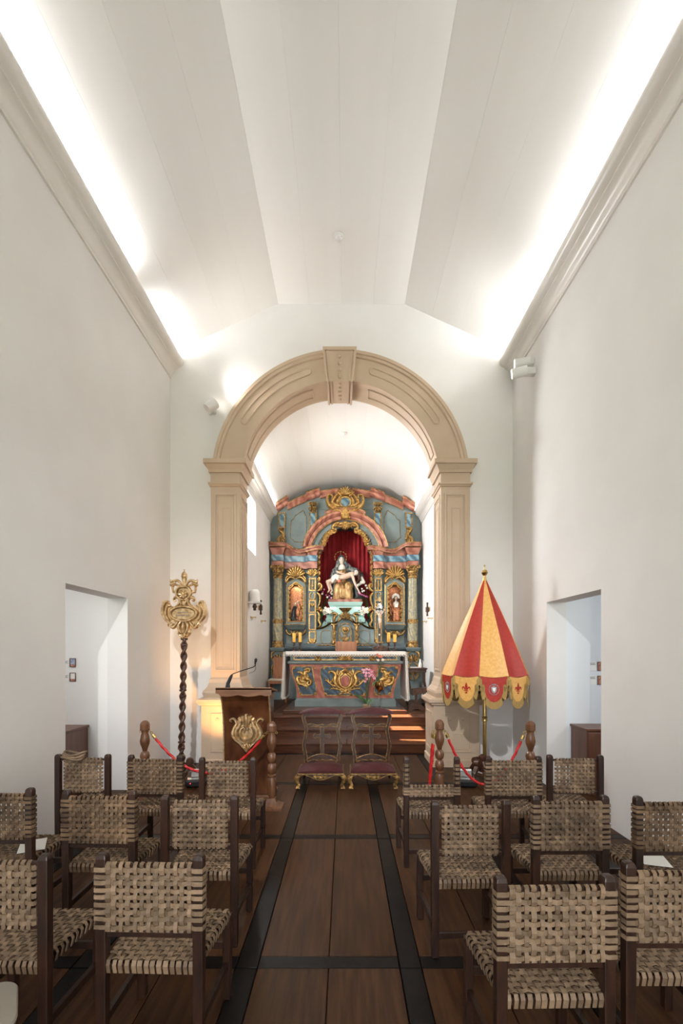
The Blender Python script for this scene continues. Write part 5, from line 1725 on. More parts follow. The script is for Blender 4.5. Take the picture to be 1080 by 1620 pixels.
# credence table at the right wall
dt = 10.6
kk = dt / F
o = thing('credence_table', 'small dark wooden side table at the right chancel wall', 'table', (CX + (657 - VX) * kk, dt, FZ))
def u_(p): return (p - 657) * kk
ztop = EYE - (1056.5 - VY) * kk - FZ
b = MB(); b.cham(u_(640.5), u_(673.5), -.2, .2, ztop - .035, ztop, .008); b.build('table_top', 'dark_turned', o)
b = MB(); b.cham(u_(642), u_(672), -.18, .18, ztop - .10, ztop - .036, .004); b.build('apron', 'dark_turned', o)
for q in (646, 670.5):
    b = MB()
    b.prism([(u_(q) - .03, ztop - .10), (u_(q) + .03, ztop - .10), (u_(q) + .03, ztop - .3), (u_(q) + .055, ztop - .45), (u_(q) + .02, .12), (u_(q) - .03, .12), (u_(q) - .0, ztop - .45), (u_(q) - .03, ztop - .3)], -.02, .02)
    b.build('leg', 'dark_turned', o)
    b = MB()
    b.prism_x([(-.2, .0), (-.17, .10), (-.05, .12), (.05, .12), (.17, .10), (.2, .0), (.13, .0), (.1, .04), (-.1, .04), (-.13, .0)], u_(q) - .025, u_(q) + .025); b.build('foot', 'dark_turned', o)
zc2 = FZ + ztop + .001
o2_ = thing('folded_linen', 'flat white folded cloth on the small dark side table', 'cloth', (CX + (654.5 - VX) * kk, dt - .05, zc2))
b = MB(); b.cham(-.1, .1, -.07, .07, 0, .012, .003); b.cham(-.095, .095, -.065, .068, .0125, .022, .003); b.build('fold', 'linen', o2_)
o = thing('white_cruet', 'slim white jug standing on the small dark side table', 'jug', (CX + (664 - VX) * kk, dt - .02, zc2))
b = MB(); b.lathe([(.035, 0), (.042, .01), (.04, .08), (.022, .13), (.014, .18), (.018, .20), (0, .20)], (0, 0, 0), 14); b.build('body', 'linen', o, smooth=40)
b = MB(); b.tube(cr([(.035, 0, .07), (.07, 0, .09), (.06, 0, .15), (.016, 0, .17)], 4), .005, 6); b.build('handle', 'linen', o, smooth=True)
# low prayer stand with a sloping board next to it
dk = 9.75
kk = dk / F
o = thing('sloping_stand', 'low rustic wooden stand with sloping board beside the right pedestal', 'stand', (CX + (661 - VX) * kk, dk, FZ))
def u2(p): return (p - 661) * kk
def z2(q): return EYE - (q - VY) * kk - FZ
b = MB()
b.rings([[(u2(651.5), y, z2(1090)), (u2(675), y, z2(1087.5)), (u2(675), y, z2(1094)), (u2(651.5), y, z2(1099.5))] for y in (-.14, .16)])
b.build('sloping_board', 'dark_turned', o)
b = MB(); b.cham(u2(656), u2(660), -.03, .03, .1, z2(1096), .004); b.build('post', 'dark_turned', o)
b = MB(); b.prism([(u2(645), 0), (u2(646), .06), (u2(652), .13), (u2(664), .13), (u2(669), .06), (u2(670), 0), (u2(664), 0), (u2(661), .025), (u2(654), .025), (u2(651), 0)], -.12, .12); b.build('foot', 'dark_turned', o)

# ================================================================= ORCHIDS BEFORE THE ALTAR
do = YA0 - .26
ko = do / F
def ox(p): return CX + (p - VX) * ko
def oz(q): return EYE - (q - VY) * ko
PZ = .579
S_ = [(ox(p), oz(q), do - .02 + .03 * math.sin(i * 2)) for i, (p, q) in enumerate([(573.5, 1059.5), (577, 1060), (580, 1059), (584, 1060), (588, 1062), (575, 1064), (579, 1064.5), (583, 1065), (587.5, 1066.5), (578, 1069), (584, 1070), (589, 1069), (580, 1074), (592, 1073), (577.5, 1078)])]
flower_group('pink_orchid', 'pink and white orchid in a small clay pot before the altar', 'plant', S_, (ox(580.5), do, oz(1112)), ('petal_pink',), .034, None,
             ([(.055, 0), (.075, .02), (.085, .065), (.08, .07), (.07, .06), (0, .05)], (ox(580), do, PZ), 14),
             [([(ox(580), do, oz(1113)), (ox(572), do - .03, oz(1104.5)), (ox(560), do - .06, oz(1098))], .03), ([(ox(580), do - .02, oz(1111)), (ox(583), do - .07, oz(1107)), (ox(581), do - .10, oz(1116))], .035), ([(ox(580), do, oz(1112)), (ox(587), do - .02, oz(1107)), (ox(589), do - .04, oz(1112))], .022)], True, 'pot_clay')
o = flower_group('orange_orchid', 'orange orchid stem in a bronze urn raised on a clear glass stand', 'plant', [(ox(p), oz(q), do - .02) for p, q in ((596.5, 1035.5), (599.5, 1038), (602.5, 1039), (598, 1044.5), (605, 1044))], (ox(600), do, oz(1081)), ('petal_orange', 'petal_orange', 'petal_orange', 'petal_white', 'petal_white'), .03, None,
             ([(.02, 0), (.03, .01), (.016, .03), (.035, .06), (.075, .11), (.092, .17), (.09, .22), (.07, .255), (.06, .26), (.055, .25), (0.0, .2)], (ox(600), do, oz(1098)), 20),
             [([(ox(599), do - .01, oz(1079)), (ox(594), do - .03, oz(1079)), (ox(587), do - .05, oz(1085))], .024), ([(ox(599), do - .01, oz(1079)), (ox(595), do - .02, oz(1073)), (ox(598), do - .03, oz(1070))], .016)], True, 'bronze')
b = MB(); hh = oz(1098) - PZ
b.lathe([(.045, 0), (.048, .006), (.02, .02), (.016, hh * .5), (.02, hh - .02), (.04, hh - .004), (.04, hh), (0, hh)], (ox(600), do, PZ), 16); b.build('glass_stand', 'glass', o, smooth=40)

# ================================================================= WALL FITTINGS IN THE CHANCEL
def wallpos(px, py, x):
    d = (x - CX) * F / (px - VX)
    return d, EYE - (py - VY) * d / F
d, z = wallpos(400.5, 946, CLX + .09)
o = thing('bell_lamp', 'white dome shaped bell on a bracket, left chancel wall', 'bell', (CLX, d, z))
b = MB(); b.lathe([(.005, .17), (.06, .165), (.095, .13), (.105, .07), (.105, -.06), (.11, -.075), (.095, -.075), (.09, .06), (.0, .1)], (.12, 0, 0), 20); b.build('dome', 'white_plastic', o, smooth=40)
b = MB(); b.cham(.005, .25, -.11, .11, -.115, -.078, .008); b.build('shelf', 'white_plastic', o)
b = MB(); b.lathe([(.02, -.25), (.03, -.24), (.03, -.2), (.045, -.19), (.045, -.15), (.03, -.14), (.03, -.116)], (.12, 0, 0), 10); b.build('socket', 'dark_turned', o, smooth=40)
SC = None
for px, py, x, lab in ((412, 961, CLX, 'dark wooden candle sconce on the left chancel wall beside the white bell'), (676, 964, CRX, 'dark wooden candle sconce on the right chancel wall')):
    sx = 1 if x < 0 else -1
    d, z = wallpos(px, py, x + sx * .06)
    o = thing('wall_sconce', lab, 'sconce', (x, d, z), 0 if sx > 0 else PI, 'dark sconces on the chancel walls')
    b = MB()
    b.lathe([(.015, -.16), (.026, -.15), (.018, -.1), (.02, -.07), (.04, -.06), (.04, .04), (.02, .06), (.018, .12), (.026, .13), (.02, .16)], (.065, 0, 0), 10); b.build('turned_body', 'dark_turned', o, smooth=40)
    b = MB(); b.cham(.002, .02, -.03, .03, -.05, .05, .004); b.cham(.021, .03, -.015, .015, -.012, .012, .002); b.build('back_plate', 'brass', o)
for px, py, x, lab in ((400, 976.5, CLX, 'small brass wall peg under the white bell'), (416, 982.5, CLX, 'small brass wall peg nearer the altarpiece on the left wall'), (681, 978, CRX, 'small brass wall peg nearest the arch on the right chancel wall'), (672, 983, CRX, 'small brass wall peg nearest the altarpiece on the right chancel wall')):
    sx = 1 if x < 0 else -1
    d, z = wallpos(px, py, x + sx * .05)
    b = MB()
    b.tube([(sx * .002, 0, 0), (sx * .012, 0, 0), (sx * .013, 0, 0), (sx * .10, 0, 0)], [.024, .024, .01, .01], 10); b.ball((sx * .105, 0, 0), .015, 8, 6); b.tube([(sx * .03, 0, 0), (sx * .03, 0, -.05)], .005, 6)
    o = b.build('wall_peg', 'brass', None, smooth=40); o.location = (x, d, z)
    tag(o, lab, 'hook', 'brass pegs on the chancel walls')
d, z = wallpos(404, 1048, CLX + .02)
o = thing('wall_socket', 'black plug with a thin cable on the left chancel wall', 'socket', (CLX, d, z))
b = MB(); b.cham(.002, .03, -.03, .03, -.04, .04, .005); b.build('plug', 'black_plastic', o)
b = MB(); b.tube(cr([(.02, 0, -.04), (.03, -.02, -.12), (.025, -.12, -.17), (.02, -.3, -.19), (.012, -.6, -.2)], 5), .005, 6); b.build('cable', 'black_plastic', o, smooth=True)

# ================================================================= CEILING DETECTORS
def detector(px, py, zc_, label):
    d = F * (zc_ - EYE) / (VY - py)
    o = thing('smoke_detector', label, 'detector', (CX + (px - VX) * d / F, d, zc_ - .001), 0, 'round white smoke detectors')
    b = MB(); b.lathe([(.0, -.0), (.062, 0), (.062, -.012), (.058, -.016), (0, -.016)][::-1], (0, 0, 0), 20); b.build('base', 'white_plastic', o, smooth=40)
    b = MB(); b.lathe([(.0, -.05), (.03, -.048), (.045, -.035), (.05, -.02), (.05, -.0165)], (0, 0, 0), 20); b.build('sensor_head', 'white_plastic', o, smooth=40)
    b = MB(); b.ball((.03, -.03, -.036), (.005, .005, .004), 6, 4); b.build('indicator', 'black_plastic', o)
detector(536, 373, 7.10, 'round white smoke detector on the flat nave ceiling')
vz = zc + math.sqrt(max(R * R - (0.02 - CM) ** 2, 0)) if False else None
detector(543, 685, SPR + .06 + sag - .003, 'round white smoke detector on the chancel vault seen through the arch')

# ================================================================= LECTERN
ld = 5.40
xl, xr = -1.372, -.812
xm = (xl + xr) / 2
hw_ = (xr - xl) / 2
lec = thing('lectern', 'dark glossy wooden lectern with gilded emblem and scalloped top beside the left pedestal', 'lectern', (xm, ld, 0))
prof = [(0.03, .06), (.045, .3), (.05, .6), (.04, .85), (.0, 1.05), (-.07, 1.20), (-.075, 1.225)]
b = MB()
P = [(p.x, p.y) for p in cr([(a, c, 0) for a, c in prof], 5)]
b.prism_x(P + [(.36, 1.225), (.33, 1.0), (.31, .06)], -hw_ + .012, hw_ - .012)
b.build('body', 'lectern_wood', lec)
for sx in (-1, 1):
    b = MB()
    rr = [[(sx * (hw_ - .014), y - .006, z), (sx * hw_, y - .006, z), (sx * hw_, y + .03, z), (sx * (hw_ - .014), y + .03, z)] for y, z in P]
    b.rings(rr); b.build('gilt_edge', 'gold_bright', lec)
b = MB()
n = 36
top = []
pts = [(-hw_ - .035, 1.305), (-hw_ - .035, 1.25)]
for i in range(n + 1):
    u = i / n
    z = 1.232 - .02 * abs(math.sin(u * PI * 2.5 + PI / 2 * 0)) + (.018 if u < .06 or u > .94 else 0)
    pts.append((-hw_ - .035 + (2 * hw_ + .07) * u, z))
pts += [(hw_ + .035, 1.25), (hw_ + .035, 1.305)]
b.prism(pts, -.15, -.125)
b.build('scalloped_apron', 'lectern_top', lec)
b = MB(); b.rings([[(-hw_ - .035, -.15, 1.29), (hw_ + .035, -.15, 1.29), (hw_ + .035, -.15, 1.315), (-hw_ - .035, -.15, 1.315)], [(-hw_ - .035, .36, 1.226), (hw_ + .035, .36, 1.226), (hw_ + .035, .36, 1.25), (-hw_ - .035, .36, 1.25)]])
b.build('sloping_top', 'lectern_top', lec)
b = MB(); b.cham(-hw_ - .03, hw_ + .03, -.03, .36, 0, .055, .01); b.build('plinth', 'turned_wood', lec)
# emblem
kl = ld / F
def e(px, py): return ((px - 391) * kl, EYE - (py - VY) * kl)
b = MB()
ye = .042
def E(sx, *pts): return [(sx * (a - 391) * kl, EYE - (q - VY) * kl) for a, q in pts]
for sx in (-1, 1):
    b.stroke(E(sx, (393, 1187), (399, 1178), (407, 1172), (413, 1163), (411, 1153), (407, 1145), (410, 1139), (414, 1137.5), (417, 1140), (415, 1143)), [.02, .035, .05, .055, .045, .035, .035, .03, .03, .015], ye, .05)
    b.stroke(E(sx, (393, 1176), (400, 1173), (406, 1166), (407, 1156), (402, 1147), (401, 1139), (404, 1136)), [.03, .045, .05, .05, .045, .05, .03], ye - .01, .045)
    b.stroke(E(sx, (392, 1170), (398, 1167), (401, 1160), (399, 1153), (395, 1151), (393, 1155), (395, 1159)), [.02, .03, .035, .03, .025, .02, .012], ye - .022, .04)
    b.stroke(E(sx, (394, 1148), (396, 1140), (396.5, 1133)), [.02, .045, .05], ye - .01, .045)
    b.stroke(E(sx, (399, 1148), (401.5, 1142), (402.5, 1137)), [.02, .04, .04], ye - .008, .04)
    leafy(b, E(sx, (393, 1188), (398, 1181), (404, 1176)), .03, ye - .01, .035, sx, 3)
    b.stroke(E(sx, (391, 1190), (394, 1184), (393, 1178)), [.02, .04, .03], ye - .015, .04)
b.stroke([e(391, 1150), e(391, 1139), e(391, 1130)], [.025, .05, .045], ye - .015, .05)
b.prism([e(391 + q, z) for q, z in ((0, 1192), (10, 1178), (18, 1168), (20, 1156), (14, 1140), (6, 1131), (0, 1128), (-6, 1131), (-14, 1140), (-20, 1156), (-18, 1168), (-10, 1178))], ye - .012, ye + .02)
b.build('gilded_emblem', 'gold_bright', lec, smooth=50)
mo = thing('lectern_microphone', 'black gooseneck microphone clipped to the lectern top', 'microphone', (0, 0, 0))
def lm(px, py): v = at(px, py, ld - .05); return (v.x, v.y, v.z)
b = MB(); b.tube([(lm(360, 1084)[0], ld - .05, 1.3), lm(360.5, 1081), lm(365, 1071), lm(367, 1067.5)], [.03, .022, .018, .012], 8); b.build('base', 'black_plastic', mo)
b = MB(); b.tube(cr([lm(366, 1069), lm(369, 1066), lm(384, 1060.5), lm(400, 1055.5), lm(403.5, 1052), lm(404.3, 1047)], 5), .006, 6); b.build('gooseneck', 'black_metal', mo, smooth=True)
b = MB(); b.tube([lm(404.3, 1048), lm(404.6, 1045.5), lm(404.8, 1043), lm(404.9, 1041.3)], [.008, .016, .016, .006], 10); b.build('capsule', 'black_metal', mo, smooth=True)

# ================================================================= PROCESSION STAFF AND ITS STAND
def stand(x, y, label, rz):
    o = thing('processional_stand', label, 'stand', (x, y, 0), rz, 'scrolled wooden stands')
    b = MB(); b.cham(-.075, .075, -.075, .075, .03, .10, .01); b.build('plinth_block', 'dark_turned', o)
    b = MB(); b.lathe([(.05, .10), (.065, .12), (.06, .2), (.045, .24), (.06, .27), (.06, .31), (.03, .33), (.03, .30), (.0, .20)], (0, 0, 0), 12); b.build('hub', 'dark_turned', o, smooth=40)
    for k in range(4):
        a = PI / 2 * k + .25
        b = MB()
        P = cr([(.05, .16), (.10, .19), (.16, .15), (.21, .08), (.27, .045), (.30, .03)], 5)if False else cr([(.05, .17, 0), (.10, .20, 0), (.16, .15, 0), (.21, .08, 0), (.27, .05, 0), (.31, .022, 0)], 5)
        rr = []
        m = Matrix.Rotation(a, 4, 'Z')
        for i, p in enumerate(P):
            h = .03 + .012 * math.sin(i)
            h = .034 - .010 * i / len(P)
            rr.append([m @ Vector((p.x + dx, dy, max(p.y + dz, .002))) for dx, dy, dz in ((.0, -.03, -h), (.0, .03, -h), (.0, .03, h), (.0, -.03, h))])
        b.rings(rr)
        # volute discs at both ends of the bracket
        for r, z, q in ((.115, .225, .052), (.30, .045, .042)):
            ring = []
            for s_ in (-.036, .036):
                ring.append([m @ Vector((r + q * math.cos(t), s_, z + q * math.sin(t))) for t in [2 * PI * i / 14 for i in range(14)]])
            b.rings(ring)
        b.build('scroll_foot', 'dark_turned', o)
    return o
sdx, sdy = -2.165, 6.30
stand(sdx, sdy, 'dark wooden stand with scroll feet holding the twisted staff', .1)
stf = thing('procession_staff', 'twisted dark wooden staff topped by a gilded cartouche, standing near the left corner', 'staff', (sdx, sdy, .21))
stf.rotation_euler = (0, -.0, 0)
ks = sdy / F
def sv(px, py): return ((px - 294) * ks + .045, EYE - (py - VY) * ks - .21)
b = MB()
ztop = sv(294, 1009)[1]
pts = [(.045 * t / ztop if False else .045 * (z / ztop), 0, z) for z, t in [(ztop * i / 150, 0) for i in range(151)]]
b.tube(pts, .046, 20, False, 2, .26, .62)
b.build('twisted_shaft', 'dark_turned', stf, smooth=50)
b = MB()
for q in (1011, 1020, 1092, 1101, 1174, 1184):
    z = sv(0, q)[1]; b.lathe([(.030, z - .018), (.047, z - .010), (.047, z + .010), (.030, z + .018)], (.045 * z / ztop, 0, 0), 14)
b.build('shaft_rings', 'dark_turned', stf, smooth=50)
# cartouche
b = MB()
X0 = sv(294, 0)[0]
def C(sx, *pts): return [(X0 + sx * a * ks, sv(0, q)[1]) for a, q in pts]
for side in (1,):
    for sx in (-1, 1):
        # scrolled wings
        b.stroke(C(sx, (20, 986), (27, 981), (32, 972), (33, 963), (31, 956), (27, 952), (23.5, 954), (24, 958)), [.03, .05, .065, .06, .05, .04, .035, .02], 0, .05)
        b.stroke(C(sx, (22, 982), (27, 974), (27, 964), (24, 959), (20, 958)), [.03, .04, .035, .03, .02], -.012, .05)
        b.stroke(C(sx, (30.5, 957), (31.5, 952.5), (29, 950.5)), [.04, .035, .012], -.01, .04)
        leafy(b, C(sx, (25, 984), (20, 990), (14, 992)), .03, -.0, .04, sx, 3)
        # rim around the oval field
        b.stroke(C(sx, (0, 960), (10, 961), (18, 965), (21, 970), (18, 976), (10, 981), (0, 983)), [.045, .045, .05, .055, .05, .045, .045], -.015, .05)
        for i in range(9):
            a = PI * (i + .5) / 9
            fan(b, X0 + sx * 19.5 * ks * math.sin(a), sv(0, 971.5 - 10.5 * math.cos(a))[1], .028, -.03, .03, 4, PI / 2 - sx * a - .8, PI / 2 - sx * a + .8)
        # neck and shoulders up to the crest
        b.stroke(C(sx, (14, 962), (9, 957), (6.5, 951), (9, 946), (13, 945), (16, 948), (14.5, 951), (12.5, 950)), [.04, .045, .04, .04, .04, .035, .025, .015], -.0, .045)
        b.stroke(C(sx, (3, 957), (5, 951), (4, 946)), [.03, .035, .03], -.02, .04)
        # crest shield
        b.stroke(C(sx, (0, 929), (7, 930), (11, 936), (10, 943), (5, 948), (0, 949.5)), [.035, .04, .045, .04, .035, .03], -.02, .045)
        # ribbons
        b.stroke(C(sx, (3, 929), (6, 922), (11, 918.5), (16, 920), (20, 921), (21, 917)), [.03, .035, .04, .045, .04, .012], -.01, .035)
        b.stroke(C(sx, (3, 930), (9, 926.5), (15, 925), (18, 928), (17.5, 934), (14, 937), (11, 934)), [.03, .03, .03, .035, .03, .035, .02], -.0, .035)
        b.stroke(C(sx, (14, 936), (17, 936.5), (18.5, 934)), [.03, .035, .012], -.0, .03)
        b.stroke(C(sx, (13, 922), (18, 924), (21, 926), (19.5, 928)), [.03, .035, .03, .012], -.012, .03)
        # lower volutes and tassel leaves
        b.stroke(C(sx, (9, 983), (13, 989), (17, 993), (20, 991), (19, 987.5), (16, 988), (16.5, 990.5)), [.03, .045, .045, .04, .03, .025, .012], -.0, .045)
        b.stroke(C(sx, (3, 983), (7, 989), (6, 997), (3, 1002)), [.03, .05, .05, .03], -.015, .05)
        b.stroke(C(sx, (7, 996), (8.5, 1001), (5, 1007)), [.03, .05, .03], -.0, .05)
b.stroke(C(1, (0, 985), (0, 993), (0, 1002)), [.03, .06, .03], -.03, .05)
fan(b, X0, sv(0, 941)[1], .07, -.04, .04, 7, .0, 2 * PI)
fan(b, X0, sv(0, 1003)[1], .07, -.03, .05, 5, 1.1 * PI, 1.9 * PI)
b.ball((X0, -.06, sv(0, 940)[1]), (.022, .02, .022), 8, 6)
b.prism([(X0 + 10 * ks * math.cos(t), sv(0, 939)[1] + 9 * ks * math.sin(t)) for t in [2 * PI * i / 16 for i in range(16)]], -.02, .03)
b.prism(C(1, (-21, 984), (-28, 979), (-32, 970), (-32, 958), (-27, 953), (-23, 958), (-16, 960), (-8, 956), (-6, 948), (6, 948), (8, 956), (16, 960), (23, 958), (27, 953), (32, 958), (32, 970), (28, 979), (21, 984), (12, 986), (14, 990), (7, 1004), (-7, 1004), (-14, 990), (-12, 986)), -.012, .02)
b.prism(C(1, (-3, 932), (-3, 918), (3, 918), (3, 932)), -.012, .02)
b.lathe([(.03, sv(0, 1010)[1]), (.045, sv(0, 1007)[1]), (.04, sv(0, 1003)[1]), (.055, sv(0, 999)[1]), (.03, sv(0, 996)[1])], (X0, 0, 0), 12)
b.build('gilded_cartouche', 'gold_bright', stf, smooth=50)
b = MB(); b.lathe([(.022, sv(0, 922)[1]), (.035, sv(0, 917)[1]), (.037, sv(0, 914)[1]), (.043, sv(0, 913)[1]), (.043, sv(0, 910.5)[1]), (.038, sv(0, 909.8)[1]), (.036, sv(0, 908)[1]), (.022, sv(0, 905.5)[1]), (.008, sv(0, 904)[1]), (0, sv(0, 903.4)[1])], (X0, 0, 0), 14)
z = sv(0, 902.2)[1]; b.box(X0 - .004, X0 + .004, -.004, .004, z - .02, z + .014); b.box(X0 - .013, X0 + .013, -.004, .004, z - .0, z + .007)
b.build('tiara_finial', 'gold_bright', stf, smooth=40)
b = MB(); b.prism([(X0 + 17.5 * ks * math.cos(t), sv(0, 971.5)[1] + 8.8 * ks * math.sin(t)) for t in [2 * PI * i / 28 for i in range(28)]], -.042, .0); fld = b.build('inscription_field', 'gold_bright', stf)
b = MB()
for q, w in ((969.5, 9), (974, 12)):
    n = int(w * 1.5)
    for i in range(n):
        x = X0 + (-w + 2 * w * (i + .5) / n) * ks
        b.box(x - .0025, x + .002, -.0435, -.042, sv(0, q)[1] - .006 - .01 * random.random(), sv(0, q)[1] + .006 + .008 * random.random())
b.build('worn_lettering', 'ink', fld)

# ================================================================= CEREMONIAL UMBRELLA
ux, uy = 1.945, 6.30
stand(ux - .02, uy, 'dark wooden stand with scroll feet under the half closed umbrella', .42)
um = thing('ceremonial_umbrella', 'half closed red and yellow striped ceremonial umbrella with fringed scallops on a brass pole', 'umbrella', (ux, uy, .21))
ku = uy / F
def uz(q): return EYE - (q - VY) * ku - .21
b = MB(); b.lathe([(.024, 0.0), (.026, .01), (.026, uz(1100)), (.019, uz(1095)), (.019, uz(912))], (0, 0, 0), 14)
b.lathe([(.026, uz(1141)), (.038, uz(1140)), (.033, uz(1137)), (.04, uz(1134)), (.026, uz(1133))], (0, 0, 0), 14)
b.build('pole', 'brass', um, smooth=40)
b = MB(); b.lathe([(.03, uz(919)), (.02, uz(914)), (.014, uz(911)), (.03, uz(909.5)), (.045, uz(906)), (.03, uz(902.2)), (.008, uz(901)), (.006, uz(898)), (0, uz(897.5))], (0, 0, 0), 16)
z = uz(895.5); b.box(-.004, .004, -.004, .004, z - .03, z + .02); b.box(-.016, .016, -.004, .004, z - .0, z + .008)
b.build('finial', 'brass', um, smooth=40)
NG = 10
A0 = -PI / 2 + math.radians(-5)          # middle of the front yellow gore, slightly turned
zt_, zb_ = uz(917), uz(1066)
RB_ = .575
def prof_r(t): return .022 + (RB_ - .022) * (t ** 1.02) + .018 * math.sin(PI * t)
for gi in range(NG):
    a0 = A0 + 2 * PI * (gi - .5) / NG
    a1 = A0 + 2 * PI * (gi + .5) / NG
    red = gi % 2 == 1
    b = MB()
    nt, na = 14, 8
    O, I = [], []
    for i in range(nt + 1):
        t = i / nt
        r = prof_r(t)
        for k in range(na + 1):
            u = k / na
            a = a0 + (a1 - a0) * u
            # cloth drawn straight and slightly hollow between the ribs
            q = r * math.cos(PI / NG) / math.cos((u - .5) * 2 * PI / NG) if True else r
            q *= 1 - .06 * t * math.sin(PI * u)
            z = zt_ + (zb_ - zt_) * t - .022 * t * t * math.sin(PI * u)
            O.append((q * math.cos(a), q * math.sin(a), z))
            I.append(((q - .005) * math.cos(a), (q - .005) * math.sin(a), z - .003))
    n_ = na + 1
    fs = []; mi = []
    for i in range(nt):
        for k in range(na):
            a = i * n_ + k
            fs.append((a, a + 1, a + n_ + 1, a + n_))
    b.cur = 0; b.add(O, fs)
    b.cur = 1; b.add(I, [f[::-1] for f in fs])
    o = len(O)
    b.cur = 0
    for i in range(nt):
        for k in (0, na):
            a = i * n_ + k
            b.f.append([a, a + n_, o + a + n_, o + a]); b.mi.append(0)
    for k in range(na):
        a = nt * n_ + k
        b.f.append([a, a + 1, o + a + 1, o + a]); b.mi.append(0)
    gore = b.build('gore', ['red_silk' if red else 'yellow_silk', 'green_lining'], um, smooth=50)
    # hanging scallop with fringe, coloured the other way round
    am = (a0 + a1) / 2
    def lap(depth, inset, u0=.06, u1=.94):
        pts = []
        return pts
    mm = Matrix.Rotation(am + PI / 2, 4, 'Z')
    w = RB_ * math.sin(PI / NG) * .97
    rad = RB_ * math.cos(PI / NG) * .985
    def sc_out(s, zdrop):
        """half round scallop outline in local x, z (z down from the hem)"""
        return [(-w * s, 0), (-w * s * .99, -zdrop * .30), (-w * s * .72, -zdrop * .34), (-w * s * .68, -zdrop * .6), (-w * s * .52, -zdrop * .84), (-w * s * .25, -zdrop * .97), (0, -zdrop), (w * s * .25, -zdrop * .97), (w * s * .52, -zdrop * .84), (w * s * .68, -zdrop * .6), (w * s * .72, -zdrop * .34), (w * s * .99, -zdrop * .30), (w * s, 0)]
    def bulge(x, z): return -rad - .02 * math.cos(PI / 2 * x / w) * 0 - .015 + .10 * (-z) * 0
    hem = zb_ - .004
    inner = sc_out(.94, .315)
    outer = sc_out(1.0, .335)
    def hemz(x): return -.022 * math.cos(PI / 2 * x / w)
    b = MB()
    for cur, y0, y1 in ((0, -.006, -.001), ):
        pts = [(x, z + hemz(x) * (1 if z == 0 else .4)) for x, z in inner]
        top = [(w * .93 * (1 - 2 * i / 8), hemz(w * .93 * (1 - 2 * i / 8))) for i in range(1, 8)]
        pts = pts + top
        vs = [mm @ Vector((x, -rad - .004, z + hem)) for x, z in pts] + [mm @ Vector((x, -rad + .004, z + hem)) for x, z in pts]
        n = len(pts)
        b.cur = 0; b.add(vs, [list(range(n))] + [(i, n + i, n + (i + 1) % n, (i + 1) % n) for i in range(n)])
        b.cur = 1; b.f.append([n + i for i in range(n)][::-1]); b.mi.append(1)
    lapo = b.build('scallop', ['yellow_silk' if red else 'red_silk', 'green_lining'], um)
    b = MB()
    # fringe: comb of thin tassel strands following the scallop edge
    P = cr([(x, z, 0) for x, z in inner], 5)
    m_ = len(P)
    for i in range(0, m_ - 1):
        p, p2 = P[i], P[i + 1]
        d = (p2 - p); 
        if d.length < .002: continue
        side = Vector((d.y, -d.x, 0)).normalized()
        if side.y > .2: side = -side
        drop = Vector((side.x * .35, min(side.y, 0) - .9, 0)).normalized() * .085
        if abs(d.y) > abs(d.x) * 2.2: drop = Vector((math.copysign(.045, p.x), -.045, 0))
        nn = max(1, int(d.length / .006))
        for j in range(nn):
            q0 = p + d * (j / nn); q1 = p + d * ((j + .9) / nn)
            yy = -rad - .008
            V4 = [q0, q1, q1 + drop * (1 + .06 * random.random()), q0 + drop * (1 + .06 * random.random())]
            vs = [mm @ Vector((v.x, yy + h, v.y + hem + hemz(v.x) * .4)) for h in (0, .009) for v in V4]
            b.add(vs, [(0, 1, 2, 3), (7, 6, 5, 4), (0, 4, 5, 1), (1, 5, 6, 2), (2, 6, 7, 3), (3, 7, 4, 0)])
    b.build('fringe', 'fringe', lapo)['kind'] = 'stuff'
    # emblems on the scallops
    b = MB()
    if red:
        def put(pts, y=-rad - .005):
            vs = [mm @ Vector((x, y - h, z + hem - .165)) for h in (0, .003) for x, z in pts]
            n = len(pts)
            b.add(vs, [list(range(n))[::-1], [n + i for i in range(n)]] + [(i, (i + 1) % n, n + (i + 1) % n, n + i) for i in range(n)])
        put([(0, .082), (.014, .05), (.019, .025), (.010, -.005), (.006, -.022), (-.006, -.022), (-.010, -.005), (-.019, .025), (-.014, .05)])
        for s in (-1, 1):
            put([(s * .010, -.012), (s * .018, .012), (s * .032, .030), (s * .048, .028), (s * .058, .012), (s * .056, -.006), (s * .046, -.016), (s * .049, -.002), (s * .044, .010), (s * .034, .010), (s * .026, -.004), (s * .020, -.018)][::s])
        put([(-.030, -.022), (.030, -.022), (.030, -.031), (-.030, -.031)])
        put([(0, -.036), (.018, -.05), (0, -.064), (-.018, -.05)])
        b.build('lily_emblem', 'red_silk', lapo)
    else:
        def put(pts, y=-rad - .005, h1=.004):
            vs = [mm @ Vector((x, y - h, z + hem - .165)) for h in (0, h1) for x, z in pts]
            n = len(pts)
            b.add(vs, [list(range(n))[::-1], [n + i for i in range(n)]] + [(i, (i + 1) % n, n + (i + 1) % n, n + i) for i in range(n)])
        put([(-.034, .030), (0, .042), (.034, .030), (.036, .0), (.022, -.034), (0, -.050), (-.022, -.034), (-.036, .0)])
        for i in range(22):
            a = 2 * PI * i / 22
            x, z = .060 * math.cos(a), .066 * math.sin(a)
            put([(x - .006, z), (x, z - .008), (x + .006, z), (x, z + .008)])
        put([(-.016, .05), (.016, .05), (.02, .066), (.008, .06), (0, .072), (-.008, .06), (-.02, .066)])
        b.build('crest_emblem', 'crest_grey', lapo)
        b = MB()
        put([(-.020, .022), (.020, .022), (.016, -.008), (0, -.03), (-.016, -.008)], -rad - .0095)
        b.build('crest_shield', 'paper', lapo)
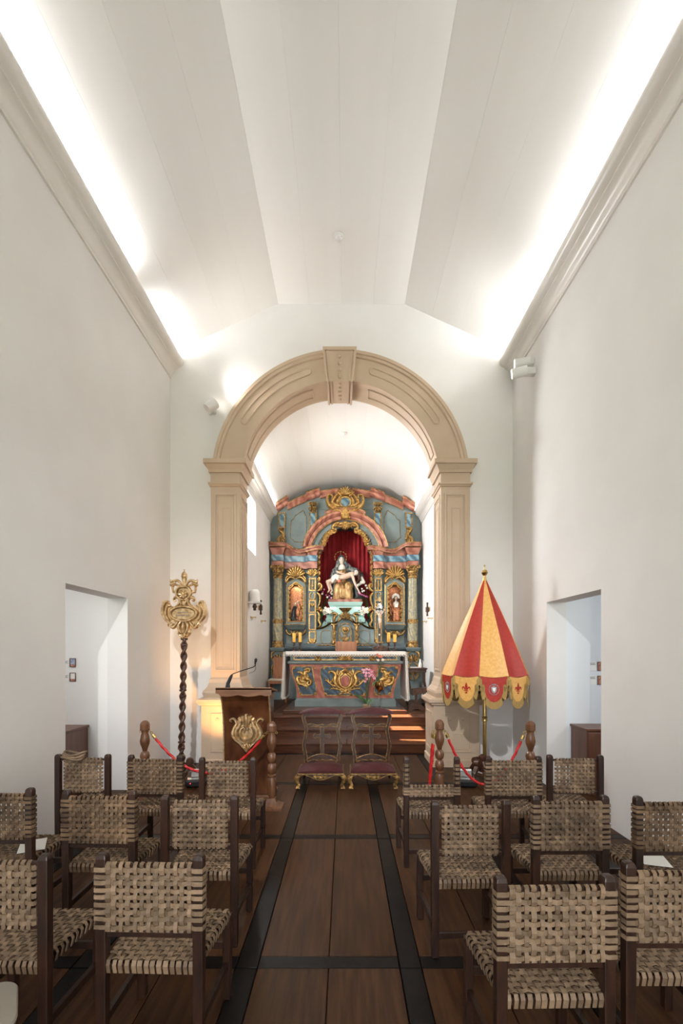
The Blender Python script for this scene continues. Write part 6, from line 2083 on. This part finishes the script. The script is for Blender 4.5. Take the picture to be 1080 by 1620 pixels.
# ribs
for gi in range(NG):
    a = A0 + 2 * PI * (gi - .5) / NG
    b = MB()
    b.tube([(.02 * math.cos(a), .02 * math.sin(a), zt_ - .02), ((RB_ - .03) * math.cos(a), (RB_ - .03) * math.sin(a), zb_ - .004), ((RB_ + .004) * math.cos(a), (RB_ + .004) * math.sin(a), zb_ - .05)], .006, 6)
    b.build('rib', 'brass', um)

# ================================================================= BARRIER POSTS AND ROPES
def stanchion(x, y, label, first=[None]):
    if first[0] is None:
        o = thing('barrier_post', label, 'post', (x, y, 0), 0, 'turned wooden barrier posts')
        b = MB()
        b.lathe([(.052, .855), (.052, .905), (.04, .93), (.02, .947), (0, .95)], (0, 0, 0), 8, PI / 8); b.build('cap', 'turned_wood', o)
        b = MB()
        b.lathe([(.032, .10), (.042, .14), (.05, .20), (.05, .30), (.04, .325), (.036, .335), (.048, .345), (.048, .36), (.03, .372), (.044, .39), (.052, .43), (.044, .475), (.026, .492), (.044, .51), (.053, .55), (.044, .59), (.024, .607),
                 (.032, .64), (.050, .69), (.054, .72), (.046, .77), (.036, .81), (.040, .836), (.054, .842), (.054, .853), (.03, .8545)], (0, 0, 0), 14); b.build('turned_shaft', 'turned_wood', o, smooth=40)
        b = MB(); b.stack([(0, -.125, .125, -.125, .125), (.02, -.125, .125, -.125, .125), (.035, -.09, .09, -.09, .09), (.06, -.06, .06, -.06, .06), (.11, -.045, .045, -.045, .045)]); b.build('base', 'turned_wood', o)
        for s in (-1, 1):
            b = MB(); b.tube([(s * .052 + .011 * math.cos(t) * s, 0, .825 + .011 * math.sin(t)) for t in [2 * PI * i / 10 for i in range(10)]], .003, 5, closed=True); b.build('ring_hook', 'brass', o, smooth=True)
        first[0] = o
        return o
    o = copy_tree(first[0]); o.location = (x, y, 0); o['label'] = label
    return o
PL1, PL2, PR1, PR2 = (-2.19, 5.22), (-.755, 5.14), (1.13, 5.30), (2.125, 5.20)
stanchion(*PL1, 'turned wooden barrier post between the left doorway and the twisted staff')
stanchion(*PL2, 'turned wooden barrier post in front of the lectern, beside the aisle')
stanchion(*PR1, 'turned wooden barrier post in front of the right pedestal, three ropes hooked on')
stanchion(*PR2, 'turned wooden barrier post between the striped umbrella and the right doorway')


def rope(label, p, q, sag, mid=None):
    o = thing('barrier_rope', label, 'rope', (0, 0, 0), 0, 'red twisted barrier ropes')
    p, q = Vector(p), Vector(q)
    n = 90
    P = []
    for i in range(n + 1):
        t = i / n
        v = p.lerp(q, t); v.z -= sag * (1 - (2 * t - 1) ** 2)
        if mid: v += Vector(mid) * math.sin(PI * t)
        P.append(v)
    L = sum((P[i + 1] - P[i]).length for i in range(n))
    c0 = max(1, int(n * .085 / L))
    b = MB(); b.tube(P[c0:n - c0 + 1], .0165, 15, False, 3, .42, .36); b.build('cord', 'red_rope', o, smooth=60)
    for seg in (P[:c0 + 3], P[n - c0 - 2:][::-1]):
        d = (seg[-1] - seg[0]).normalized()
        a = seg[0]
        b = MB(); b.tube([a + d * .035, a + d * .04, a + d * .05, a + d * .085], [.010, .018, .019, .019], 10); b.tube([a + Vector((d.x * .018, 0, d.z * .018)) + Vector((.012 * math.cos(t), .0, .016 * math.sin(t))) for t in [2 * PI * i / 10 for i in range(10)]], .0035, 5, closed=True)
        b.build('brass_end', 'brass', o, smooth=40)
    return o
rope('red barrier rope sagging in front of the lectern and the twisted staff', (PL1[0] + .065, PL1[1], .822), (PL2[0] - .065, PL2[1], .822), .45)
rope('red barrier rope sagging in front of the striped umbrella', (PR1[0] + .065, PR1[1], .822), (PR2[0] - .065, PR2[1], .822), .60)
rope('red barrier rope hanging in a loop from the post before the right pedestal', (PR1[0] - .062, PR1[1] - .03, .822), (PR1[0] - .068, PR1[1] + .03, .822), .62, (-.05, 0, 0))

# ================================================================= PRAYER KNEELERS
def kneeler(x, y, label):
    o = thing('prayer_kneeler', label, 'kneeler', (x, y, 0), 0, 'pair of prayer kneelers')
    b = MB()
    rr = []
    for i in range(11):
        v = i / 10
        yy = .02 + .47 * v
        hw = .285 - .035 * v
        h = .205 + .045 * math.sin(PI * min(max(v, .03), .97)) ** .6
        rr.append([(-hw, yy, .192), (hw, yy, .192), (hw, yy, .20 + (h - .205) * .3), (hw * .8, yy, h - .006), (hw * .35, yy, h + .004), (-hw * .35, yy, h + .004), (-hw * .8, yy, h - .006), (-hw, yy, .20 + (h - .205) * .3)])
    b.rings(rr); b.build('cushion', 'maroon_velvet', o, smooth=50)
    b = MB()
    fr = [(-.295, .19), (.295, .19), (.295, .165), (.26, .155), (.2, .17), (.14, .15), (.07, .12), (0, .105), (-.07, .12), (-.14, .15), (-.2, .17), (-.26, .155), (-.295, .165)]
    b.prism(fr, .0, .035)
    b.prism_x([(.03, .19), (.5, .19), (.5, .15), (.4, .165), (.12, .165), (.03, .13)], -.295, -.27); b.prism_x([(.03, .19), (.5, .19), (.5, .15), (.4, .165), (.12, .165), (.03, .13)], .27, .295)
    b.box(-.27, .27, .47, .5, .14, .19)
    b.build('seat_frame', 'prie_wood', o)
    b = MB()
    b.stroke([(p[0], p[1] + .004) for p in fr[2:]], .010, .0, .010, 3)
    b.box(-.295, .295, -.006, .0, .18, .19)
    fan(b, 0, .168, .06, -.0, .025, 7, 1.05 * PI, 1.95 * PI)
    for s in (-1, 1):
        fan(b, s * .05, .168, .05, -.0, .02, 4, (1.0 if s < 0 else 1.5) * PI, (1.5 if s < 0 else 2.0) * PI)
        fan(b, s * .285, .165, .045, -.003, .02, 4, 1.1 * PI, 1.9 * PI)
    b.build('gilded_trim', 'gold_old', o, smooth=50)
    for s in (-1, 1):
        b = MB()
        b.tube(cr([(s * .27, .03, .16), (s * .30, .01, .12), (s * .285, .02, .07), (s * .272, .02, .04), (s * .28, .0, .022)], 4), [.03, .034, .024, .019, .022, .024], 8)
        for k in range(4): b.ball((s * .28 + (k - 1.5) * .013, -.022, .013), (.0085, .018, .012), 6, 4)
        b.ball((s * .28, .0, .020), (.028, .028, .019), 8, 6)
        b.build('leg', 'gold_old', o, smooth=True)
        b = MB(); b.tube([(s * .24, .48, .16), (s * .245, .49, .08), (s * .25, .50, .0)], [.026, .021, .02], 8); b.build('leg', 'prie_wood', o, smooth=True)
    # back frame: shaped posts with gilt lines, rails, cross, padded arm rest
    def zz(q): return EYE - (1080 + q / 4.32 - VY) * .00856
    for s in (-1, 1):
        pts = [(s * .215, .22), (s * .225, .33), (s * .245, .45), (s * .225, .58), (s * .212, .68), (s * .238, .77), (s * .25, .84), (s * .235, .89)]
        b = MB()
        P = cr([(a, c, 0) for a, c in pts], 4)
        wd = lerpl([.05, .046, .05, .042, .05, .046, .05, .05], len(P))
        b.rings([[(p.x - w / 2, .45, p.y), (p.x + w / 2, .45, p.y), (p.x + w / 2, .49, p.y), (p.x - w / 2, .49, p.y)] for p, w in zip(P, wd)])
        b.build('back_post', 'prie_wood', o)
        b = MB()
        for e_ in (-1, 1): b.stroke([(p.x + e_ * (w / 2 - .004), p.y) for p, w in zip(P[::2], wd[::2])], .009, .45, .008, 2)
        b.build('gilt_line', 'gold_old', o, smooth=50)
    for pts, nm in (([(-.2, .735), (-.13, .745), (-.06, .725), (0, .74), (.06, .725), (.13, .745), (.2, .735), (.2, .70), (.12, .715), (.0, .70), (-.12, .715), (-.2, .70)], 'middle_rail'),
                    ([(-.2, .275), (-.1, .32), (0, .335), (.1, .32), (.2, .275), (.2, .235), (.12, .26), (.05, .25), (0, .262), (-.05, .25), (-.12, .26), (-.2, .235)], 'lower_rail')):
        b = MB(); b.prism(pts, .455, .485); r_ = b.build(nm, 'prie_wood', o)
        b = MB(); b.stroke([(p[0], p[1]) for p in pts], .009, .455, .008, 2, True); b.build('gilt_line', 'gold_old', r_, smooth=50)
    b = MB(); b.prism([(-.24, .885), (.24, .885), (.24, .86), (.18, .85), (.1, .865), (0, .855), (-.1, .865), (-.18, .85), (-.24, .86)], .45, .49); b.build('top_rail', 'prie_wood', o)
    b = MB()
    cpts = [(-.024, .33), (-.024, .56), (-.085, .56), (-.095, .545), (-.125, .58), (-.095, .615), (-.085, .60), (-.024, .60), (-.024, .71), (.024, .71), (.024, .60), (.085, .60), (.095, .615), (.125, .58), (.095, .545), (.085, .56), (.024, .56), (.024, .33)]
    b.prism(cpts, .458, .482); c_ = b.build('cross', 'prie_wood', o)
    b = MB(); b.stroke(cpts, .007, .458, .006, 1, True); b.build('gilt_line', 'gold_old', c_)
    b = MB()
    rr = []
    for i in range(13):
        u = -1 + 2 * i / 12
        h = .895 + .065 * (1 - abs(u) ** 2.4) ** .8 if abs(u) < 1 else .897
        dd = .10 * (1 - .2 * u * u)
        rr.append([(u * .305, .47 - dd, .886), (u * .305, .47 + dd, .886), (u * .305, .47 + dd * .95, .89 + (h - .89) * .5), (u * .305, .47 + dd * .4, h), (u * .305, .47 - dd * .4, h), (u * .305, .47 - dd * .95, .89 + (h - .89) * .5)])
    b.rings(rr); b.build('padded_armrest', 'maroon_velvet', o, smooth=50)
    return o
kneeler(-.255, 5.84, 'wooden prayer kneeler with maroon pads, the one on the lectern side')
kneeler(.41, 5.84, 'wooden prayer kneeler with maroon pads, the one on the umbrella side')

# ================================================================= SPOTLIGHTS AND FLOODLIGHTS
def spot(loc, aim, r, L, label, mount):
    o = thing('spotlight', label, 'lamp', loc, 0, 'white wall spotlights')
    d = Vector(aim).normalized()
    def c(b, t0, t1, r0, r1):
        b.tube([d * t0, d * (t0 + .0005), d * ((t0 + t1) / 2), d * t1], [r0 * .9, r0, r0, r1], 20)
    b = MB(); c(b, -L / 2, L / 2, r, r); b.build('housing', 'white_plastic', o, smooth=40)
    b = MB(); c(b, L / 2 + .001, L / 2 + .004, r * .82, r * .82); b.build('lens', 'lamp_lens', o)
    b = MB(); m = Vector(mount)
    n = m.normalized()
    e = d * (-L * .1) + n * r * .8
    if abs(m.y) > abs(m.x):
        b.cham(e.x - .055, e.x + .055, min(e.y, m.y), m.y, e.z - .05, e.z + .05, .008)
    else:
        x0, x1 = sorted((e.x, m.x)); b.cham(x0, x1, e.y - .045, e.y + .045, e.z - .045, e.z + .045, .006)
    b.build('mounting_box', 'white_plastic', o)
    return o
p = at(334, 642, 7.02)
spot(p, (.62, .25, .66), .078, .17, 'white cylinder spotlight on the arch wall, left of the arch', (-.05, 7.199 - 7.02, .07))
lamp('SPOT', 'arch_spot_beam', p + Vector((.10, -.10, .12)), (0.3, 6.6, 7.1), 30.0, (1, 1, 1), spot_size=2.6, spot_blend=1.0, shadow_soft_size=.06)
spot((2.50, 6.42, 5.71), (-.95, .25, -.02), .06, .20, 'upper white cylinder spotlight under the right cornice end', (.149, 0, 0))
spot((2.44, 6.36, 5.54), (-.93, .3, -.1), .066, .20, 'lower white cylinder spotlight under the right cornice end', (.209, 0, 0))
lamp('SPOT', 'right_spot_beam', (2.34, 6.34, 5.70), (0.6, 6.7, 7.0), 22.0, (1, 1, 1), spot_size=2.2, spot_blend=1.0, shadow_soft_size=.05)


def flood(x, y, rz_, label, led):
    o = thing('floodlight', label, 'lamp', (x, y, 0), rz_, 'black floodlights on the floor')
    b = MB(); b.cham(-.13, .13, -.07, .07, .0, .10, .025); b.build('housing', 'black_plastic', o)
    b = MB(); b.rings([[(-.10, -.04, .101), (.10, -.04, .101), (.10, .05, .101), (-.10, .05, .101)], [(-.085, .0, .19), (.085, .0, .19), (.085, .045, .19), (-.085, .045, .19)]]); b.build('glass_shade', 'glass', o)
    b = MB(); b.cham(-.07, .07, .055, .069, .101, .21, .005); b.build('reflector', 'white_plastic', o)
    if led:
        b = MB(); b.ball((-.06, -.072, .06), .006, 8, 6); b.build('indicator', 'red_led', o)
    return o
flood(-1.84, 5.93, 0.1, 'black floor floodlight with red indicator next to the twisted staff', True)
flood(1.60, 5.93, -.15, 'black floor floodlight in front of the umbrella stand', False)
lamp('SPOT', 'warm_uplight', (-1.74, 6.30, .22), (-1.80, 7.05, 1.45), 95.0, (1, .52, .18), spot_size=1.5, spot_blend=1.0, shadow_soft_size=.06)

# ================================================================= SIDE ROOM FURNISHINGS
def cabinet(x0, x1, y0, y1, h, label, front):
    o = thing('wooden_cabinet', label, 'cabinet', ((x0 + x1) / 2, (y0 + y1) / 2, 0))
    a, c = (x1 - x0) / 2, (y1 - y0) / 2
    b = MB(); b.cham(-a, a, -c, c, .06, h - .031, .004); b.box(-a + .03, a - .03, -c + .03, c - .03, 0, .06); b.build('body', 'cabinet_wood', o)
    b = MB(); b.cham(-a - .015, a + .015, -c - .015, c + .004, h - .03, h, .004); b.build('top_board', 'cabinet_wood', o)
    for s in (0, 1):
        b = MB()
        b.cham(-a + .01 + s * a, s * a - .01, -c - .012, -c - .0005, .08, h - .05, .003)
        dr = b.build('door', 'cabinet_wood', o)
        b = MB(); b.ball((-.03 if s == 0 else .03, -c - .02, h * .55), .012, 8, 6); b.build('knob', 'brass', dr)
cabinet(-3.95, -3.13, 4.98, 5.77, .815, 'dark brown wooden cabinet seen through the left doorway', 1)
cabinet(2.945, 3.55, 5.56, 5.955, .80, 'dark brown wooden cabinet seen through the right doorway', 1)


def framed(x, y, z, w, h, m, label, grp):
    o = thing('framed_picture', label, 'picture', (x, y, z), 0, grp)
    b = MB(); frame(b, -w / 2, w / 2, -h / 2, h / 2, -.002, .007, .008); b.build('frame', 'cabinet_wood', o)
    b = MB(); b.box(-w / 2 + .007, w / 2 - .007, -.005, -.002, -h / 2 + .007 , h / 2 - .007); b.build('photograph', m, o)
    b = MB(); b.box(-w / 2 + .007, w / 2 - .007, -.0056, -.0051, -h / 2 + .007, -h / 2 + .03); b.build('caption_strip', 'photo_warm', o)


def card(x, y, z, w, h, label, grp):
    o = thing('wall_card', label, 'card', (x, y, z), 0, grp)
    b = MB(); b.box(-w / 2, w / 2, -.004, -.001, -h / 2, h / 2); b.build('sheet', 'paper', o)
    b = MB()
    for i in range(3):
        b.box(-w / 2 + .01, w / 2 - .012 - .01 * (i % 2), -.0046, -.0041, h / 2 - .02 - .012 * i, h / 2 - .015 - .012 * i)
    b.build('text_lines', 'ink', o)
k1 = 5.79 / F
for q, m, w1, w2 in ((1048.2, 'photo_blue', 'upper', 'upper'), (1071, 'paper', 'lower', 'lower')):
    zz = EYE - (q - VY) * k1
    framed(CX + (115.5 - VX) * k1, 5.788, zz, .074, .108, m, w1 + ' small framed picture on the wall behind the left doorway', 'small pictures behind the left doorway')
    card(CX + (104.5 - VX) * k1, 5.789, zz - .01, .08, .09, w2 + ' small white text card on the wall behind the left doorway', 'text cards behind the left doorway')
k2 = 6.5 / F
for q, m, w1 in ((1054, 'photo_warm', 'upper'), (1076, 'photo_warm', 'lower')):
    zz = EYE - (q - VY) * k2
    framed(CX + (950 - VX) * k2, 6.498, zz, .10, .125, m, w1 + ' small reddish picture on the wall behind the right doorway', 'small pictures behind the right doorway')
    card(CX + (937 - VX) * k2, 6.499, zz, .098, .125, w1 + ' small white text card on the wall behind the right doorway', 'text cards behind the right doorway')

# ================================================================= WOVEN CHAIRS
def ribbon(b, pts, wax, w, t=.0035):
    P = [Vector(p) for p in pts]
    wax = Vector(wax)
    rr = []
    n = len(P)
    for i in range(n):
        d = (P[min(i + 1, n - 1)] - P[max(i - 1, 0)]).normalized()
        nn = d.cross(wax).normalized()
        rr.append([P[i] - wax * w / 2 - nn * t / 2, P[i] + wax * w / 2 - nn * t / 2, P[i] + wax * w / 2 + nn * t / 2, P[i] - wax * w / 2 + nn * t / 2])
    return b.rings(rr)


SZ = .432
BZ0, BZ1 = .565, .845
PX_ = .203          # post centre


def seat_straps(rnd):
    """list of point lists for the straps of the seat; front edge wider than the back"""
    out = []
    NY, NX = 14, 12
    def hw(y): return .188 + (.222 - .188) * (y + .2) / .4
    ysx = [-.178 + .356 * j / (NX - 1) for j in range(NX)]
    for i in range(NY):
        u = -1 + 2 * (i + .5) / NY
        j1, j2 = rnd.uniform(-.012, .012), rnd.uniform(-.012, .012)
        pts = [((u + j1) * hw(-.2), -.198, SZ - .048), ((u + j1) * hw(-.2), -.206, SZ - .012), ((u + j1) * hw(-.2), -.198, SZ + .004)]
        for j, y in enumerate(ysx):
            s = 1 if (i + j) % 2 == 0 else -1
            pts.append(((u + j1 + (j2 - j1) * j / NX) * hw(y), y, SZ + .003 + .0045 * s))
        pts += [((u + j2) * hw(.2), .198, SZ + .004), ((u + j2) * hw(.2), .206, SZ - .012), ((u + j2) * hw(.2), .198, SZ - .048)]
        out.append((pts, (1, 0, 0), .0185 + rnd.uniform(-.003, .003)))
    for j, y in enumerate(ysx):
        dy = rnd.uniform(-.004, .004)
        pts = [(-hw(y) - .002, y + dy, SZ - .045), (-hw(y) - .010, y + dy, SZ - .010), (-hw(y) - .003, y + dy, SZ + .004)]
        for i in range(NY):
            u = -1 + 2 * (i + .5) / NY
            s = -1 if (i + j) % 2 == 0 else 1
            pts.append((u * hw(y), y + dy, SZ + .003 + .0045 * s))
        pts += [(hw(y) + .003, y + dy, SZ + .004), (hw(y) + .010, y + dy, SZ - .010), (hw(y) + .002, y + dy, SZ - .045)]
        out.append((pts, (0, 1, 0), .0160 + rnd.uniform(-.003, .003)))
    return out


def back_straps(kind, rnd):
    out = []
    yb = -.215
    if kind == 'wrap':
        NV, NH, hx, z0, z1 = 13, 9, .184, BZ0, BZ1
    elif kind == 'inner':
        NV, NH, hx, z0, z1 = 11, 9, .152, BZ0, BZ1
    else:
        NV, NH, hx, z0, z1 = 12, 3, .176, BZ0, BZ0 + .09
    yc_ = yb if kind != 'inner' else -.192
    zs = [z0 + .022 + (z1 - z0 - .044) * j / max(NH - 1, 1) for j in range(NH)]
    for i in range(NV):
        u = -1 + 2 * (i + .5) / NV
        j1 = rnd.uniform(-.02, .02)
        pts = [((u + j1) * hx, yc_ + .022, z0 + .004), ((u + j1) * hx, yc_ + .010, z0 - .006), ((u + j1) * hx, yc_ - .004, z0 + .004)]
        for j, z in enumerate(zs):
            s = 1 if (i + j) % 2 == 0 else -1
            pts.append(((u + j1) * hx, yc_ - .0045 * s, z))
        pts += [((u + j1) * hx, yc_ - .002, z1 - .004), ((u + j1) * hx, yc_ + .010, z1 + .004), ((u + j1) * hx, yc_ + .022, z1 - .004), ((u + j1) * hx, yc_ + .024, z1 - .05)]
        out.append((pts, (1, 0, 0), .0185 + rnd.uniform(-.003, .003)))
    for j, z in enumerate(zs):
        dz = rnd.uniform(-.003, .003)
        z = z + dz
        tl = rnd.uniform(-.004, .004)
        if kind == 'inner':
            pts = [(-hx - .004, yc_ + .016, z), (-hx - .010, yc_ + .004, z), (-hx - .002, yc_ - .004, z)]
        else:
            pts = [(-PX_ + .0, yb + .052, z), (-PX_ - .022, yb + .050, z), (-PX_ - .0275, yb + .024, z), (-PX_ - .022, yb - .002, z), (-PX_ + .01, yb - .003, z)]
        for i in range(NV):
            u = -1 + 2 * (i + .5) / NV
            s = -1 if (i + j) % 2 == 0 else 1
            pts.append((u * hx, yc_ - .0045 * s, z + tl * u))
        if kind == 'inner':
            pts += [(hx + .002, yc_ - .004, z), (hx + .010, yc_ + .004, z), (hx + .004, yc_ + .016, z)]
        else:
            pts += [(PX_ - .01, yb - .003, z), (PX_ + .022, yb - .002, z), (PX_ + .0275, yb + .024, z), (PX_ + .022, yb + .050, z), (PX_, yb + .052, z)]
        out.append((pts, (0, 0, 1), .0185 + rnd.uniform(-.003, .003)))
    if kind == 'torn':
        for s in (-1, 1):
            for z in (.675, .71, .745, .78, .815):
                z += rnd.uniform(-.004, .004)
                pts = [(s * PX_ + .027 * math.cos(t), yb + .024 + .027 * math.sin(t), z) for t in [2 * PI * k / 10 for k in range(11)]]
                out.append((pts, (0, 0, 1), .021))
    return out


def chair_body(o, kind):
    b = MB()
    for sx in (-1, 1):
        b = MB()
        x = sx * PX_
        # square post with chamfered head, slightly slimmer at the top
        b.rings([[(x - w, y0 - w, z), (x + w, y0 - w, z), (x + w, y0 + w, z), (x - w, y0 + w, z)] for z, w, y0 in ((0, .0195, -.191), (.43, .0215, -.191), (.86, .0215, -.191), (.875, .018, -.191), (.88, .012, -.191))])
        b.build('back_post', 'chair_wood', o, bevel=.004)
    for sx in (-1, 1):
        b = MB(); b.cham(sx * .214 - .0195, sx * .214 + .0195, .17, .209, 0, SZ - .012, .004); b.build('leg', 'chair_wood', o)
    for sx in (-1, 1):
        b = MB(); b.rings([[(sx * .203 - .011, -.172, z0), (sx * .203 + .011, -.172, z0), (sx * .203 + .011, -.172, z1), (sx * .203 - .011, -.172, z1)] if y < 0 else [(sx * .214 - .011, .171, z0), (sx * .214 + .011, .171, z0), (sx * .214 + .011, .171, z1), (sx * .214 - .011, .171, z1)] for y in (-1, 1) for z0, z1 in ((.155, .19),)])
        b.build('stretcher', 'chair_wood', o)
    b = MB(); b.cham(-.184, .184, -.203, -.181, .105, .14, .003); b.build('stretcher', 'chair_wood', o)
    b = MB(); b.cham(-.196, .196, .178, .2, .245, .28, .003); b.build('stretcher', 'chair_wood', o)
    if kind == 'inner':
        for z0, z1 in ((BZ1 - .018, BZ1 - .002), (BZ0 + .0, BZ0 + .018)):
            b = MB(); b.box(-.182, .182, -.190, -.172, z0, z1); b.build('back_rail', 'chair_wood', o)
    else:
        b = MB(); b.box(-.182, .182, -.207, -.194, (BZ1 if kind == 'wrap' else BZ0 + .09) - .016, (BZ1 if kind == 'wrap' else BZ0 + .09) - .004); b.build('back_rail', 'chair_wood', o)
        b = MB(); b.box(-.182, .182, -.200, -.186, BZ0 - .03, BZ0 - .002); b.build('back_rail', 'chair_wood', o)


def make_chair(kind, single, m, seed):
    rnd = random.Random(seed)
    o = thing('woven_chair', 'chair', 'chair', (0, 0, 0), 0, 'dark wooden chairs with woven seats')
    chair_body(o, kind)
    # seat rails
    b = MB(); b.box(-.185, .185, -.198, -.175, SZ - .034, SZ - .008).box(-.2, .2, .172, .198, SZ - .034, SZ - .008)
    b.rings([[(-.19, -.175, SZ - .034), (-.168, -.175, SZ - .034), (-.168, -.175, SZ - .008), (-.19, -.175, SZ - .008)], [(-.222, .172, SZ - .034), (-.2, .172, SZ - .034), (-.2, .172, SZ - .008), (-.222, .172, SZ - .008)]])
    b.rings([[(.168, -.175, SZ - .034), (.19, -.175, SZ - .034), (.19, -.175, SZ - .008), (.168, -.175, SZ - .008)], [(.2, .172, SZ - .034), (.222, .172, SZ - .034), (.222, .172, SZ - .008), (.2, .172, SZ - .008)]])
    seat = b.build('seat_frame', 'chair_wood', o)
    if single:
        wb = thing('woven_seat', None, None); wb.parent = o
        for pts, wax, w in seat_straps(rnd):
            b = MB(); ribbon(b, pts, wax, w); b.build('strap', m, wb)
        wb = thing('woven_back', None, None); wb.parent = o
        for pts, wax, w in back_straps(kind, rnd):
            b = MB(); ribbon(b, pts, wax, w); b.build('strap', m, wb)
    else:
        b = MB()
        for pts, wax, w in seat_straps(rnd): ribbon(b, pts, wax, w)
        b.build('woven_seat', m, o)['kind'] = 'stuff'
        b = MB()
        for pts, wax, w in back_straps(kind, rnd): ribbon(b, pts, wax, w)
        b.build('woven_back', m, o)['kind'] = 'stuff'
    return o


PROTO = {}


def put_chair(px0, px1, py, kind, single, m, label, yaw=0.0):
    d = F * (EYE - .88) / (py - VY)
    x = CX + ((px0 + px1) / 2 - VX) * d / F
    key = (kind, single, m)
    if key not in PROTO:
        o = make_chair(kind, single, m, len(PROTO) * 11 + 3)
        PROTO[key] = o
    else:
        o = copy_tree(PROTO[key])
    c, s = math.cos(yaw), math.sin(yaw)
    # the survey gives the middle of the back posts
    o.location = (x + (-.191) * s, d + .191 * c, 0)
    o.rotation_euler = (0, 0, yaw)
    o['label'] = label
    return o, x, d


ch = {}
W, I = 'wrap', 'inner'
ch['L1'] = put_chair(155, 322, 1350, W, True, 'straw', 'woven straw chair beside the aisle, nearest row of the left block', -.03)
ch['L2'] = put_chair(-88, 79, 1350, I, True, 'straw', 'woven straw chair, nearest row of the left block, cut off by the left edge', -.02)
ch['R1'] = put_chair(783, 969, 1384, W, True, 'straw', 'woven straw chair beside the aisle, nearest row of the right block', .02)
ch['R2'] = put_chair(985, 1162, 1362, W, True, 'straw', 'woven straw chair, nearest row of the right block, cut off by the right edge', .0)
ch['L3'] = put_chair(-62, 54, 1246, W, False, 'straw_dark', 'woven straw chair, middle row of the left block, white paper on its seat', .0)
ch['L4'] = put_chair(100, 216, 1250, W, False, 'straw_dark', 'woven straw chair, middle row of the left block, second from the aisle', -.03)
ch['L5'] = put_chair(258, 374, 1258, I, False, 'straw', 'woven straw chair beside the aisle, middle row of the left block', .0)
ch['R3'] = put_chair(685, 803, 1266, I, False, 'straw', 'woven straw chair beside the aisle, middle row of the right block', .03)
ch['R4'] = put_chair(840, 962, 1258, W, False, 'straw', 'woven straw chair, middle row of the right block, second from the aisle', .02)
ch['R5'] = put_chair(1003, 1124, 1259, W, False, 'straw_dark', 'woven straw chair, middle row of the right block, white paper on its seat', .0)
ch['L6'] = put_chair(88, 175, 1193, I, False, 'straw', 'woven straw chair by the left doorway, straw coil over its back', .0)
ch['L7'] = put_chair(203, 290, 1194, W, False, 'straw_dark', 'woven straw chair, farthest row, in front of the twisted staff', -.02)
ch['L8'] = put_chair(317, 403, 1198, I, False, 'straw', 'woven straw chair, farthest row, in front of the lectern', .0)
ch['R6'] = put_chair(640, 725, 1197, 'torn', False, 'straw', 'chair with woven back torn down to a low band, farthest row, right block', .02)
ch['R7'] = put_chair(769, 854, 1196, W, False, 'straw', 'woven straw chair, farthest row, in front of the striped umbrella', .0)
ch['R8'] = put_chair(867, 951, 1194, I, False, 'straw', 'woven straw chair, farthest row, in front of the right doorway', -.03)

# straw coil hung over a chair back
_, x, d = ch['L6']
b = MB()
for k in range(3):
    P = [(x - .07 + .085 * math.cos(t) + .01 * k, d - .03 + .045 * math.sin(t) + .004 * k, .858 + .018 * k + .012 * math.sin(2 * t + k)) for t in [2 * PI * i / 28 for i in range(28)]]
    b.tube(P, .011, 8, True, 3, .8, .4)
tag(b.build('straw_coil', 'straw', smooth=60), 'loose coil of straw rope lying over the chair back under the left doorway', 'rope')
# sheets of paper on two seats
def sheet(name, x, y, z, w, h, rz_, label, grp=None):
    b = MB()
    b.cham(-w / 2, w / 2, -h / 2, h / 2, 0, .0022, .0008)
    o = b.build(name, 'paper'); o.location = (x, y, z); o.rotation_euler = (0, 0, rz_)
    return tag(o, label, 'leaflet', grp)
_, x, d = ch['L3']
sheet('paper_leaflet', x + .09, d + .19, SZ + .011, .15, .21, .5, 'white paper leaflet on the seat of the left middle row chair', 'white leaflets on the seats')
_, x, d = ch['R5']
sheet('paper_leaflet', x - .01, d + .16, SZ + .011, .15, .21, -.3, 'white paper leaflet on the seat of the right middle row chair', 'white leaflets on the seats')
# low white stool with rounded corners, cut off by the lower left corner of the frame
st_ = thing('white_stool', 'low white stool with rounded seat in the lower left corner, behind the nearest chair row', 'stool', (-1.27, 1.62, 0), .6)
rr = []
def rsq(h, r, n=6):
    out = []
    for cx0, cy0, a0 in ((h - r, h - r, 0), (-h + r, h - r, PI / 2), (-h + r, -h + r, PI), (h - r, -h + r, 1.5 * PI)):
        out += [(cx0 + r * math.cos(a0 + PI / 2 * i / n), cy0 + r * math.sin(a0 + PI / 2 * i / n)) for i in range(n + 1)]
    return out
b = MB(); b.rings([[(p[0], p[1], z) for p in rsq(h, .07)] for z, h in ((.415, .135), (.418, .145), (.44, .15), (.447, .146), (.449, .13))]); b.build('seat', 'stool_paint', st_, smooth=30)
for sx in (-1, 1):
    for sy in (-1, 1):
        b = MB(); b.tube([(sx * .10, sy * .10, .416), (sx * .13, sy * .13, .2), (sx * .15, sy * .15, .0)], [.018, .016, .014], 8); b.build('leg', 'stool_paint', st_, smooth=True)
